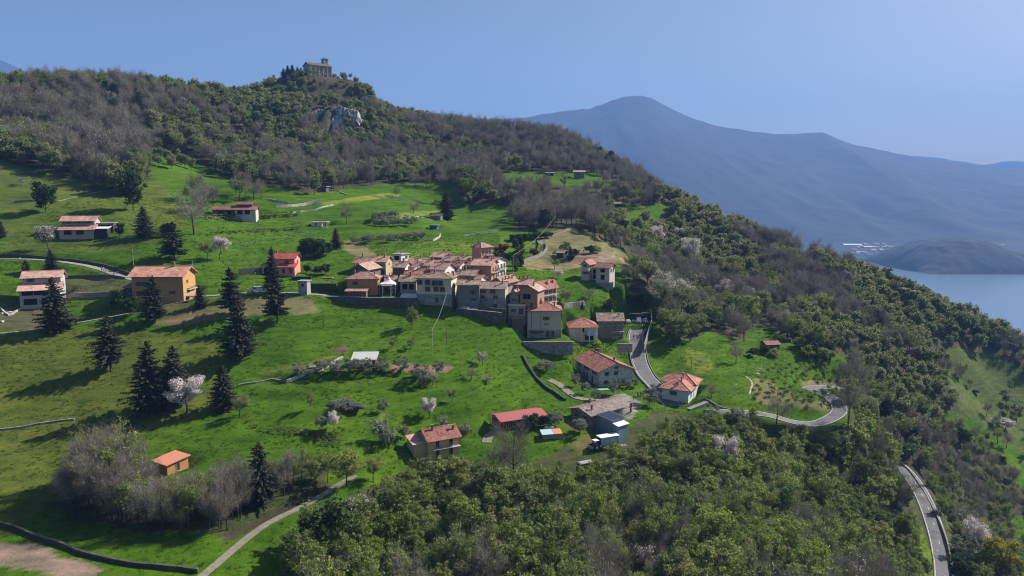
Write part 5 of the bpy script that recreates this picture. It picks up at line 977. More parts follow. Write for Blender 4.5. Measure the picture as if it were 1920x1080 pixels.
    else: m_.box(-o, w+o, -o, d+o, h+.003, h+.003+max(r, .12)); ev = []
    rf = pl(m_.build('roof', rm, root))
    if fr and q['tone'] not in ('redmetal',):
        f_ = MB()
        for a, b in fr: f_.tube(a, b, .11, n=5)
        c_ = f_.build('ridge_tiles', RM['pink'] if q['tone'] in ('red', 'salmonred', 'pink', 'tan') else rm, rf)
    if ev and q['cat'] in ('house', 'barn'):
        f_ = MB()
        for a, b in ev: f_.tube(a, b, .07, n=5)
        f_.build('gutter', M['gutter'], rf)
    for cx, cy in q['chim']:
        x, y = cx*w, cy*d; zc = roof_z(q, x, y); big = 0.42 if q['cat'] == 'house' else .3; hc = random.uniform(.9, 1.3)
        m2 = MB().box(-big/2, big/2, -big/2, big/2, -.5, hc).box(-big/2-.1, big/2+.1, -big/2-.1, big/2+.1, hc+.16, hc+.26).box(-big/2, -big/2+.1, -big/2, big/2, hc, hc+.16).box(big/2-.1, big/2, -big/2, big/2, hc, hc+.16)
        c_ = m2.build('chimney', M['brick'], rf); c_.location = (x, y, zc)
    if q.get('panels'):
        for a in range(5):
            p_ = MB(); x0 = -o+.3+a*(w+2*o-.6)/5; x1 = x0+(w+2*o-.6)/5-.08; y0, y1 = -o+.2, d*.6; f1 = lambda y: h+sl*y+th*.6+.05
            p_.poly([(x0,y0,f1(y0)),(x1,y0,f1(y0)),(x1,y1,f1(y1)),(x0,y1,f1(y1)),(x0,y0,f1(y0)-.04),(x1,y0,f1(y0)-.04),(x1,y1,f1(y1)-.04),(x0,y1,f1(y1)-.04)], [(0,1,2,3),(0,4,5,1),(1,5,6,2),(2,6,7,3),(3,7,4,0),(7,6,5,4)]); p_.build('solar_panel', M['pane'], rf)
    bt = q['base'][1]*0.92-0.4 if q['base'] else -9
    for face, fx, z, ww, wh, kind in q['win']:
        L = w if face in 'FB' else d; a = fx*L; out = 0.056 if z-wh/2 < bt else 0.0
        if q.get('side') and face == 'R': out = .034
        x, y, rz = {'F': (a, -out, 0), 'R': (w+out, a, math.pi/2), 'L': (-out, d-a, -math.pi/2), 'B': (w-a, d+out, math.pi)}[face]
        if z+wh/2 > h+.1 and not ((k == 'gx' and face in 'RL') or (k == 'gy' and face == 'F')): z = h-wh/2-.1
        fm, pm, sm = win_meshes(ww, wh, kind); fo = pl(link('door' if kind == 'door' else 'opening' if kind == 'dark' else 'window', fm, root), x, y, z, rz); link('pane', pm, fo)
        if kind == 'win' and ww > .55:
            for s in (-1, 1): so = link('shutter', sm, fo); so.location = (s*(ww/2+ww*.26), 0, 0)
        elif kind == 'door' and ww > .6:
            so = link('shutter', sm, fo); so.location = (-ww*.24, -.02, 0)
    for face, z, f0, f1 in q.get('balc', ()):
        L = w if face == 'F' else d; a0, a1 = f0*L, f1*L; dep = 1.0; b = MB().box(a0, a1, -dep, -.002, z-.12, z).build('balcony', M['slab'], root); rl = MB(); n = max(3, int((a1-a0)/.28))
        rl.box(a0, a1, -dep, -dep+.05, z+.9, z+.96)
        for i in range(n+1): xx = a0+.02+(a1-a0-.06)*i/n; rl.box(xx, xx+.03, -dep+.005, -dep+.04, z, z+.9)
        for xx in (a0, a1-.05): rl.box(xx, xx+.05, -dep, 0, z+.9, z+.95)
        rl.build('railing', M['rail'], b)
        x, y, rz = (0, 0, 0) if face == 'F' else (w, 0, math.pi/2); pl(b, x, y, 0, rz)
    if q.get('cols'):
        for i in range(3): xx = (q['cols'][0]+(q['cols'][1]-q['cols'][0])*i/2)*w; pl(MB().box(-.12, .12, -.12, .12, -1, h).build('column', WM['white'], root), xx, -1.05)
    for f in q.get('pipe', ()):
        pl(MB().tube((0,0,-1), (0,0,h-.2), .05).build('downpipe', M['gutter'], root), f*w, -.09)
    return root
VILLAGE = {'orange','stone_gable','tan_gable','tan_wing','modern','brownfront','whiteside','back1','back2','whitegable','redroof','back3','back4','back5','back6','tower','orangebrown','balconies','low1','low2','cream','greyblock','creamstone','whitewedge','pinkslope','row_right','smallstone','browngable','redbalcony','yardroof1','yardroof2','redlow','greylow'}
for k in VILLAGE:
    if not HOUSES[k]['chim']: HOUSES[k]['chim'] = [(random.uniform(.2, .8), random.uniform(.25, .6)) for _ in range(random.choice([1, 1, 2]))]
ROOT = {k: make_house(k, q) for k, q in HOUSES.items()}
def sub(key, x, y, w, d, h, roof, rise, wall, tone, win=(), z=0, over=.5, chim=(), **kw):
    """a lower or higher wing that belongs to the same building"""
    q = dict(w=w, d=d, h=h, roof=roof, rise=rise, wall=wall, tone=tone, win=win, base=None, over=over, chim=chim, cat=HOUSES[key]['cat'], **kw); make_house(key, q, ROOT[key], (x, y, z))
q = HOUSES['leftwhite']; sub('leftwhite', -.3, -3.6, q['w']+.4, 3.58, 5.0, 'shed', 1.5, 'whitegrey', 'salmon', W('F', 3.9, [.2, .5, .8], 3.0, 1.3, 'dark')+W('F', 1.3, [.26, .72], 3.6, 1.9, 'dark'), over=.7)
q = HOUSES['upperhouse']; sub('upperhouse', .2, -3.4, q['w']+.2, 3.38, 2.4, 'shed', 1.4, 'plaster', 'pink', W('F', 1.3, [.25, .6], 2.6, 1.6, 'dark'), over=.6)
sub('upperhouse', q['w']+.3, 2, 5.5, 5, 4.3, 'flat', .2, 'darkgrey', 'grey', W('F', 2.8, [.5], 3.6, 1.8, 'dark'), over=.4)
sub('upperhouse', q['w']+.7, -3.2, 4.2, 4.5, 2.6, 'shed', .5, 'dark', 'white', over=.4)
sub('upperhouse', -6.8, 1, 6.7, 4, 3.2, 'flat', .2, 'darkgrey', 'whitegrey2', over=.3)
q = HOUSES['longhouse']; sub('longhouse', q['w']-.6, -.4, 8.6, 7.2, 2.8, 'gx', 1.4, 'paleplaster', 'darkred', W('F', 1.5, [.25, .6], 2.2, 1.8, 'dark'), over=.7)
sub('longhouse', q['w']-.2, 2.2, 6.4, 4.5, 5.0, 'gx', .9, 'brownred', 'darkred', over=.5)
q = HOUSES['pinkhouse']; sub('pinkhouse', q['w']*.42, -2.6, q['w']*.66, 2.58, 2.7, 'shed', .9, 'pink', 'brightred', W('F', 1.3, [.3, .75], 1.0, 1.9, 'door'), over=.5)
sub('pinkhouse', -2.6, -1.6, 2.58, 6, 3.2, 'gy', 1.0, 'whitegrey', 'red', W('F', 1.3, [.5], 1.4, 1.8, 'dark'), over=.4)
q = HOUSES['twin']; sub('twin', q['w']+.02, 3.4, 2.4, 4.0, 4.6, 'flat', .2, 'white', 'red', W('F', 3.2, [.5], 1.2, 1.8, 'dark')+W('F', 1.2, [.5], 1.2, 1.9, 'dark'), over=.2)
sub('twin', q['w']+2.44, 1.4, 5.6, 6.5, 5.4, 'gx', 1.3, 'paleplaster', 'red', W('F', 4, [.5], 1.8, 1.4, 'dark')+W('F', 1.4, [.5], 1.6, 1.9, 'dark')+W('R', 4, [.3, .7], .8, 1.4), over=.7)
q = HOUSES['villa']; sub('villa', -1.5, 6, 9.5, 6.4, 4.9, 'hip', 1.6, 'bluewhite', 'salmonred', over=1.0, chim=[(.6, .3)])
q = HOUSES['yellow']; sub('yellow', -3.2, 1.5, 3.18, 4.5, 3.8, 'shed', .7, 'yellow', 'salmon', over=.4)
q = HOUSES['leftorange']; sub('leftorange', -3.3, 2.0, 3.28, 5.5, 4.3, 'shed', .9, 'brown', 'brown', W('F', 3.0, [.45], 1.0, 1.0), over=.5)
q = HOUSES['orange']; 
q = HOUSES['whitegable']; sub('whitegable', 1.2, -2.6, 3.6, 2.58, 2.8, 'shed', .8, 'stone', 'rough', over=.3)
q = HOUSES['solar']; sub('solar', .3, -2.0, q['w']-.8, 1.98, 1.5, 'shed', .4, 'blueshed', 'white', over=.2)
q = HOUSES['cottage']; sub('cottage', q['w']+.02, 0, 3.2, 3, 1.9, 'flat', .2, 'white', 'whitegrey2', over=.35, posts=True)
# church: tower, porch, pilasters
q = HOUSES['church']; cr_ = ROOT['church']; w, d, h = q['w'], q['d'], q['h']
for i in range(6):
    x = w*(0.03+i*.188); MB().box(x, x+.9, -.42, -.01, -2, h-.1).build('pilaster', WM['churchstone'], cr_)
MB().box(-.25, w+.25, -.55, d+.25, h-.55, h-.08).build('cornice', WM['churchstone'], cr_)
tx, ty = w-3.6, d*.55
tb = MB().box(tx, tx+4, ty, ty+4, 0, h+3.6).build('bell_tower', WM['churchstone'], cr_)
bf = MB()
for a in (0, 3.2):
    for b in (0, 3.2): bf.box(tx+a, tx+a+.8, ty+b, ty+b+.8, h+3.61, h+6.4)
for a in (0, 1): bf.box(tx+1.7, tx+2.3, ty+a*3.5, ty+a*3.5+.5, h+3.61, h+6.2); bf.box(tx+a*3.5, tx+a*3.5+.5, ty+1.7, ty+2.3, h+3.61, h+6.2)
bf.box(tx-.25, tx+4.25, ty-.25, ty+4.25, h+6.2, h+6.7); bf.build('belfry', WM['churchstone'], tb)
m_ = MB(); z = h+6.71; prs = [(tx-.6,ty-.6,z),(tx+4.6,ty-.6,z),(tx+4.6,ty+4.6,z),(tx-.6,ty+4.6,z),(tx+2,ty+2,z+1.3)]; m_.poly(prs, [(0,1,4),(1,2,4),(2,3,4),(3,0,4),(3,2,1,0)]); m_.build('tower_roof', RM['darkbrown'], tb)
MB().tube((tx+2,ty+2,z+1.2), (tx+2,ty+2,z+2.4), .08).build('finial', M['rail'], tb)
sub('church', w+.02, 1.5, 5, 7, 5.0, 'hip', 1.0, 'churchstone', 'darkbrown', W('F', 3, [.5], 1.0, 1.6, 'dark'), over=.4)
# blue cloth over the balcony
q = HOUSES['bluecloth']; MB().box(.60*q['w'], .93*q['w'], -1.16, -1.10, 2.1, 3.7).build('blue_cloth', M['cloth_blue'], ROOT['bluecloth'])
# ------------------------------------------------------------------ walls along the ground
def wall_px(pts, h, th, mat, label, cat='wall', name='stone_wall', cap=None, base=1.2, ymin=95, Ys=None, top_level=False):
    P = [Vector(pix_xy(u, v, Y)) for (u, v), Y in zip(pts, Ys)] if Ys else [hit(u, v, ymin) for u, v in pts]
    L = smooth_line(P, 1.5) if len(P) > 2 else [P[0].lerp(P[1], i/8) for i in range(9)]
    if not Ys: L = [Vector((p.x, p.y, float(Hg(p.x, p.y)))) for p in L]
    o = strip(name, L, -th/2, th/2, h, mat, h+base, label, cat, None)
    if cap: strip('coping', L, -th/2-.06, th/2+.06, h+.09, cap, .086, parent=o)
    return o
M['mossy'] = stone_mat('mossy_stone', (0.035, 0.04, 0.025), (0.075, 0.075, 0.055), (0.04, 0.05, 0.02), 1.6)
M['mossy2'] = stone_mat('weathered_stone', (0.06, 0.058, 0.05), (0.13, 0.12, 0.105), (0.08, 0.08, 0.06), 1.6)
sw = M['stonewall'] = stone_mat('stone_walling', (0.17, 0.155, 0.135), (0.30, 0.28, 0.25), (0.22, 0.2, 0.17), 1.6); M['palewall'] = stone_mat('pale_dry_stone', (0.34, 0.31, 0.27), (0.55, 0.52, 0.47), (0.28, 0.25, 0.2), 1.3)
wall_px([(598,559),(640,559),(700,561),(745,561),(785,562)], 0.5, .6, M['mossy2'], 'dark retaining wall under the orange ochre house at the village edge', cap=M['concrete'], base=5, Ys=[238.6,237.6,237.2,236.9,236.5])
wall_px([(856,580),(880,582),(910,585),(940,588)], 0.3, .6, M['mossy2'], 'stone retaining wall below the parked white cars', cap=M['concrete'], base=3.4, Ys=[236,235.6,235.2,235])
wall_px([(900,577),(925,578),(950,579)], 0.1, .5, M['mossy2'], 'stone wall supporting the cream and stone house', base=3.5, Ys=[237.4,237,236.8])
q = HOUSES['tall']; P_ = [Vector((q['x']+x_, q['y']-7.2, q['z'])) for x_ in np.linspace(-1.6, q['w']+3.4, 12)]; o_ = strip('stone_wall', P_, -.3, .3, .12, sw, 4.2, 'long stone retaining wall below the tall beige house', 'wall', None); strip('coping', P_, -.36, .36, .22, M['concrete'], .09, parent=o_)
wall_px([(1158,645),(1186,645)], 0.1, .6, sw, 'short high stone wall under the grey stone annex beside the road', base=2.8, Ys=[241,240], cap=M['concrete'])
wall_px([(1056,578),(1072,574),(1086,573),(1094,571),(1095,580)], 1.4, .7, sw, 'curved stone wall in the grass right of the tall beige house', base=2.2)
wall_px([(974,495),(990,490),(1005,485),(1018,478)], 1.5, .3, M['concrete'], 'pale garden wall behind the tall cypress pair', name='garden_wall')
wall_px([(1018,478),(1024,468),(1022,458)], 1.2, .3, M['concrete'], 'pale garden wall running up beside the dirt track', name='garden_wall')
wall_px([(980,668),(992,690),(1010,715),(1035,735),(1060,752)], .8, .6, M['mossy'], 'dark wall running down left of the large pale stone house')
wall_px([(536,717),(560,708),(590,696),(615,688),(642,672)], .7, .7, M['palewall'], 'broken pale dry stone wall across the middle meadow')
wall_px([(448,724),(480,719),(510,713),(536,717)], .5, .5, sw, 'low overgrown stone wall left of the broken pale wall')
wall_px([(0,985),(45,1000),(95,1018),(160,1042),(230,1058),(300,1066),(372,1074)], 0.8, .5, M['mossy'], 'long dark stone wall along the bottom left field')
wall_px([(0,806),(40,802),(90,793),(140,787)], .35, .5, sw, 'thin line of stones across the left meadow')
wall_px([(504,376),(520,379),(540,382)], .9, .6, M['palewall'], 'short pale terrace wall above the vineyard terraces', base=.8)
wall_px([(518,389),(545,388),(575,384),(604,379)], 1.2, .6, M['palewall'], 'longest pale terrace wall above the tiny white cottage', base=.8)
wall_px([(545,400),(570,396),(600,391),(625,385)], .6, .5, M['palewall'], 'broken pale terrace wall just above the tiny white cottage', base=.8)
wall_px([(0,384),(30,380),(60,378),(68,377)], .8, .5, sw, 'dark field wall at the left edge of the upper meadow')
wall_px([(108,378),(150,368),(190,360),(226,356)], .3, .4, sw, 'faint field wall crossing the upper left meadow')
wall_px([(1220,585),(1222,602),(1216,622),(1208,650)], 1.0, .25, M['concrete'], 'pale parapet wall around the parking place', name='parapet_wall', Ys=[284,272,262,247], base=1.6)
wall_px([(795,452),(812,452),(822,447),(826,441)], .8, .4, M['palewall'], 'curved pale stone edging on the meadow behind the village', base=.5)
wall_px([(1398,706),(1410,718),(1405,740)], .1, .4, M['palewall'], 'thin stone edge at the left side of the orchard', base=.4)
wall_px([(1320,748),(1345,762),(1375,770)], .4, .3, M['concrete'], 'low garden wall right of the villa', name='garden_wall')
wall_px([(600,352),(612,358),(640,362),(652,366)], .5, .5, M['palewall'], 'pale rubble wall at the forest edge below the dark hut', base=.5)
wall_px([(705,369),(780,378),(850,388)], .5, .5, sw, 'dark terrace edge on the meadow under the chestnut row', base=.5)
wall_px([(0,578),(16,592),(30,585),(52,572),(70,566)], .5, .4, M['palewall'], 'curved pale stone edging beside the stacked rocks at the left', base=.5)
wall_px([(1078,520),(1100,532),(1125,535),(1150,533)], .9, .3, M['concrete'], 'pale terrace wall in front of the twin roofed house', name='terrace_wall', Ys=[289,285,282,281], base=2)
wall_px([(1290,774),(1325,760)], 1.2, 1.6, M['concrete'], 'pale flat terrace block beside the villa', name='terrace_wall', Ys=[203,207], base=2)
wall_px([(1660,858),(1698,878),(1728,917),(1754,965),(1773,1010),(1782,1050),(1786,1100)], .8, .3, M['stonewall'], 'dark guard wall along the outer edge of the lower road', name='guard_wall', Ys=[268,259,237,218,203,192,179], base=1.5)
M['net'] = plain('green_net', (0.10, 0.22, 0.14), 0.8)
wall_px([(-5,481),(60,483),(110,488),(150,492),(200,501),(235,513),(262,522)], .9, .5, M['mossy'], 'long dark wall above the upper path at the left', base=.6)
wall_px([(128,521),(165,520),(205,519),(235,524)], .8, .4, M['mossy2'], 'dark terrace wall in the garden between the white and orange houses', base=.8)
wall_px([(128,563),(160,558),(200,556),(226,557)], 1.5, .5, M['concrete'], 'grey concrete wall right of the white two tier house', name='concrete_wall')
wall_px([(448,516),(470,514),(486,513)], 2.2, .5, M['mossy2'], 'dark sloping wall left of the pink house', base=1)
def fence_px(pts, h, label, gap=2.5, mat=None, rails=2, name='fence'):
    P = [hit(u, v) for u, v in pts]; L = smooth_line(P, gap) if len(P) > 2 else [P[0].lerp(P[1], i/6) for i in range(7)]
    L = [Vector((p.x, p.y, float(Hg(p.x, p.y)))) for p in L]; mt = mat or M['rail']; t = thing(name, label, 'fence', L[0]); pm = MB().box(-.08, .08, -.08, .08, -.4, h).mesh('post', mt)
    for p in L[:120]: o = link('post', pm, t); o.location = p-L[0]
    m_ = MB()
    for a, b in zip(L[:-1], L[1:]):
        for r_ in range(rails): z = Vector((0, 0, h*(r_+1)/rails-.08)); m_.tube(a-L[0]+z, b-L[0]+z, .045, n=4)
    m_.build('rail', mt, t)
fence_px([(128,546),(160,543),(190,535),(215,527)], 1.0, 'dark timber fence curving above the hillside lane', 1.6)
fence_px([(180,523),(205,518),(225,512)], .9, 'short dark fence on the upper garden path', 1.6)
fence_px([(440,465),(480,455),(530,447),(600,438)], 1.1, 'green net fence crossing the meadow above the pink house', 3, M['net'])
fence_px([(470,436),(510,434),(550,430),(566,420)], 1.1, 'thin wire fence below the vineyard terrace', 3)
fence_px([(870,445),(900,440),(935,437)], 1.2, 'pale fence around the grazing meadow behind the village', 3, M['white_metal'])
fence_px([(1590,712),(1600,725),(1604,742)], 1.0, 'dark rail fence outside the hairpin bend', 2)
# ------------------------------------------------------------------ poles, lamps, wires
M['pole_pale'] = plain('pale_pole', (0.42, 0.40, 0.36), 0.8); M['pole_dark'] = plain('dark_wood_pole', (0.09, 0.075, 0.06), 0.9)
TOPS = {}
def pole(key, u, vb, vt, label, pale=False, arm=True, lamp=False, Y=None, cat='pole'):
    p = Vector(pix_xy(u, vb, Y)) if Y else hit(u, vb); hh = (vb-vt)*p.y/FPX; mt = M['pole_pale'] if pale else M['pole_dark']; t = thing('street_lamp' if lamp else 'utility_pole', label, 'street lamp' if lamp else cat, p)
    MB().tube((0,0,-.4), (0,0,hh), .10 if not lamp else .06, .07 if not lamp else .045).build('shaft', mt, t)
    if lamp: MB().tube((0,0,hh-.05), (.9,0,hh+.1), .035).build('bracket', mt, t); MB().box(.75, 1.25, -.14, .14, hh+.05, hh+.17).build('lamp_head', M['white_metal'], t)
    elif arm: MB().box(-.6, .6, -.05, .05, hh-.45, hh-.35).build('crossarm', mt, t)
    TOPS[key] = p+Vector((0, 0, hh)); return t
pole('a', 251, 504, 467, 'tall white pole on the slope above the large orange house', True, False)
pole('b', 361, 502, 488, 'pole just right of the large orange house roof', True, False)
pole('c', 805, 480, 441, 'dark pole in the meadow behind the modern white house')
pole('d', 811, 656, 616, 'pale pole in the grass below the big cream house', True)
pole('e', 837, 646, 600, 'thin dark pole in the steep meadow right of the pale one', False, False)
pole('f', 593, 413, 372, 'dark pole beside the tiny white cottage')
pole('g', 962, 534, 478, 'pale pole next to the cypress pair', True, Y=262)
pole('h', 990, 496, 462, 'thin pole behind the pale garden wall', True, False)
pole('i', 1008, 672, 645, 'thin dark pole in the garden below the long retaining wall', False, False)
pole('j', 1296, 694, 668, 'thin dark pole on the grass slope right of the village road', False, False)
pole('k', 1400, 700, 670, 'dark pole at the left corner of the orchard', False, False)
pole('l', 1517, 686, 660, 'dark pole in the upper orchard', False, False)
pole('m', 1603, 700, 672, 'lamp post above the hairpin bend', True, lamp=True)
pole('n', 1265, 592, 562, 'pale pole at the edge of the wood above the parking place', True)
pole('o', 1373, 745, 720, 'pale lamp post on the grass right of the villa', True, lamp=True)
pole('p', 1213, 600, 581, 'lamp post behind the parked trucks', True, lamp=True, Y=279)
pole('q', 607, 616, 580, 'thin pole in the meadow at the edge of the dry lawn', False, False)
pole('r', 838, 572, 548, 'pale pole in front of the big cream house', True, lamp=True, Y=236)
pole('s', 474, 556, 512, 'street lamp beside the white van on the lane', False, lamp=True)
pole('t', 504, 545, 520, 'street lamp between the van and the dark spruce', False, lamp=True)
pole('u', 1104, 560, 548, 'low pole in the grass below the twin roofed house', True, False)
pole('v', 1558, 742, 720, 'lamp post inside the hairpin bend', True, lamp=True)
pole('w', 1059, 612, 572, 'pale lamp post behind the tall beige house', True, lamp=True, Y=256)
pole('x', 1042, 440, 405, 'dark pole by the track at the wood edge')
pole('y', 1748, 1068, 1030, 'street lamp on the inner edge of the lower road', True, lamp=True)
pole('z', 1700, 856, 842, 'street lamp at the top of the lower road', True, lamp=True, Y=262)
M['wire'] = plain('wire', (0.30, 0.30, 0.28), 0.6)
def wire(a, b, label, sag=1.2, r=.035):
    a, b = Vector(a), Vector(b); m_ = MB(); P = [a.lerp(b, i/12)-Vector((0, 0, 4*sag*(i/12)*(1-i/12))) for i in range(13)]
    for p, q_ in zip(P[:-1], P[1:]): m_.tube(p, q_, r, n=4, cap=False)
    tag(m_.build('overhead_wire', M['wire']), label, 'wire')
wire(TOPS['d'], TOPS['r'], 'overhead wire from the pale meadow pole up to the big cream house')
wire(TOPS['g'], TOPS['x'], 'long overhead wire from the cypress pair up to the wood edge', 2)
wire(TOPS['n'], TOPS['m'], 'overhead wire across the wood towards the hairpin bend', 4)
wire(TOPS['b'], Vector(pix_xy(410, 528, 236)), 'wire hanging right of the large orange house', .8)
wire(TOPS['s'], TOPS['q'], 'wire from the lamp by the van to the thin meadow pole', 1)
# ------------------------------------------------------------------ single trees and shrubs, by foot and top in the photograph
def T(kind, u, vb, vt, label, wide=1.0, vi=None, group=None, ymin=95, Y=None):
    p = hit(u, vb, ymin) if Y is None else Vector(pix_xy(u, vb, Y)); g = float(Hg(p.x, p.y)); p.z = min(p.z, g) if Y is None else g
    return plant(kind, p-Vector((0, 0, .1)), (vb-vt)*p.y/FPX/ (CT), label, group, vi, wide=wide)
T('spruce', 105, 620, 518, 'broad dark spruce in front of the white two tier house', 1.25, 0)
T('spruce_thin', 208, 696, 588, 'thin topped ragged spruce on the slope below the lane', 1.15, 0)
T('spruce', 291, 606, 516, 'spruce in front of the large orange house', .95, 2)
T('spruce_thin', 433, 590, 500, 'upper spruce right of the large orange house', 1.1, 0)
T('spruce', 450, 680, 556, 'tallest spruce with a bare trunk on the middle slope', 1.05, 2)
T('spruce_thin', 520, 606, 500, 'slim spruce with layered branches below the lane', .95, 0)
T('spruce', 512, 550, 463, 'tall narrow dark spruce in front of the pink house', .72, 0)
T('spruce', 282, 770, 634, 'left one of the two big spruces above the blossoming cherry', 1.05, 0)
T('spruce', 330, 765, 643, 'right one of the two big spruces above the blossoming cherry', 1.15, 1)
T('spruce', 420, 768, 680, 'low dense spruce right of the blossoming cherry', 1.2, 0)
T('spruce', 490, 945, 820, 'lone spruce at the right end of the thicket', 1.0, 1)
T('spruce', 375, 576, 534, 'small spruce at the corner of the large orange house', 1.1, 0)
T('spruce', 270, 445, 387, 'spruce right of the two tier pink roofed house', 1.2, 0)
T('spruce', 97, 512, 468, 'bushy spruce on the path above the white two tier house', 1.35, 0)
T('spruce_thin', 327, 488, 416, 'sparse dark conifer below the bare chestnut', 1.5, 0)
T('dark', 85, 398, 346, 'round dark evergreen alone on the upper left meadow', .95)
T('dark', 250, 395, 327, 'tall lopsided dark evergreen at the forest edge of the left meadow', .8)
T('spruce', 836, 412, 360, 'big lone spruce on the meadow behind the village', 1.15, 0, ymin=300)
T('spruce', 3, 446, 414, 'conifer cut by the left edge of the picture', 1.2, 1)
T('spruce', 630, 468, 428, 'dark conifer at the right end of the laurel hedge', 1.1, 1)
T('dark', 224, 445, 420, 'small dark tree right of the pink roofed canopies', .9); T('dark', 310, 445, 420, 'small dark shrub tree between two conifers', .9)
T('column_shrub', 49, 512, 486, 'dark columnar shrub on the upper path', 1.5)
T('dark', 245, 592, 558, 'small dark tree in the shade of the lane wall'); T('dark', 218, 580, 545, 'rounded dark tree beside the large orange house')
T('cypress', 967, 508, 442, 'left cypress of the tall pair behind the village', 1.15); T('cypress', 976, 500, 438, 'right cypress of the tall pair behind the village', 1.25)
T('cypress', 1006, 474, 450, 'small cypress beside the red shrub', 1.3)
for i, (u, vb, vt) in enumerate([(468,156,144),(480,152,139),(505,148,135),(509,148,137),(532,146,127),(540,147,126),(549,148,128),(558,148,132),(565,150,136)]):
    T('spruce', u, vb+4, vt-1, ['dark conifer standing apart on the ridge left of the church', 'dark conifer of the clump against the church wall'][i > 3], 1.15, group='conifers beside the hilltop church', Y=598)
# laurel clump and hedges
for u, vb, vt in [(572,482,452),(586,484,450),(600,484,452),(612,480,455),(580,476,448),(596,474,449)]: T('dark', u, vb, vt, 'glossy dark laurel in the big clump behind the pink house', 1.25, group='laurels behind the pink house')
for u, vb, vt, s in [(578,512,500,1),(592,515,503,1.1),(607,515,500,1.1),(722,518,510,1)]: T('bush', u, vb, vt, 'clipped dark bush in the garden right of the pink house', s, 0, 'clipped bushes in the garden of the pink house')
# blossoming and bare ones
T('blossom', 350, 776, 712, 'large white blossoming cherry between the big spruces', 1.25)
T('blossom', 412, 487, 449, 'white blossoming tree above the large orange house', 1.0); T('bud', 390, 492, 452, 'pale budding tree left of the white blossoming one', .9)
T('haze_blossom', 92, 470, 424, 'pinkish blossoming tree below the two tier pink roofed house', 1.05)
T('blossom', 805, 783, 750, 'creamy blossoming tree in the lower meadow', 1.1); T('blossom', 627, 808, 776, 'small white blossoming tree left of the olive trees', .9)
T('haze_blossom', 812, 724, 698, 'blossoming shrub at the end of the brown strip', 1.2); T('haze_blossom', 917, 722, 705, 'small blossoming shrub at the right of the meadow', 1.1)
T('haze_blossom', 905, 685, 660, 'whitish budding shrub on the upper meadow bank', 1.3); T('blossom', 775, 1, 0, '', 1) if False else None
T('cloud_blossom', 1243, 568, 506, 'great whitish blossoming tree above the parking place', 1.0); T('cloud_blossom', 1275, 574, 520, 'second whitish blossoming tree right of the great one', 1.0)
T('cloud_blossom', 1357, 564, 522, 'pale pink blossoming tree in the dark wood', 1.0); T('blossom', 1232, 462, 428, 'white blossoming tree high in the slope wood', .9, ymin=300)
T('blossom', 1290, 500, 455, 'wide white blossoming tree on the wooded slope', 1.1, ymin=300); T('blossom', 1272, 455, 430, 'small white blossoming tree above the wide one', .9, ymin=300)
T('cloud_blossom', 1395, 540, 512, 'small pale blossoming tree right of the pink one', .9, ymin=280); T('cloud_blossom', 1310, 470, 448, 'pale blossoming tree on the upper wooded slope', .9, ymin=300); T('cloud_blossom', 1425, 462, 440, 'pale blossoming tree just under the ridge', .9, ymin=300); T('cloud_blossom', 1695, 655, 630, 'pale blossoming tree low on the lake side slope', .9, ymin=260); T('cloud_blossom', 1475, 610, 580, 'pale blossoming tree above the orchard hut', .9, ymin=260)
T('blossom', 1355, 905, 828, 'white blossoming tree amid the dark foreground wood', .85); T('blossom', 1828, 1045, 982, 'white blossoming tree right of the lower road', .95)
T('yellow', 1868, 1085, 1005, 'yellow flowering tree right of the lower road', 1.0); T('blossom', 1885, 805, 788, 'long white blossoming shrub on the right meadow', 2.2); T('blossom', 1868, 800, 786, 'smaller white blossoming shrub on the right meadow', 1.8)
T('bare', 364, 440, 368, 'old bare chestnut left of the red brown bungalow', 1.25, 0); T('bare', 372, 398, 345, 'bare chestnut above the long bungalow', 1.2); T('bare', 400, 385, 348, 'bare chestnut right behind the dark hut', 1.2)
T('bud', 450, 378, 336, 'greenish budding tree above the long bungalow', 1.2); T('bare', 476, 375, 338, 'purple bare tree behind the long bungalow', 1.3); T('bare', 490, 372, 340, 'purple bare tree at the end of the bungalow row', 1.1)
T('bare', 650, 420, 388, 'lone bare tree on the terraced meadow', 1.1); T('bare', 776, 400, 380, 'bare branching tree over the stone hut', 1.6); T('bare', 743, 372, 350, 'bare tree on the bank below the chestnut row', 1.2, ymin=330)
T('bare', 962, 905, 786, 'tall bare tree between the red shed and the wood', 1.0, 1); T('bare', 1380, 682, 640, 'lone bare tree on the grass right of the road', 1.05); T('bare', 1105, 562, 540, 'small bare tree on the grass below the twin roofed house', 1.4)
T('bare', 1455, 800, 745, 'bare tree standing before the lower curve of the road', 1.3, 2); T('bare', 1335, 745, 720, 'bare tree at the corner of the villa', 1.3)
T('bare', 218, 352, 335, 'small bare tree on the upper left meadow edge', 1.2); T('bare', 180, 354, 325, 'slender bare tree on the upper left meadow edge', 1.2); T('bare', 40, 348, 330, 'faint bare tree on the upper left meadow', 1.3)
T('bud', 590, 364, 334, 'round bright green tree by the dark hut', 1.2); T('broad', 590, 365, 333, 'round bright green tree by the forest edge', .95)
T('bud', 582, 768, 732, 'thin yellow green tree left of the dark mound', .6); T('bud', 450, 782, 745, 'small bare bush below the low dense spruce', 1.5); T('broad', 772, 618, 573, 'round olive green tree in the steep meadow', .95, 3)
T('bud', 735, 655, 636, 'small fruit tree behind the pale roofed garden shed', 1.3); T('bud', 769, 655, 634, 'reddish green fruit tree right of the garden shed', 1.3); T('bare', 884, 712, 690, 'wide low fruit tree in the middle meadow', 2.0); T('bud', 848, 755, 730, 'yellowish fruit tree above the creamy one', 1.3)
T('olive', 642, 772, 750, 'grey bush draped over the dark mound', 2.0); T('olive', 720, 774, 752, 'dense grey bush alone in the lower meadow', 1.2)
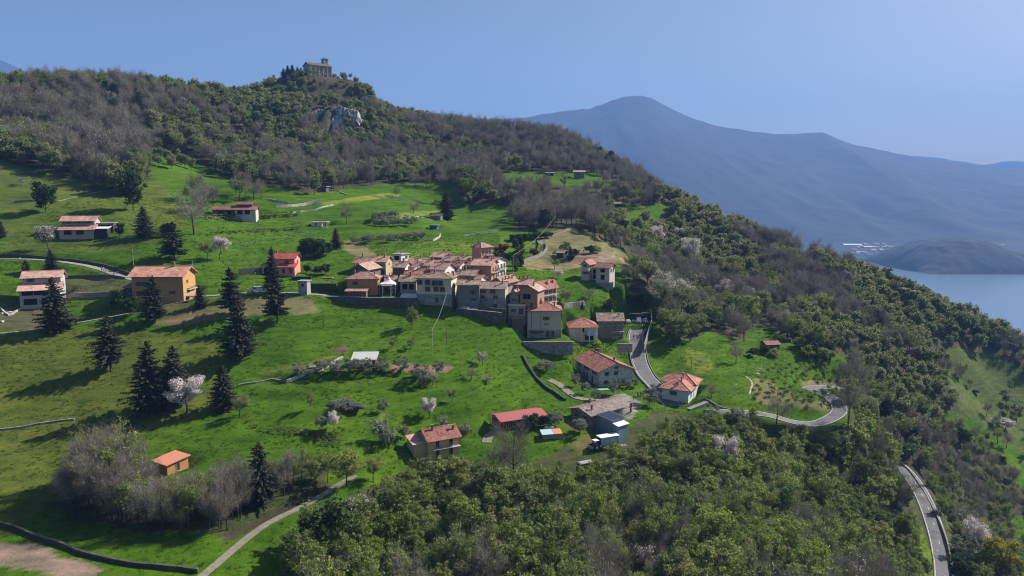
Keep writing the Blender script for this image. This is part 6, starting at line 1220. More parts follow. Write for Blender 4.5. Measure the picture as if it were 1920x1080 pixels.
for u, vb, vt in [(715,828,792),(724,838,806),(757,822,798)]: T('olive', u, vb, vt, 'big olive tree left of the small yellow house', 1.1, group='olive trees left of the yellow house')
T('olive', 601, 806, 782, 'olive tree beside the small white blossoming tree', 1.1); T('olive', 826, 800, 782, 'olive tree behind the small yellow house', 1.5); T('olive', 875, 815, 795, 'olive tree right of the small yellow house', 1.4)
for u, vb in [(560,708),(602,700),(632,705),(657,700),(685,702),(720,702),(751,700),(785,712),(821,702)]: T('olive', u, vb, vb-random.randint(22, 28), 'grey olive tree in the row along the garden strip', 1.3, group='olive trees along the garden strip')
T('olive', 786, 726, 690, 'largest olive tree at the end of the brown strip', 1.1)
for u, vb, s in [(1080,724,24),(1098,738,24),(1117,752,24),(1151,740,28),(1178,730,22),(1190,726,18)]: T('olive', u, vb, vb-s*.85, 'olive tree on the lawn in front of the large stone house', 1.0, group='olive trees on the stone house lawn')
T('olive', 1020, 695, 677, 'spreading grey bush left of the large stone house', 1.8); T('olive', 1218, 760, 728, 'olive tree between the stone house and the villa', 1.3); T('olive', 1087, 814, 788, 'olive tree in front of the low stone house', 1.3); T('olive', 1110, 802, 778, 'olive tree against the wall of the low stone house', 1.2)
T('dark', 998, 805, 776, 'dark evergreen at the end of the red roofed shed', 1.2); T('olive', 1040, 800, 776, 'grey olive between the red shed and the low stone house', 1.5); T('bush', 1025, 800, 785, 'dark shrub behind the red shed', 1.5, 0); T('cypress', 1183, 772, 752, 'small dark cone shaped tree in the paved yard', 1.2)
T('bare', 945, 880, 830, 'bare tree below the bright barn drive', 1.2); T('bare', 925, 875, 835, 'small bare tree left of the barn drive', 1.2)
T('broad', 650, 912, 836, 'leafy willow like tree at the right end of the lower meadow', 1.2, 2); T('bud', 615, 905, 850, 'thin row tree left of the leafy one', .8); T('bud', 590, 900, 850, 'slender pale tree beside the vineyard', .7); T('bud', 700, 905, 855, 'budding tree above the farm track bend', 1.1)
T('bud', 210, 890, 792, 'tallest tree of the thicket with a greenish crown', 1.0); T('bud', 180, 900, 800, 'tall brown topped tree of the thicket', 1.0)
T('red', 936, 480, 462, 'dark red shrub beside the hedge behind the village', 1.5); T('red', 1004, 483, 469, 'bright red shrub by the pale garden wall', 1.1)
T('broad', 1062, 478, 452, 'round green tree beside the little dark hut', 1.2); T('spruce', 1070, 486, 462, 'dark conifer beside the little dark hut', 1.2, 0); T('dark', 1078, 482, 467, 'dark bush right of the little dark hut', 1.2); T('broad', 1052, 472, 458, 'small bright bush left of the little dark hut', 1)
T('bush', 1105, 476, 464, 'low grey green bush on the dry terrace', 1.4, 0); T('bush', 1120, 475, 465, 'second low bush on the dry terrace', 1.3)
T('dark', 1145, 585, 562, 'dark bush on the bank above the barn', 1.4); T('bud', 1060, 572, 545, 'grey spreading bush above the curved stone wall', 1.6); T('bud', 1040, 505, 485, 'greyish bush at the edge of the dry terrace', 1.5); T('blossom', 1048, 522, 508, 'whitish bush left of the twin roofed house', 1.5)
T('dark', 1200, 578, 548, 'dark round bush above the parking place', 1.3); T('dark', 1180, 572, 545, 'dark bush at the forest corner', 1.3)
T('broad', 1272, 645, 590, 'large leafy bush right of the parking place', 1.5, 1); T('bud', 1295, 640, 592, 'brownish leafy bush right of the large one', 1.4); T('broad', 1248, 625, 592, 'lower leafy bush beside the parapet', 1.3, 0)
T('broad', 1370, 610, 545, 'tall rounded tree above the orchard', 1.0, 4); T('broad', 1400, 618, 548, 'second rounded tree above the orchard', 1.0, 2)
T('broad', 878, 378, 332, 'bright rounded tree at the end of the tree belt', 1.2, 2, ymin=330); T('bare', 1212, 390, 348, 'pinkish bare tree on the sunny clearing', 1.0, ymin=300)
for u, vb in [(778,352),(800,352),(833,352),(858,354),(872,352),(905,352)]: T('bare', u, vb, vb-30, 'bare chestnut in the row at the top of the terraces', 1.3, group='chestnut row at the top of the terraces', ymin=330)
for u, vb, s in [(975,428,36),(992,432,34),(1010,430,36),(978,418,40),(1022,424,36),(1038,420,34)]: T('bare', u, vb, vb-s, 'spreading bare chestnut in the stand below the tree belt', 1.3, group='chestnuts in the stand below the tree belt', ymin=300)
for u in range(1035, 1130, 9): T('bare', u, 424+random.uniform(-18, 8), 372+random.uniform(-14, 10), 'slender bare tree in the dense stand right of the chestnuts', .75, group='slender bare trees right of the chestnuts', ymin=300)
for u, vb in [(702,409),(712,408),(722,407),(733,406),(742,405),(716,414),(700,413),(705,420),(716,421),(727,422),(738,421),(748,421),(758,420),(768,420),(775,416),(720,418),(732,417),(745,416),(760,415)]: T('olive', u, vb+3, vb-9, 'grey olive tree in the grove on the terraces', 1.15, group='olive grove on the terraces', ymin=280)
for i in range(18): u = 664+i*7.4; T('olive', u, 455-i*.5+random.uniform(-4, 3), 445-i*.5, 'little olive tree in the row behind the village', 1.4, group='olive row behind the village', ymin=280)
for i in range(12): T('bush', 912+i*5.2, 486+random.uniform(-3, 2), 477, 'dark hedge bush in the garden behind the village', 1.6, 0, 'hedge behind the village', ymin=250) if i < 10 else None
for i in range(12): T('bush', 965+i*5.6, 452-i*.5, 443-i*.5, 'dark hedge bush along the upper garden edge', 1.6, 0, 'upper garden hedge', ymin=280)
# orchard saplings
ORCH = [(1428,706),(1428,722),(1425,738),(1448,719),(1445,733),(1458,716),(1459,705),(1473,713),(1472,726),(1484,705),(1495,717),(1491,723),(1511,712),(1512,702),(1450,735),(1449,742),(1472,736),(1481,733),(1476,740),(1486,747),(1502,742),(1515,748),(1434,753),(1461,757),(1491,757),(1522,758),(1527,741),(1529,747),(1542,752),(1553,733),(1569,736),(1562,715),(1552,705),(1552,697),(1507,707),(1533,712),(1538,718),(1560,740),(1545,760),(1422,745),(1418,730),(1440,700),(1455,690),(1480,690),(1500,690),(1525,692),(1545,690),(1465,700),(1435,715)]
for u, v in ORCH: T('sapling', u, v, v-11, 'young fruit tree in the orchard above the hairpin bend', 1.2, group='young fruit trees in the orchard')
for u, v, s in [(1408,668,12),(1438,664,12),(1450,668,10),(1512,668,14),(1528,662,16),(1540,672,13),(1555,672,10),(1498,650,12)]: T('bush', u, v, v-s, 'dark bush around the top of the orchard', 1.4, group='bushes at the top of the orchard')
T('bush', 1598, 760, 748, 'low bush outside the hairpin bend', 1.3); T('bush', 1500, 812, 800, 'low bush below the lower road curve', 1.3)
T('bush', 1412, 778, 769, 'round clipped pale bush beside the lower road curve', 1.3, 1); T('olive', 1545, 745, 730, 'small tree beside the hairpin', 1.0)
for i, (u, vb, vt) in enumerate([(1345,800,768),(1362,798,770),(1380,796,768),(1398,798,772),(1415,800,776),(1330,795,765),(1422,806,784)]): T(['bud', 'broad', 'olive'][i % 3], u, vb, vt, ['half open', 'leafy', 'grey green'][i % 3]+' tree in the garden row right of the villa', 1.15, group='garden row right of the villa')
# roadside growth by the lower road
for u, vb, vt, kd in [(1690,955,915,'dark'),(1700,1010,960,'bud'),(1650,900,850,'bud'),(1800,1000,960,'olive'),(1812,1060,1010,'olive'),(1798,1090,1040,'dark'),(1765,960,930,'broad'),(1765,915,885,'broad'),(1670,885,845,'broad')]:
    T(kd, u, vb, vt, {'dark':'dark leafy shrub','olive':'grey green shrub','bud':'half bare shrub','broad':'leafy shrub'}[kd]+' beside the lower road', 1.2, group=kd+' shrubs beside the lower road')
for u, vb, vt, s in [(1690,965,872,1),(1640,875,800,1),(1605,740,655,1),(1590,800,712,1)]: T('bare', u, vb, vt, {1690: 'large bare tree just left of the head of the lower road', 1640: 'large bare tree on the slope under the hairpin bend', 1605: 'tall bare tree at the outer side of the hairpin bend', 1590: 'bare tree below the hairpin bend'}[u], s)
# small vines: terraces under the bungalow, vine patch in the lower meadow
def rows(P0, P1, P2, nr, nc, label, group, h=7, ymin=95, kind='vine'):
    for i in range(nr):
        for j in range(nc):
            a, b = i/max(nr-1, 1), j/max(nc-1, 1); u = P0[0]+(P1[0]-P0[0])*b+(P2[0]-P0[0])*a; v = P0[1]+(P1[1]-P0[1])*b+(P2[1]-P0[1])*a; T(kind, u, v, v-h, label, 1.2, group=group, ymin=ymin)
rows((470,801),(575,808),(500,812),3,22,'small vine in the curved rows of the lower meadow','vines in the lower meadow',6)
rows((585,812),(600,835),(625,815),7,7,'small vine in the square patch beside the thin row trees','vines in the square patch',6)
rows((385,408),(560,402),(385,412),2,34,'staked vine on the terrace under the bungalow','vines under the bungalow',6,250)
rows((395,440),(560,430),(395,440),1,26,'staked vine on the lower terrace','vines on the lower terrace',6,250)
rows((1070,648),(1148,648),(1062,662),4,16,'clipped plant in the terraced rows above the large stone house','plants in rows above the stone house',4)
# ------------------------------------------------------------------ cars, van, trucks, trailer
M['carwhite'] = plain('white_car_paint', (0.75, 0.75, 0.74), 0.3, spec=0.6); M['tyre'] = plain('tyre_rubber', (0.02, 0.02, 0.02), 0.9); M['cardark'] = plain('black_car_paint', (0.03, 0.03, 0.035), 0.3, spec=0.6)
M['glass'] = plain('car_glass', (0.03, 0.035, 0.04), 0.08, spec=0.8); M['steel'] = plain('worn_steel', (0.28, 0.27, 0.26), 0.5, 0.3); M['paleblue'] = plain('pale_blue_panel', (0.42, 0.58, 0.60), 0.6); M['rimm'] = plain('wheel_rim', (0.4, 0.4, 0.4), 0.4, 0.6)
def loft(secs, mi=0, m_=None):
    """closed loft through cross sections (x, [(y,z)...])"""
    m_ = m_ or MB(); n = len(secs[0][1]); P = [(x, y, z) for x, s in secs for y, z in s]; F = []
    for i in range(len(secs)-1): F += [(i*n+k, (i+1)*n+k, (i+1)*n+(k+1) % n, i*n+(k+1) % n) for k in range(n)]
    F += [tuple(range(n-1, -1, -1)), tuple((len(secs)-1)*n+k for k in range(n))]; m_.poly(P, F, mi); return m_
def car(p, rz, label, van=False, mat=None, group=None, cat='car'):
    L, Wd = (4.6, 1.8) if van else (3.9, 1.65); t = thing('van' if van else 'parked_car', label, 'van' if van else cat, p, rz, group); hw = Wd/2; mat = mat or M['carwhite']
    def sec(x, zt, zs, tp): return (x, [(-hw, .32), (hw, .32), (hw*1.0, zs), (hw*tp, zt), (-hw*tp, zt), (-hw*1.0, zs)])
    if van: S_ = [sec(-L/2, 1.2, .9, .9), sec(-L/2+.15, 1.85, 1.0, .86), sec(L/2-1.5, 1.9, 1.0, .86), sec(L/2-.75, 1.2, .95, .88), sec(L/2, .85, .7, .85)]
    else: S_ = [sec(-L/2, .8, .7, .9), sec(-L/2+.25, 1.1, .85, .8), sec(-L/2+.7, 1.42, .88, .74), sec(.35, 1.44, .88, .74), sec(1.05, .98, .86, .82), sec(L/2-.1, .8, .7, .85), sec(L/2, .55, .5, .85)]
    loft(S_).build('body', mat, t)
    zz = 1.05; g = MB()
    if van: g.poly([(L/2-1.42, -hw*.8, 1.80), (L/2-1.42, hw*.8, 1.80), (L/2-.82, hw*.82, 1.24), (L/2-.82, -hw*.82, 1.24)], [(0, 3, 2, 1)]); [g.box(-.2, .9, s*hw*.955-.01, s*hw*.955+.012, 1.12, 1.62) for s in (-1, 1)]
    else: 
        g.poly([(.42, -hw*.7, 1.40), (.42, hw*.7, 1.40), (1.02, hw*.76, 1.02), (1.02, -hw*.76, 1.02)], [(0, 3, 2, 1)]); g.poly([(-L/2+.66, -hw*.7, 1.38), (-L/2+.66, hw*.7, 1.38), (-L/2+.24, hw*.76, 1.06), (-L/2+.24, -hw*.76, 1.06)], [(0, 1, 2, 3)])
        for s in (-1, 1): g.poly([(-1.15, s*(hw*.925), .98), (.75, s*(hw*.925), .98), (.3, s*(hw*.80), 1.34), (-1.1, s*(hw*.80), 1.34)], [(0, 1, 2, 3) if s < 0 else (3, 2, 1, 0)])
    o = g.build('window', M['glass'], t); o.location.z = .012
    for x in (-L*.31, L*.31):
        for s in (-1, 1):
            w_ = MB().tube((0, -s*.1, 0), (0, s*.1, 0), .31, n=14).build('wheel', M['tyre'], t); w_.location = (x, s*(hw-.08), .31); MB().tube((0, s*.101, 0), (0, s*.115, 0), .18, n=10).build('rim', M['rimm'], w_)
    for s in (-1, 1): MB().box(L/2-.04, L/2+.012, s*hw*.62-.14, s*hw*.62+.14, .55, .68).build('headlight', M['white_metal'], t)
    return t
def gp(u, v, Y=None):
    p = hit(u, v) if Y is None else Vector(pix_xy(u, v, Y)); p.z = float(Hg(p.x, p.y))+.03; return p
def on_road(u, v, Y=None, dz=.19): p = gp(u, v, Y); p.z += dz; return p
car(on_road(482, 549), R(178), 'small white van driving on the lane right of the large orange house', True)
pc = Vector(pix_xy(870, 583, 237)); car(pc, R(172), 'left white car parked below the grey rendered house'); pc = Vector(pix_xy(886, 587, 236.6)); car(pc, R(168), 'right white car parked below the grey rendered house')
car(gp(1178, 605, 275), R(80), 'white car parked beside the dark stone barn'); car(gp(1198, 605, 276), R(-95), 'white car backed against the dark containers', True); car(gp(1210, 604, 276), R(-92), 'white car under the lamp at the right of the parking place')
M['container'] = plain('dark_container', (0.035, 0.04, 0.05), 0.6)
for (u, v, Y, w_, h_), lb in zip([(1189,600,281,3.2,2.4),(1200,601,281,2.6,2.3),(1211,599,282,3,2.5)], ['leftmost dark container at the back of the parking place', 'middle dark container at the back of the parking place', 'rightmost dark container at the back of the parking place']):
    t = thing('container', lb, 'container', gp(u, v, Y), R(random.uniform(-4, 4))); MB().box(-w_/2, w_/2, 0, 2.4, .1, h_).build('box_body', M['container'], t)
    m_ = MB(); [m_.box(-w_/2+.15+i*(w_-.3)/7, -w_/2+.25+i*(w_-.3)/7, -.05, -.002, .2, h_-.1) for i in range(8)]; m_.build('rib', M['container'], t); MB().box(-w_/2-.06, w_/2+.06, -.06, 2.46, h_+.003, h_+.09).build('lid', M['steel'], t)
t = thing('box_trailer', 'pale blue box trailer with a white roof in the yard above the wood', 'trailer', gp(1140, 810, 178.5), R(24)); bx = MB().box(-2.6, 2.6, -1.1, 1.1, .55, 2.7).build('box_body', M['paleblue'], t)
MB().box(-2.75, 2.75, -1.25, 1.25, 2.71, 2.86).build('white_roof', M['cloth_white'], t); m_ = MB(); m_.box(.4, 1.2, -1.13, -1.102, 1.1, 2.2); m_.box(-1.2, -.5, -1.13, -1.102, 1.4, 2.1); m_.build('panel', M['white_metal'], t); MB().box(-2.62, -2.601, -.9, .9, .8, 2.5).build('open_end_shade', M['shade_black'], t)  # the end plate is painted black for the shade inside the box
for x in (-1.2, 1.4):
    for s in (-1, 1): w_ = MB().tube((0, -.12, 0), (0, .12, 0), .42, n=14).build('wheel', M['tyre'], t); w_.location = (x, s*.95, .42)
MB().box(-3.4, 2.6, -.5, .5, .42, .55).build('chassis', M['steel'], t)
t = thing('farm_machine', 'dark farm tractor with white panels left of the pale blue trailer', 'tractor', gp(1121, 819, 176.5), R(28))
loft([(-1.3, [(-.5,.6),(.5,.6),(.5,1.3),(-.5,1.3)]), (-.4, [(-.5,.6),(.5,.6),(.5,1.4),(-.5,1.4)]), (1.5, [(-.42,.6),(.42,.6),(.4,1.35),(-.4,1.35)]), (1.7, [(-.3,.6),(.3,.6),(.3,1.1),(-.3,1.1)])]).build('engine_hood', M['cardark'], t)
cb = MB(); [cb.box(x, x+.08, y, y+.08, 1.3, 2.3) for x in (-1.2, -.2) for y in (-.6, .52)]; cb.build('cab_frame', M['cardark'], t); MB().box(-1.35, .0, -.75, .75, 2.301, 2.4).build('cab_roof', M['cloth_white'], t)
for x, r_ in ((-.9, .75), (1.1, .45)):
    for s in (-1, 1): w_ = MB().tube((0, -.18, 0), (0, .18, 0), r_, n=16).build('wheel', M['tyre'], t); w_.location = (x, s*.85, r_); MB().tube((0, s*.181, 0), (0, s*.2, 0), r_*.5, n=10).build('rim', M['white_metal'], w_)
MB().box(-2.6, -1.4, -.9, .9, .5, .9).build('rear_implement', M['steel'], t); MB().box(.2, .9, -.7, -.45, .55, 1.0).build('fuel_tank', M['white_metal'], t)
t = thing('flat_trailer', 'flat trailer loaded with pipes at the edge of the wood', 'trailer', gp(1099, 837, 171), R(26)); MB().box(-1.9, 1.9, -.8, .8, .45, .58).build('trailer_bed', M['steel'], t)
for i in range(6): MB().tube((-1.7+random.uniform(0, .2), -.6+i*.24, .68+.05*(i % 2)), (1.7, -.6+i*.24, .70), .08).build('pipe', M['white_metal'] if i % 2 else M['steel'], t)
for s in (-1, 1): MB().box(-1.9, 1.9, s*.8-.03 if s > 0 else -.83, .83 if s > 0 else -.77, .581, .78).build('side_board', M['white_metal'], t); w_ = MB().tube((0, -.1, 0), (0, .1, 0), .33, n=12).build('wheel', M['tyre'], t); w_.location = (-.2, s*.9, .33)
# ladder frame leaning by the lean-to, tent, shelter furniture, masonry
t = thing('scaffold_ladder', 'pale ladder frame lying right of the blue box trailer', 'ladder', gp(1162, 800, 179), R(24)); 
for y in (-.5, .5): MB().box(-2, 2, y-.05, y+.05, .6, .7).build('rail', M['white_metal'], t)
for i in range(5): MB().box(-1.8+i*.88, -1.7+i*.88, -.45, .45, .61, .68).build('rung', M['white_metal'], t)
for x in (-1.9, 1.9): MB().box(x-.05, x+.05, -.05, .05, 0, .6).build('leg', M['white_metal'], t)
q = HOUSES['canopy']; p = Vector(pix_xy(728, 541, 246)); t = thing('party_tent', 'white peaked party tent in the yard beside the orange ochre house', 'tent', (p.x, p.y+.8, p.z-.7)); t.scale = (1.12, 1.12, 1.12); n = 16; P = []
for k, (rr_, zz_) in enumerate([(2.9, 1.95), (2.75, 2.25), (1.8, 2.55), (.9, 3.1), (.35, 3.9), (.06, 4.6)]):
    for i in range(n): a = 2*math.pi*i/n+math.pi/4; sq = 1/max(abs(math.cos(a-math.pi/4+math.pi/4)), abs(math.sin(a-math.pi/4+math.pi/4))); f = sq*(1-k/6)+1*(k/6); P.append((rr_*f*math.cos(a)*.86, rr_*f*math.sin(a)*.86, zz_))
MB().poly(P, [(k*n+i, k*n+(i+1) % n, (k+1)*n+(i+1) % n, (k+1)*n+i) for k in range(5) for i in range(n)]+[tuple(5*n+i for i in range(n))]).build('canopy', M['cloth_white'], t)
for x in (-2.3, 2.3):
    for y in (-2.3, 2.3): MB().tube((x, y, -1.5), (x, y, 2.1), .05).build('leg', M['white_metal'], t)
# ------------------------------------------------------------------ people and cycles
M['skin'] = plain('skin', (0.45, 0.27, 0.19), 0.7); CL = {k: plain('cloth_'+k, c, 0.9) for k, c in {'black': (.02, .02, .022), 'white': (.65, .64, .62), 'blue': (.05, .10, .42), 'red': (.42, .04, .04), 'grey': (.14, .14, .15), 'orange': (.5, .16, .04)}.items()}
_pm = {}
def skinmesh(pts, edges, name):
    me = bpy.data.meshes.new(name); me.from_pydata([p[:3] for p in pts], edges, []); o = bpy.data.objects.new(name, me); C.objects.link(o); o.modifiers.new('s', 'SKIN'); 
    for v_, p in zip(me.skin_vertices[0].data, pts): v_.radius = (p[3], p[3])
    me.skin_vertices[0].data[0].use_root = True
    o.modifiers.new('u', 'SUBSURF').levels = 1; dg = bpy.context.evaluated_depsgraph_get(); r_ = bpy.data.meshes.new_from_object(o.evaluated_get(dg)); bpy.data.objects.remove(o); r_.name = name; return r_
def person_meshes(pose):
    if pose in _pm: return _pm[pose]
    if pose == 'ride':
        pts = [(0,0,1.0,.13),(.12,0,1.2,.14),(.28,0,1.42,.13),(.34,0,1.52,.06),(.1,.12,.98,.09),(.42,.13,.75,.07),(.2,.13,.35,.05),(.3,.13,.3,.04),(.1,-.12,.98,.09),(.38,-.13,.95,.07),(.25,-.13,.55,.05),(.35,-.13,.5,.04),(.3,.2,1.4,.05),(.45,.25,1.18,.042),(.62,.22,1.05,.035),(.3,-.2,1.4,.05),(.45,-.25,1.18,.042),(.62,-.22,1.05,.035)]
        hd = (.40, 0, 1.64)
    else:
        st_ = .16 if pose == 'walk' else .05
        pts = [(0,0,.95,.13),(0,0,1.15,.13),(0,0,1.36,.14),(0,0,1.5,.06),(0,.1,.88,.09),(st_*.6,.11,.5,.065),(st_,.12,.09,.045),(st_+.14,.12,.04,.035),(0,-.1,.88,.09),(-st_*.4,-.11,.5,.065),(-st_,-.12,.09,.045),(-st_+.14,-.12,.04,.035),(0,.2,1.38,.055),(-st_*.5,.26,1.1,.045),(.05,.26,.85,.035),(0,-.2,1.38,.055),(st_*.5,-.26,1.1,.045),(.1,-.26,.85,.035)]
        hd = (.02, 0, 1.63)
    E = [(0,1),(1,2),(2,3),(0,4),(4,5),(5,6),(6,7),(0,8),(8,9),(9,10),(10,11),(2,12),(12,13),(13,14),(2,15),(15,16),(16,17)]
    body = skinmesh(pts, E, 'body'); bm = bmesh.new(); bmesh.ops.create_uvsphere(bm, u_segments=10, v_segments=8, radius=.11); [setattr(v_, 'co', Vector((v_.co.x*.95+hd[0], v_.co.y*.8+hd[1], v_.co.z*1.15+hd[2]))) for v_ in bm.verts]
    head = bpy.data.meshes.new('head'); bm.to_mesh(head); bm.free(); head.materials.append(M['skin'])
    nose = MB().box(hd[0]+.095, hd[0]+.13, -.015, .015, hd[2]-.03, hd[2]+.02).mesh('nose', M['skin'])
    bm = bmesh.new(); bmesh.ops.create_uvsphere(bm, u_segments=10, v_segments=8, radius=.118); bmesh.ops.delete(bm, geom=[v_ for v_ in bm.verts if v_.co.z < -.01], context='VERTS'); [setattr(v_, 'co', Vector((v_.co.x*.98+hd[0]-.012, v_.co.y*.86, v_.co.z*1.15+hd[2]+.02))) for v_ in bm.verts]
    hair = bpy.data.meshes.new('hair'); bm.to_mesh(hair); bm.free(); _pm[pose] = (body, head, hair, nose); return _pm[pose]
_bc = {}
def person(p, rz, top, label, pose='stand', group=None, helmet=None):
    body, head, hair, nose = person_meshes(pose); k = (pose, top)
    if k not in _bc: b = body.copy(); b.materials.clear(); b.materials.append(CL[top]); b.materials.append(CL['black']); b.polygons.foreach_set('material_index', [1 if f.center.z < .92 else 0 for f in b.polygons]); _bc[k] = b
    t = thing('person', label, 'person', p, rz, group); link('body', _bc[k], t); link('head', head, t); h_ = link('hair' if not helmet else 'helmet', hair if not helmet else hair.copy(), t); link('nose', nose, t)
    if not h_.data.materials: h_.data.materials.append(CL['black'] if not helmet else CL[helmet])
    return t
def bicycle(p, rz, label, group=None, col='black'):
    t = thing('bicycle', label, 'bicycle', p, rz, group); 
    for x, nm in ((-.5, 'rear_wheel'), (.52, 'front_wheel')):
        m_ = MB(); [m_.tube((x+.33*math.cos(a*math.pi/8), 0, .34+.33*math.sin(a*math.pi/8)), (x+.33*math.cos((a+1)*math.pi/8), 0, .34+.33*math.sin((a+1)*math.pi/8)), .02, n=4, cap=False) for a in range(16)]; m_.build(nm, M['tyre'], t)
    m_ = MB(); S1 = ((-.5,0,.34),(-.1,0,.3),(-.2,0,.85),(.38,0,.82),(.52,0,.34)); [m_.tube(S1[a], S1[b], .022, n=5) for a, b in ((0,1),(0,2),(1,2),(1,3),(2,3),(3,4))]; m_.build('frame', CL[col], t)
    MB().tube((.36,-.22,.98), (.36,.22,.98), .018).tube((.38,0,.8), (.36,0,.98), .02).build('handlebar', CL['black'], t); MB().box(-.32, -.1, -.06, .06, .92, .97).tube((-.2,0,.84), (-.21,0,.93), .018).build('saddle', CL['black'], t); return t
cols = ['black', 'grey', 'white', 'red', 'black', 'blue', 'black', 'grey', 'orange']
PP = [((1172,615),'black','person in black at the left edge of the parking place, nearest the barn','walk'),((1177,614),'grey','person in grey walking just right of the one nearest the barn','walk'),((1188,637),'black','person in black alone at the corner of the annex wall','stand'),
      ((1193,610),'white','person in white at the left of the crowd in front of the cars','stand'),((1196,609),'black','person in black at the left of the crowd in front of the cars','stand'),((1199,612),'grey','person in grey in the middle of the crowd on the parking place','stand'),((1203,613),'black','person in black in the middle of the crowd on the parking place','walk'),
      ((1204,617),'white','person in white at the front of the crowd','stand'),((1208,609),'red','person in red at the back of the crowd','stand'),((1210,614),'black','person in black at the parapet end of the crowd','stand'),((1212,610),'grey','person in grey next to the parapet wall','stand'),((1207,621),'black','person in black lowest in the crowd','walk')]
for (u, v), c_, lb, po in PP: person(on_road(u, v), R(random.uniform(0, 360)), c_, lb, po)
for i, (u, v) in enumerate([(1195,613),(1201,610),(1206,615),(1209,617)]): bicycle(on_road(u, v), R(random.uniform(150, 210)), ['bicycle at the left of the crowd on the parking place', 'bicycle behind the middle of the crowd', 'bicycle at the front right of the crowd', 'bicycle leaning nearest the parapet wall'][i])
person(gp(1165, 640, 247), R(-60), 'blue', 'person in blue beside the annex door'); person(gp(1171, 639, 247), R(-100), 'red', 'person in red on the annex terrace'); person(gp(1160, 640, 248), R(-100), 'white', 'person in white at the annex wall')
for i, (u, v) in enumerate([(1188,752),(1192,748),(1196,746),(1201,744),(1206,742),(1212,739),(1217,737)]): person(gp(u, v), R(random.uniform(-150, -30)), ['blue', 'white', 'blue', 'grey', 'blue', 'white', 'blue'][i], 'person in '+['blue', 'white', 'blue', 'grey', 'blue', 'white', 'blue'][i]+' in the line beside the stone house garden, number %s from the yard' % ['one','two','three','four','five','six','seven'][i], group='people lined up beside the stone house garden')
Pc = [((1750,968),'black','person in black riding at the left of the cyclists on the lower road'),((1756,966),'grey','person in grey riding in the middle of the cyclists on the lower road'),((1761,962),'black','person in black at the guard wall beside the cyclists'),((1758,957),'red','person in red riding rearmost on the lower road')]
for (u, v), c_, lb in Pc: q_ = on_road(u, v); person(q_, R(110), c_, lb, 'ride', helmet='white'); bicycle(q_, R(110), lb.replace('person in '+c_, c_+' bicycle').replace('riding', 'ridden').replace('ridden rearmost', 'ridden rearmost'), col=c_ if c_ in ('red',) else 'black')
person(on_road(1543, 741), R(100), 'black', 'left one of the two people in the hairpin bend', 'walk'); person(on_road(1548, 744), R(60), 'black', 'right one of the two people in the hairpin bend', 'walk')
person(on_road(191, 510), R(200), 'grey', 'left one of the three people on the upper path', 'walk'); person(on_road(195, 511), R(200), 'white', 'middle one of the three people on the upper path', 'walk'); person(on_road(199, 511), R(200), 'black', 'right one of the three people on the upper path', 'walk')
person(gp(38, 491), R(20), 'white', 'person in white on the path at the far left', 'walk'); person(gp(465, 549), R(20), 'white', 'person in white on the lane left of the van', 'walk'); person(gp(1458, 743), R(20), 'white', 'person in white among the young orchard trees', 'walk')
# ------------------------------------------------------------------ small things
def rocks(P, n, sz, label, cat='stone', name='boulder', mat=None):
    for i in range(n):
        u = random.uniform(min(p[0] for p in P), max(p[0] for p in P)); v = random.uniform(min(p[1] for p in P), max(p[1] for p in P)); bm = bmesh.new(); bmesh.ops.create_icosphere(bm, subdivisions=1, radius=sz*random.uniform(.6, 1.3))
        for v_ in bm.verts: v_.co *= random.uniform(.7, 1.2); v_.co.z *= .6
        me = bpy.data.meshes.new(name); bm.to_mesh(me); bm.free(); me.materials.append(mat or M['palewall']); o = link(name, me); o.location = gp(u, v); tag(o, label, cat, label+' group')
rocks([(560,690),(605,702)], 9, .5, 'pale boulder along the broken dry stone wall'); rocks([(1415,690),(1432,704)], 6, .5, 'pale boulder at the left edge of the orchard'); rocks([(770,396),(800,410)], 7, .7, 'white boulder in front of the old stone hut'); rocks([(0,585),(22,605)], 5, .7, 'stacked pale rock at the left edge')
rocks([(985,455),(1000,460)], 0, .5, 'x')
M['netdark'] = mottled('dark_ground_netting', (0.03, 0.032, 0.035), (0.06, 0.062, 0.068), 1.2, 0.95, 0.03)
p = hit(642, 768); bm = bmesh.new(); bmesh.ops.create_uvsphere(bm, u_segments=28, v_segments=14, radius=1)
for v_ in bm.verts: v_.co = Vector((v_.co.x*5.3, v_.co.y*2.0, max(v_.co.z, -.3)*1.3+.12*math.sin(v_.co.x*9)+.1*math.sin(v_.co.y*7)))
me = bpy.data.meshes.new('netted_mound'); bm.to_mesh(me); bm.free(); me.materials.append(M['netdark']); o = link('netted_mound', me); o.location = p+Vector((0, 1.5, .2)); tag(o, 'long low mound under dark netting in the lower meadow', 'mound')
M['greencover'] = plain('green_cover', (0.22, 0.42, 0.25), 0.7)
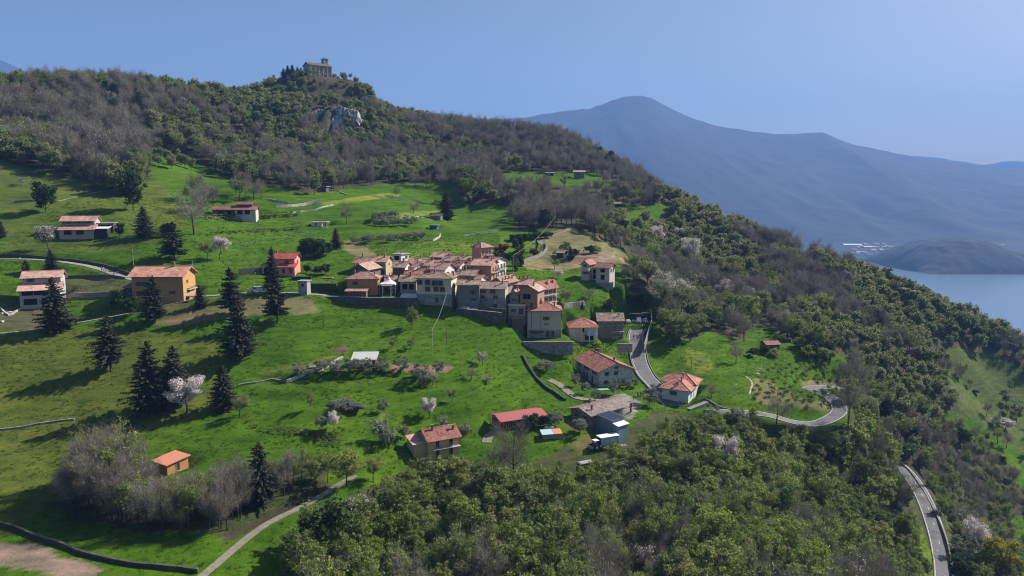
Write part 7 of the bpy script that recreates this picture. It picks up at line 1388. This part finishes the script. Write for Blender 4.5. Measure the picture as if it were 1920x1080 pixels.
for nm, u, v, w_, d_, h_, rz_, mt, lb, ct in [('pool_cover', 1131, 731, 3.2, 1.8, .15, 8, 'greencover', 'pale green rectangular cover on the lawn of the large stone house', 'cover'),
    ('green_hedge_block', 607, 543, 9, 2.2, 2.0, 0, 'hedge', 'dark green clipped hedge behind the lane wall', 'hedge'), ('green_hedge_block', 566, 525, 7, 1.2, 1.2, 0, 'hedge', 'lighter clipped hedge above the transformer cabin', 'hedge'),
    ('white_container', 1030, 805, 2.6, 1.2, .6, 10, 'white_metal', 'white sheet roofed crate beside the red roofed shed', 'crate'), ('brick_terrace', 614, 521, 4.0, 2.0, .2, 0, 'brick', 'small terracotta terrace in the garden behind the hedge', 'terrace')]:
    if mt == 'hedge' and 'hedge' not in M: M['hedge'] = mottled('clipped_hedge', (0.015, 0.035, 0.012), (0.04, 0.08, 0.02), 3, 1, .15)
    b = MB().box(-w_/2, w_/2, -d_/2, d_/2, -.4, h_); me = b.mesh(nm, M[mt]); bm = bmesh.new(); bm.from_mesh(me); bmesh.ops.bevel(bm, geom=bm.edges[:], offset=.06, segments=1); 
    if mt == 'hedge': bmesh.ops.subdivide_edges(bm, edges=bm.edges[:], cuts=4, use_grid_fill=True); [setattr(v_, 'co', v_.co+Vector((random.uniform(-.08, .08), random.uniform(-.08, .08), random.uniform(-.08, .08)))) for v_ in bm.verts]
    bm.to_mesh(me); bm.free(); o = link(nm, me); o.location = gp(u, v); o.rotation_euler.z = R(rz_); tag(o, lb, ct)
t = thing('greenhouse_roof', 'low greenhouse with a pale blue and orange patched roof', 'greenhouse', gp(1033, 812, 178), R(12)); MB().box(-2.4, 2.6, -1.1, 1.1, -.5, 1.0).build('wall', M['steel'], t)
MB().poly([(-2.6,-1.3,1.0),(.4,-1.3,1.0),(.4,1.3,1.5),(-2.6,1.3,1.5),(-2.6,-1.3,.94),(.4,-1.3,.94),(.4,1.3,1.44),(-2.6,1.3,1.44)], [(0,1,2,3),(7,6,5,4),(0,4,5,1),(1,5,6,2),(2,6,7,3),(3,7,4,0)]).build('blue_panel', M['paleblue'], t)
MB().poly([(.45,-1.3,1.0),(2.7,-1.3,1.0),(2.7,1.3,1.5),(.45,1.3,1.5),(.45,-1.3,.94),(2.7,-1.3,.94),(2.7,1.3,1.44),(.45,1.3,1.44)], [(0,1,2,3),(7,6,5,4),(0,4,5,1),(1,5,6,2),(2,6,7,3),(3,7,4,0)]).build('orange_panel', RM['orange'], t)
car(gp(1828, 736), R(150), 'dark car standing alone on the right meadow', mat=M['cardark'])
t = thing('garden_bench', 'white bench on the broken dry stone wall in the meadow', 'bench', gp(586, 690), R(8)); MB().box(-.9, .9, -.25, .25, .42, .5).build('seat', M['white_metal'], t); MB().box(-.9, .9, .26, .32, .5, .95).build('backrest', M['white_metal'], t)
for x in (-.7, .7): MB().box(x-.05, x+.05, -.22, .25, -.2, .419).build('leg', M['white_metal'], t)
t = thing('trellis', 'grey timber trellis on the right meadow', 'trellis', gp(1905, 752), R(10)); 
for i in range(7): MB().box(-6+i*2, -5.9+i*2, -.05, .05, -.5, 2).build('post', M['pole_pale'], t)
for z in (.7, 1.3, 1.9): MB().box(-6, 6.1, -.08, -.051, z, z+.08).build('rail', M['pole_pale'], t)
print('objects', len(bpy.data.objects), 'meshes', len(bpy.data.meshes))
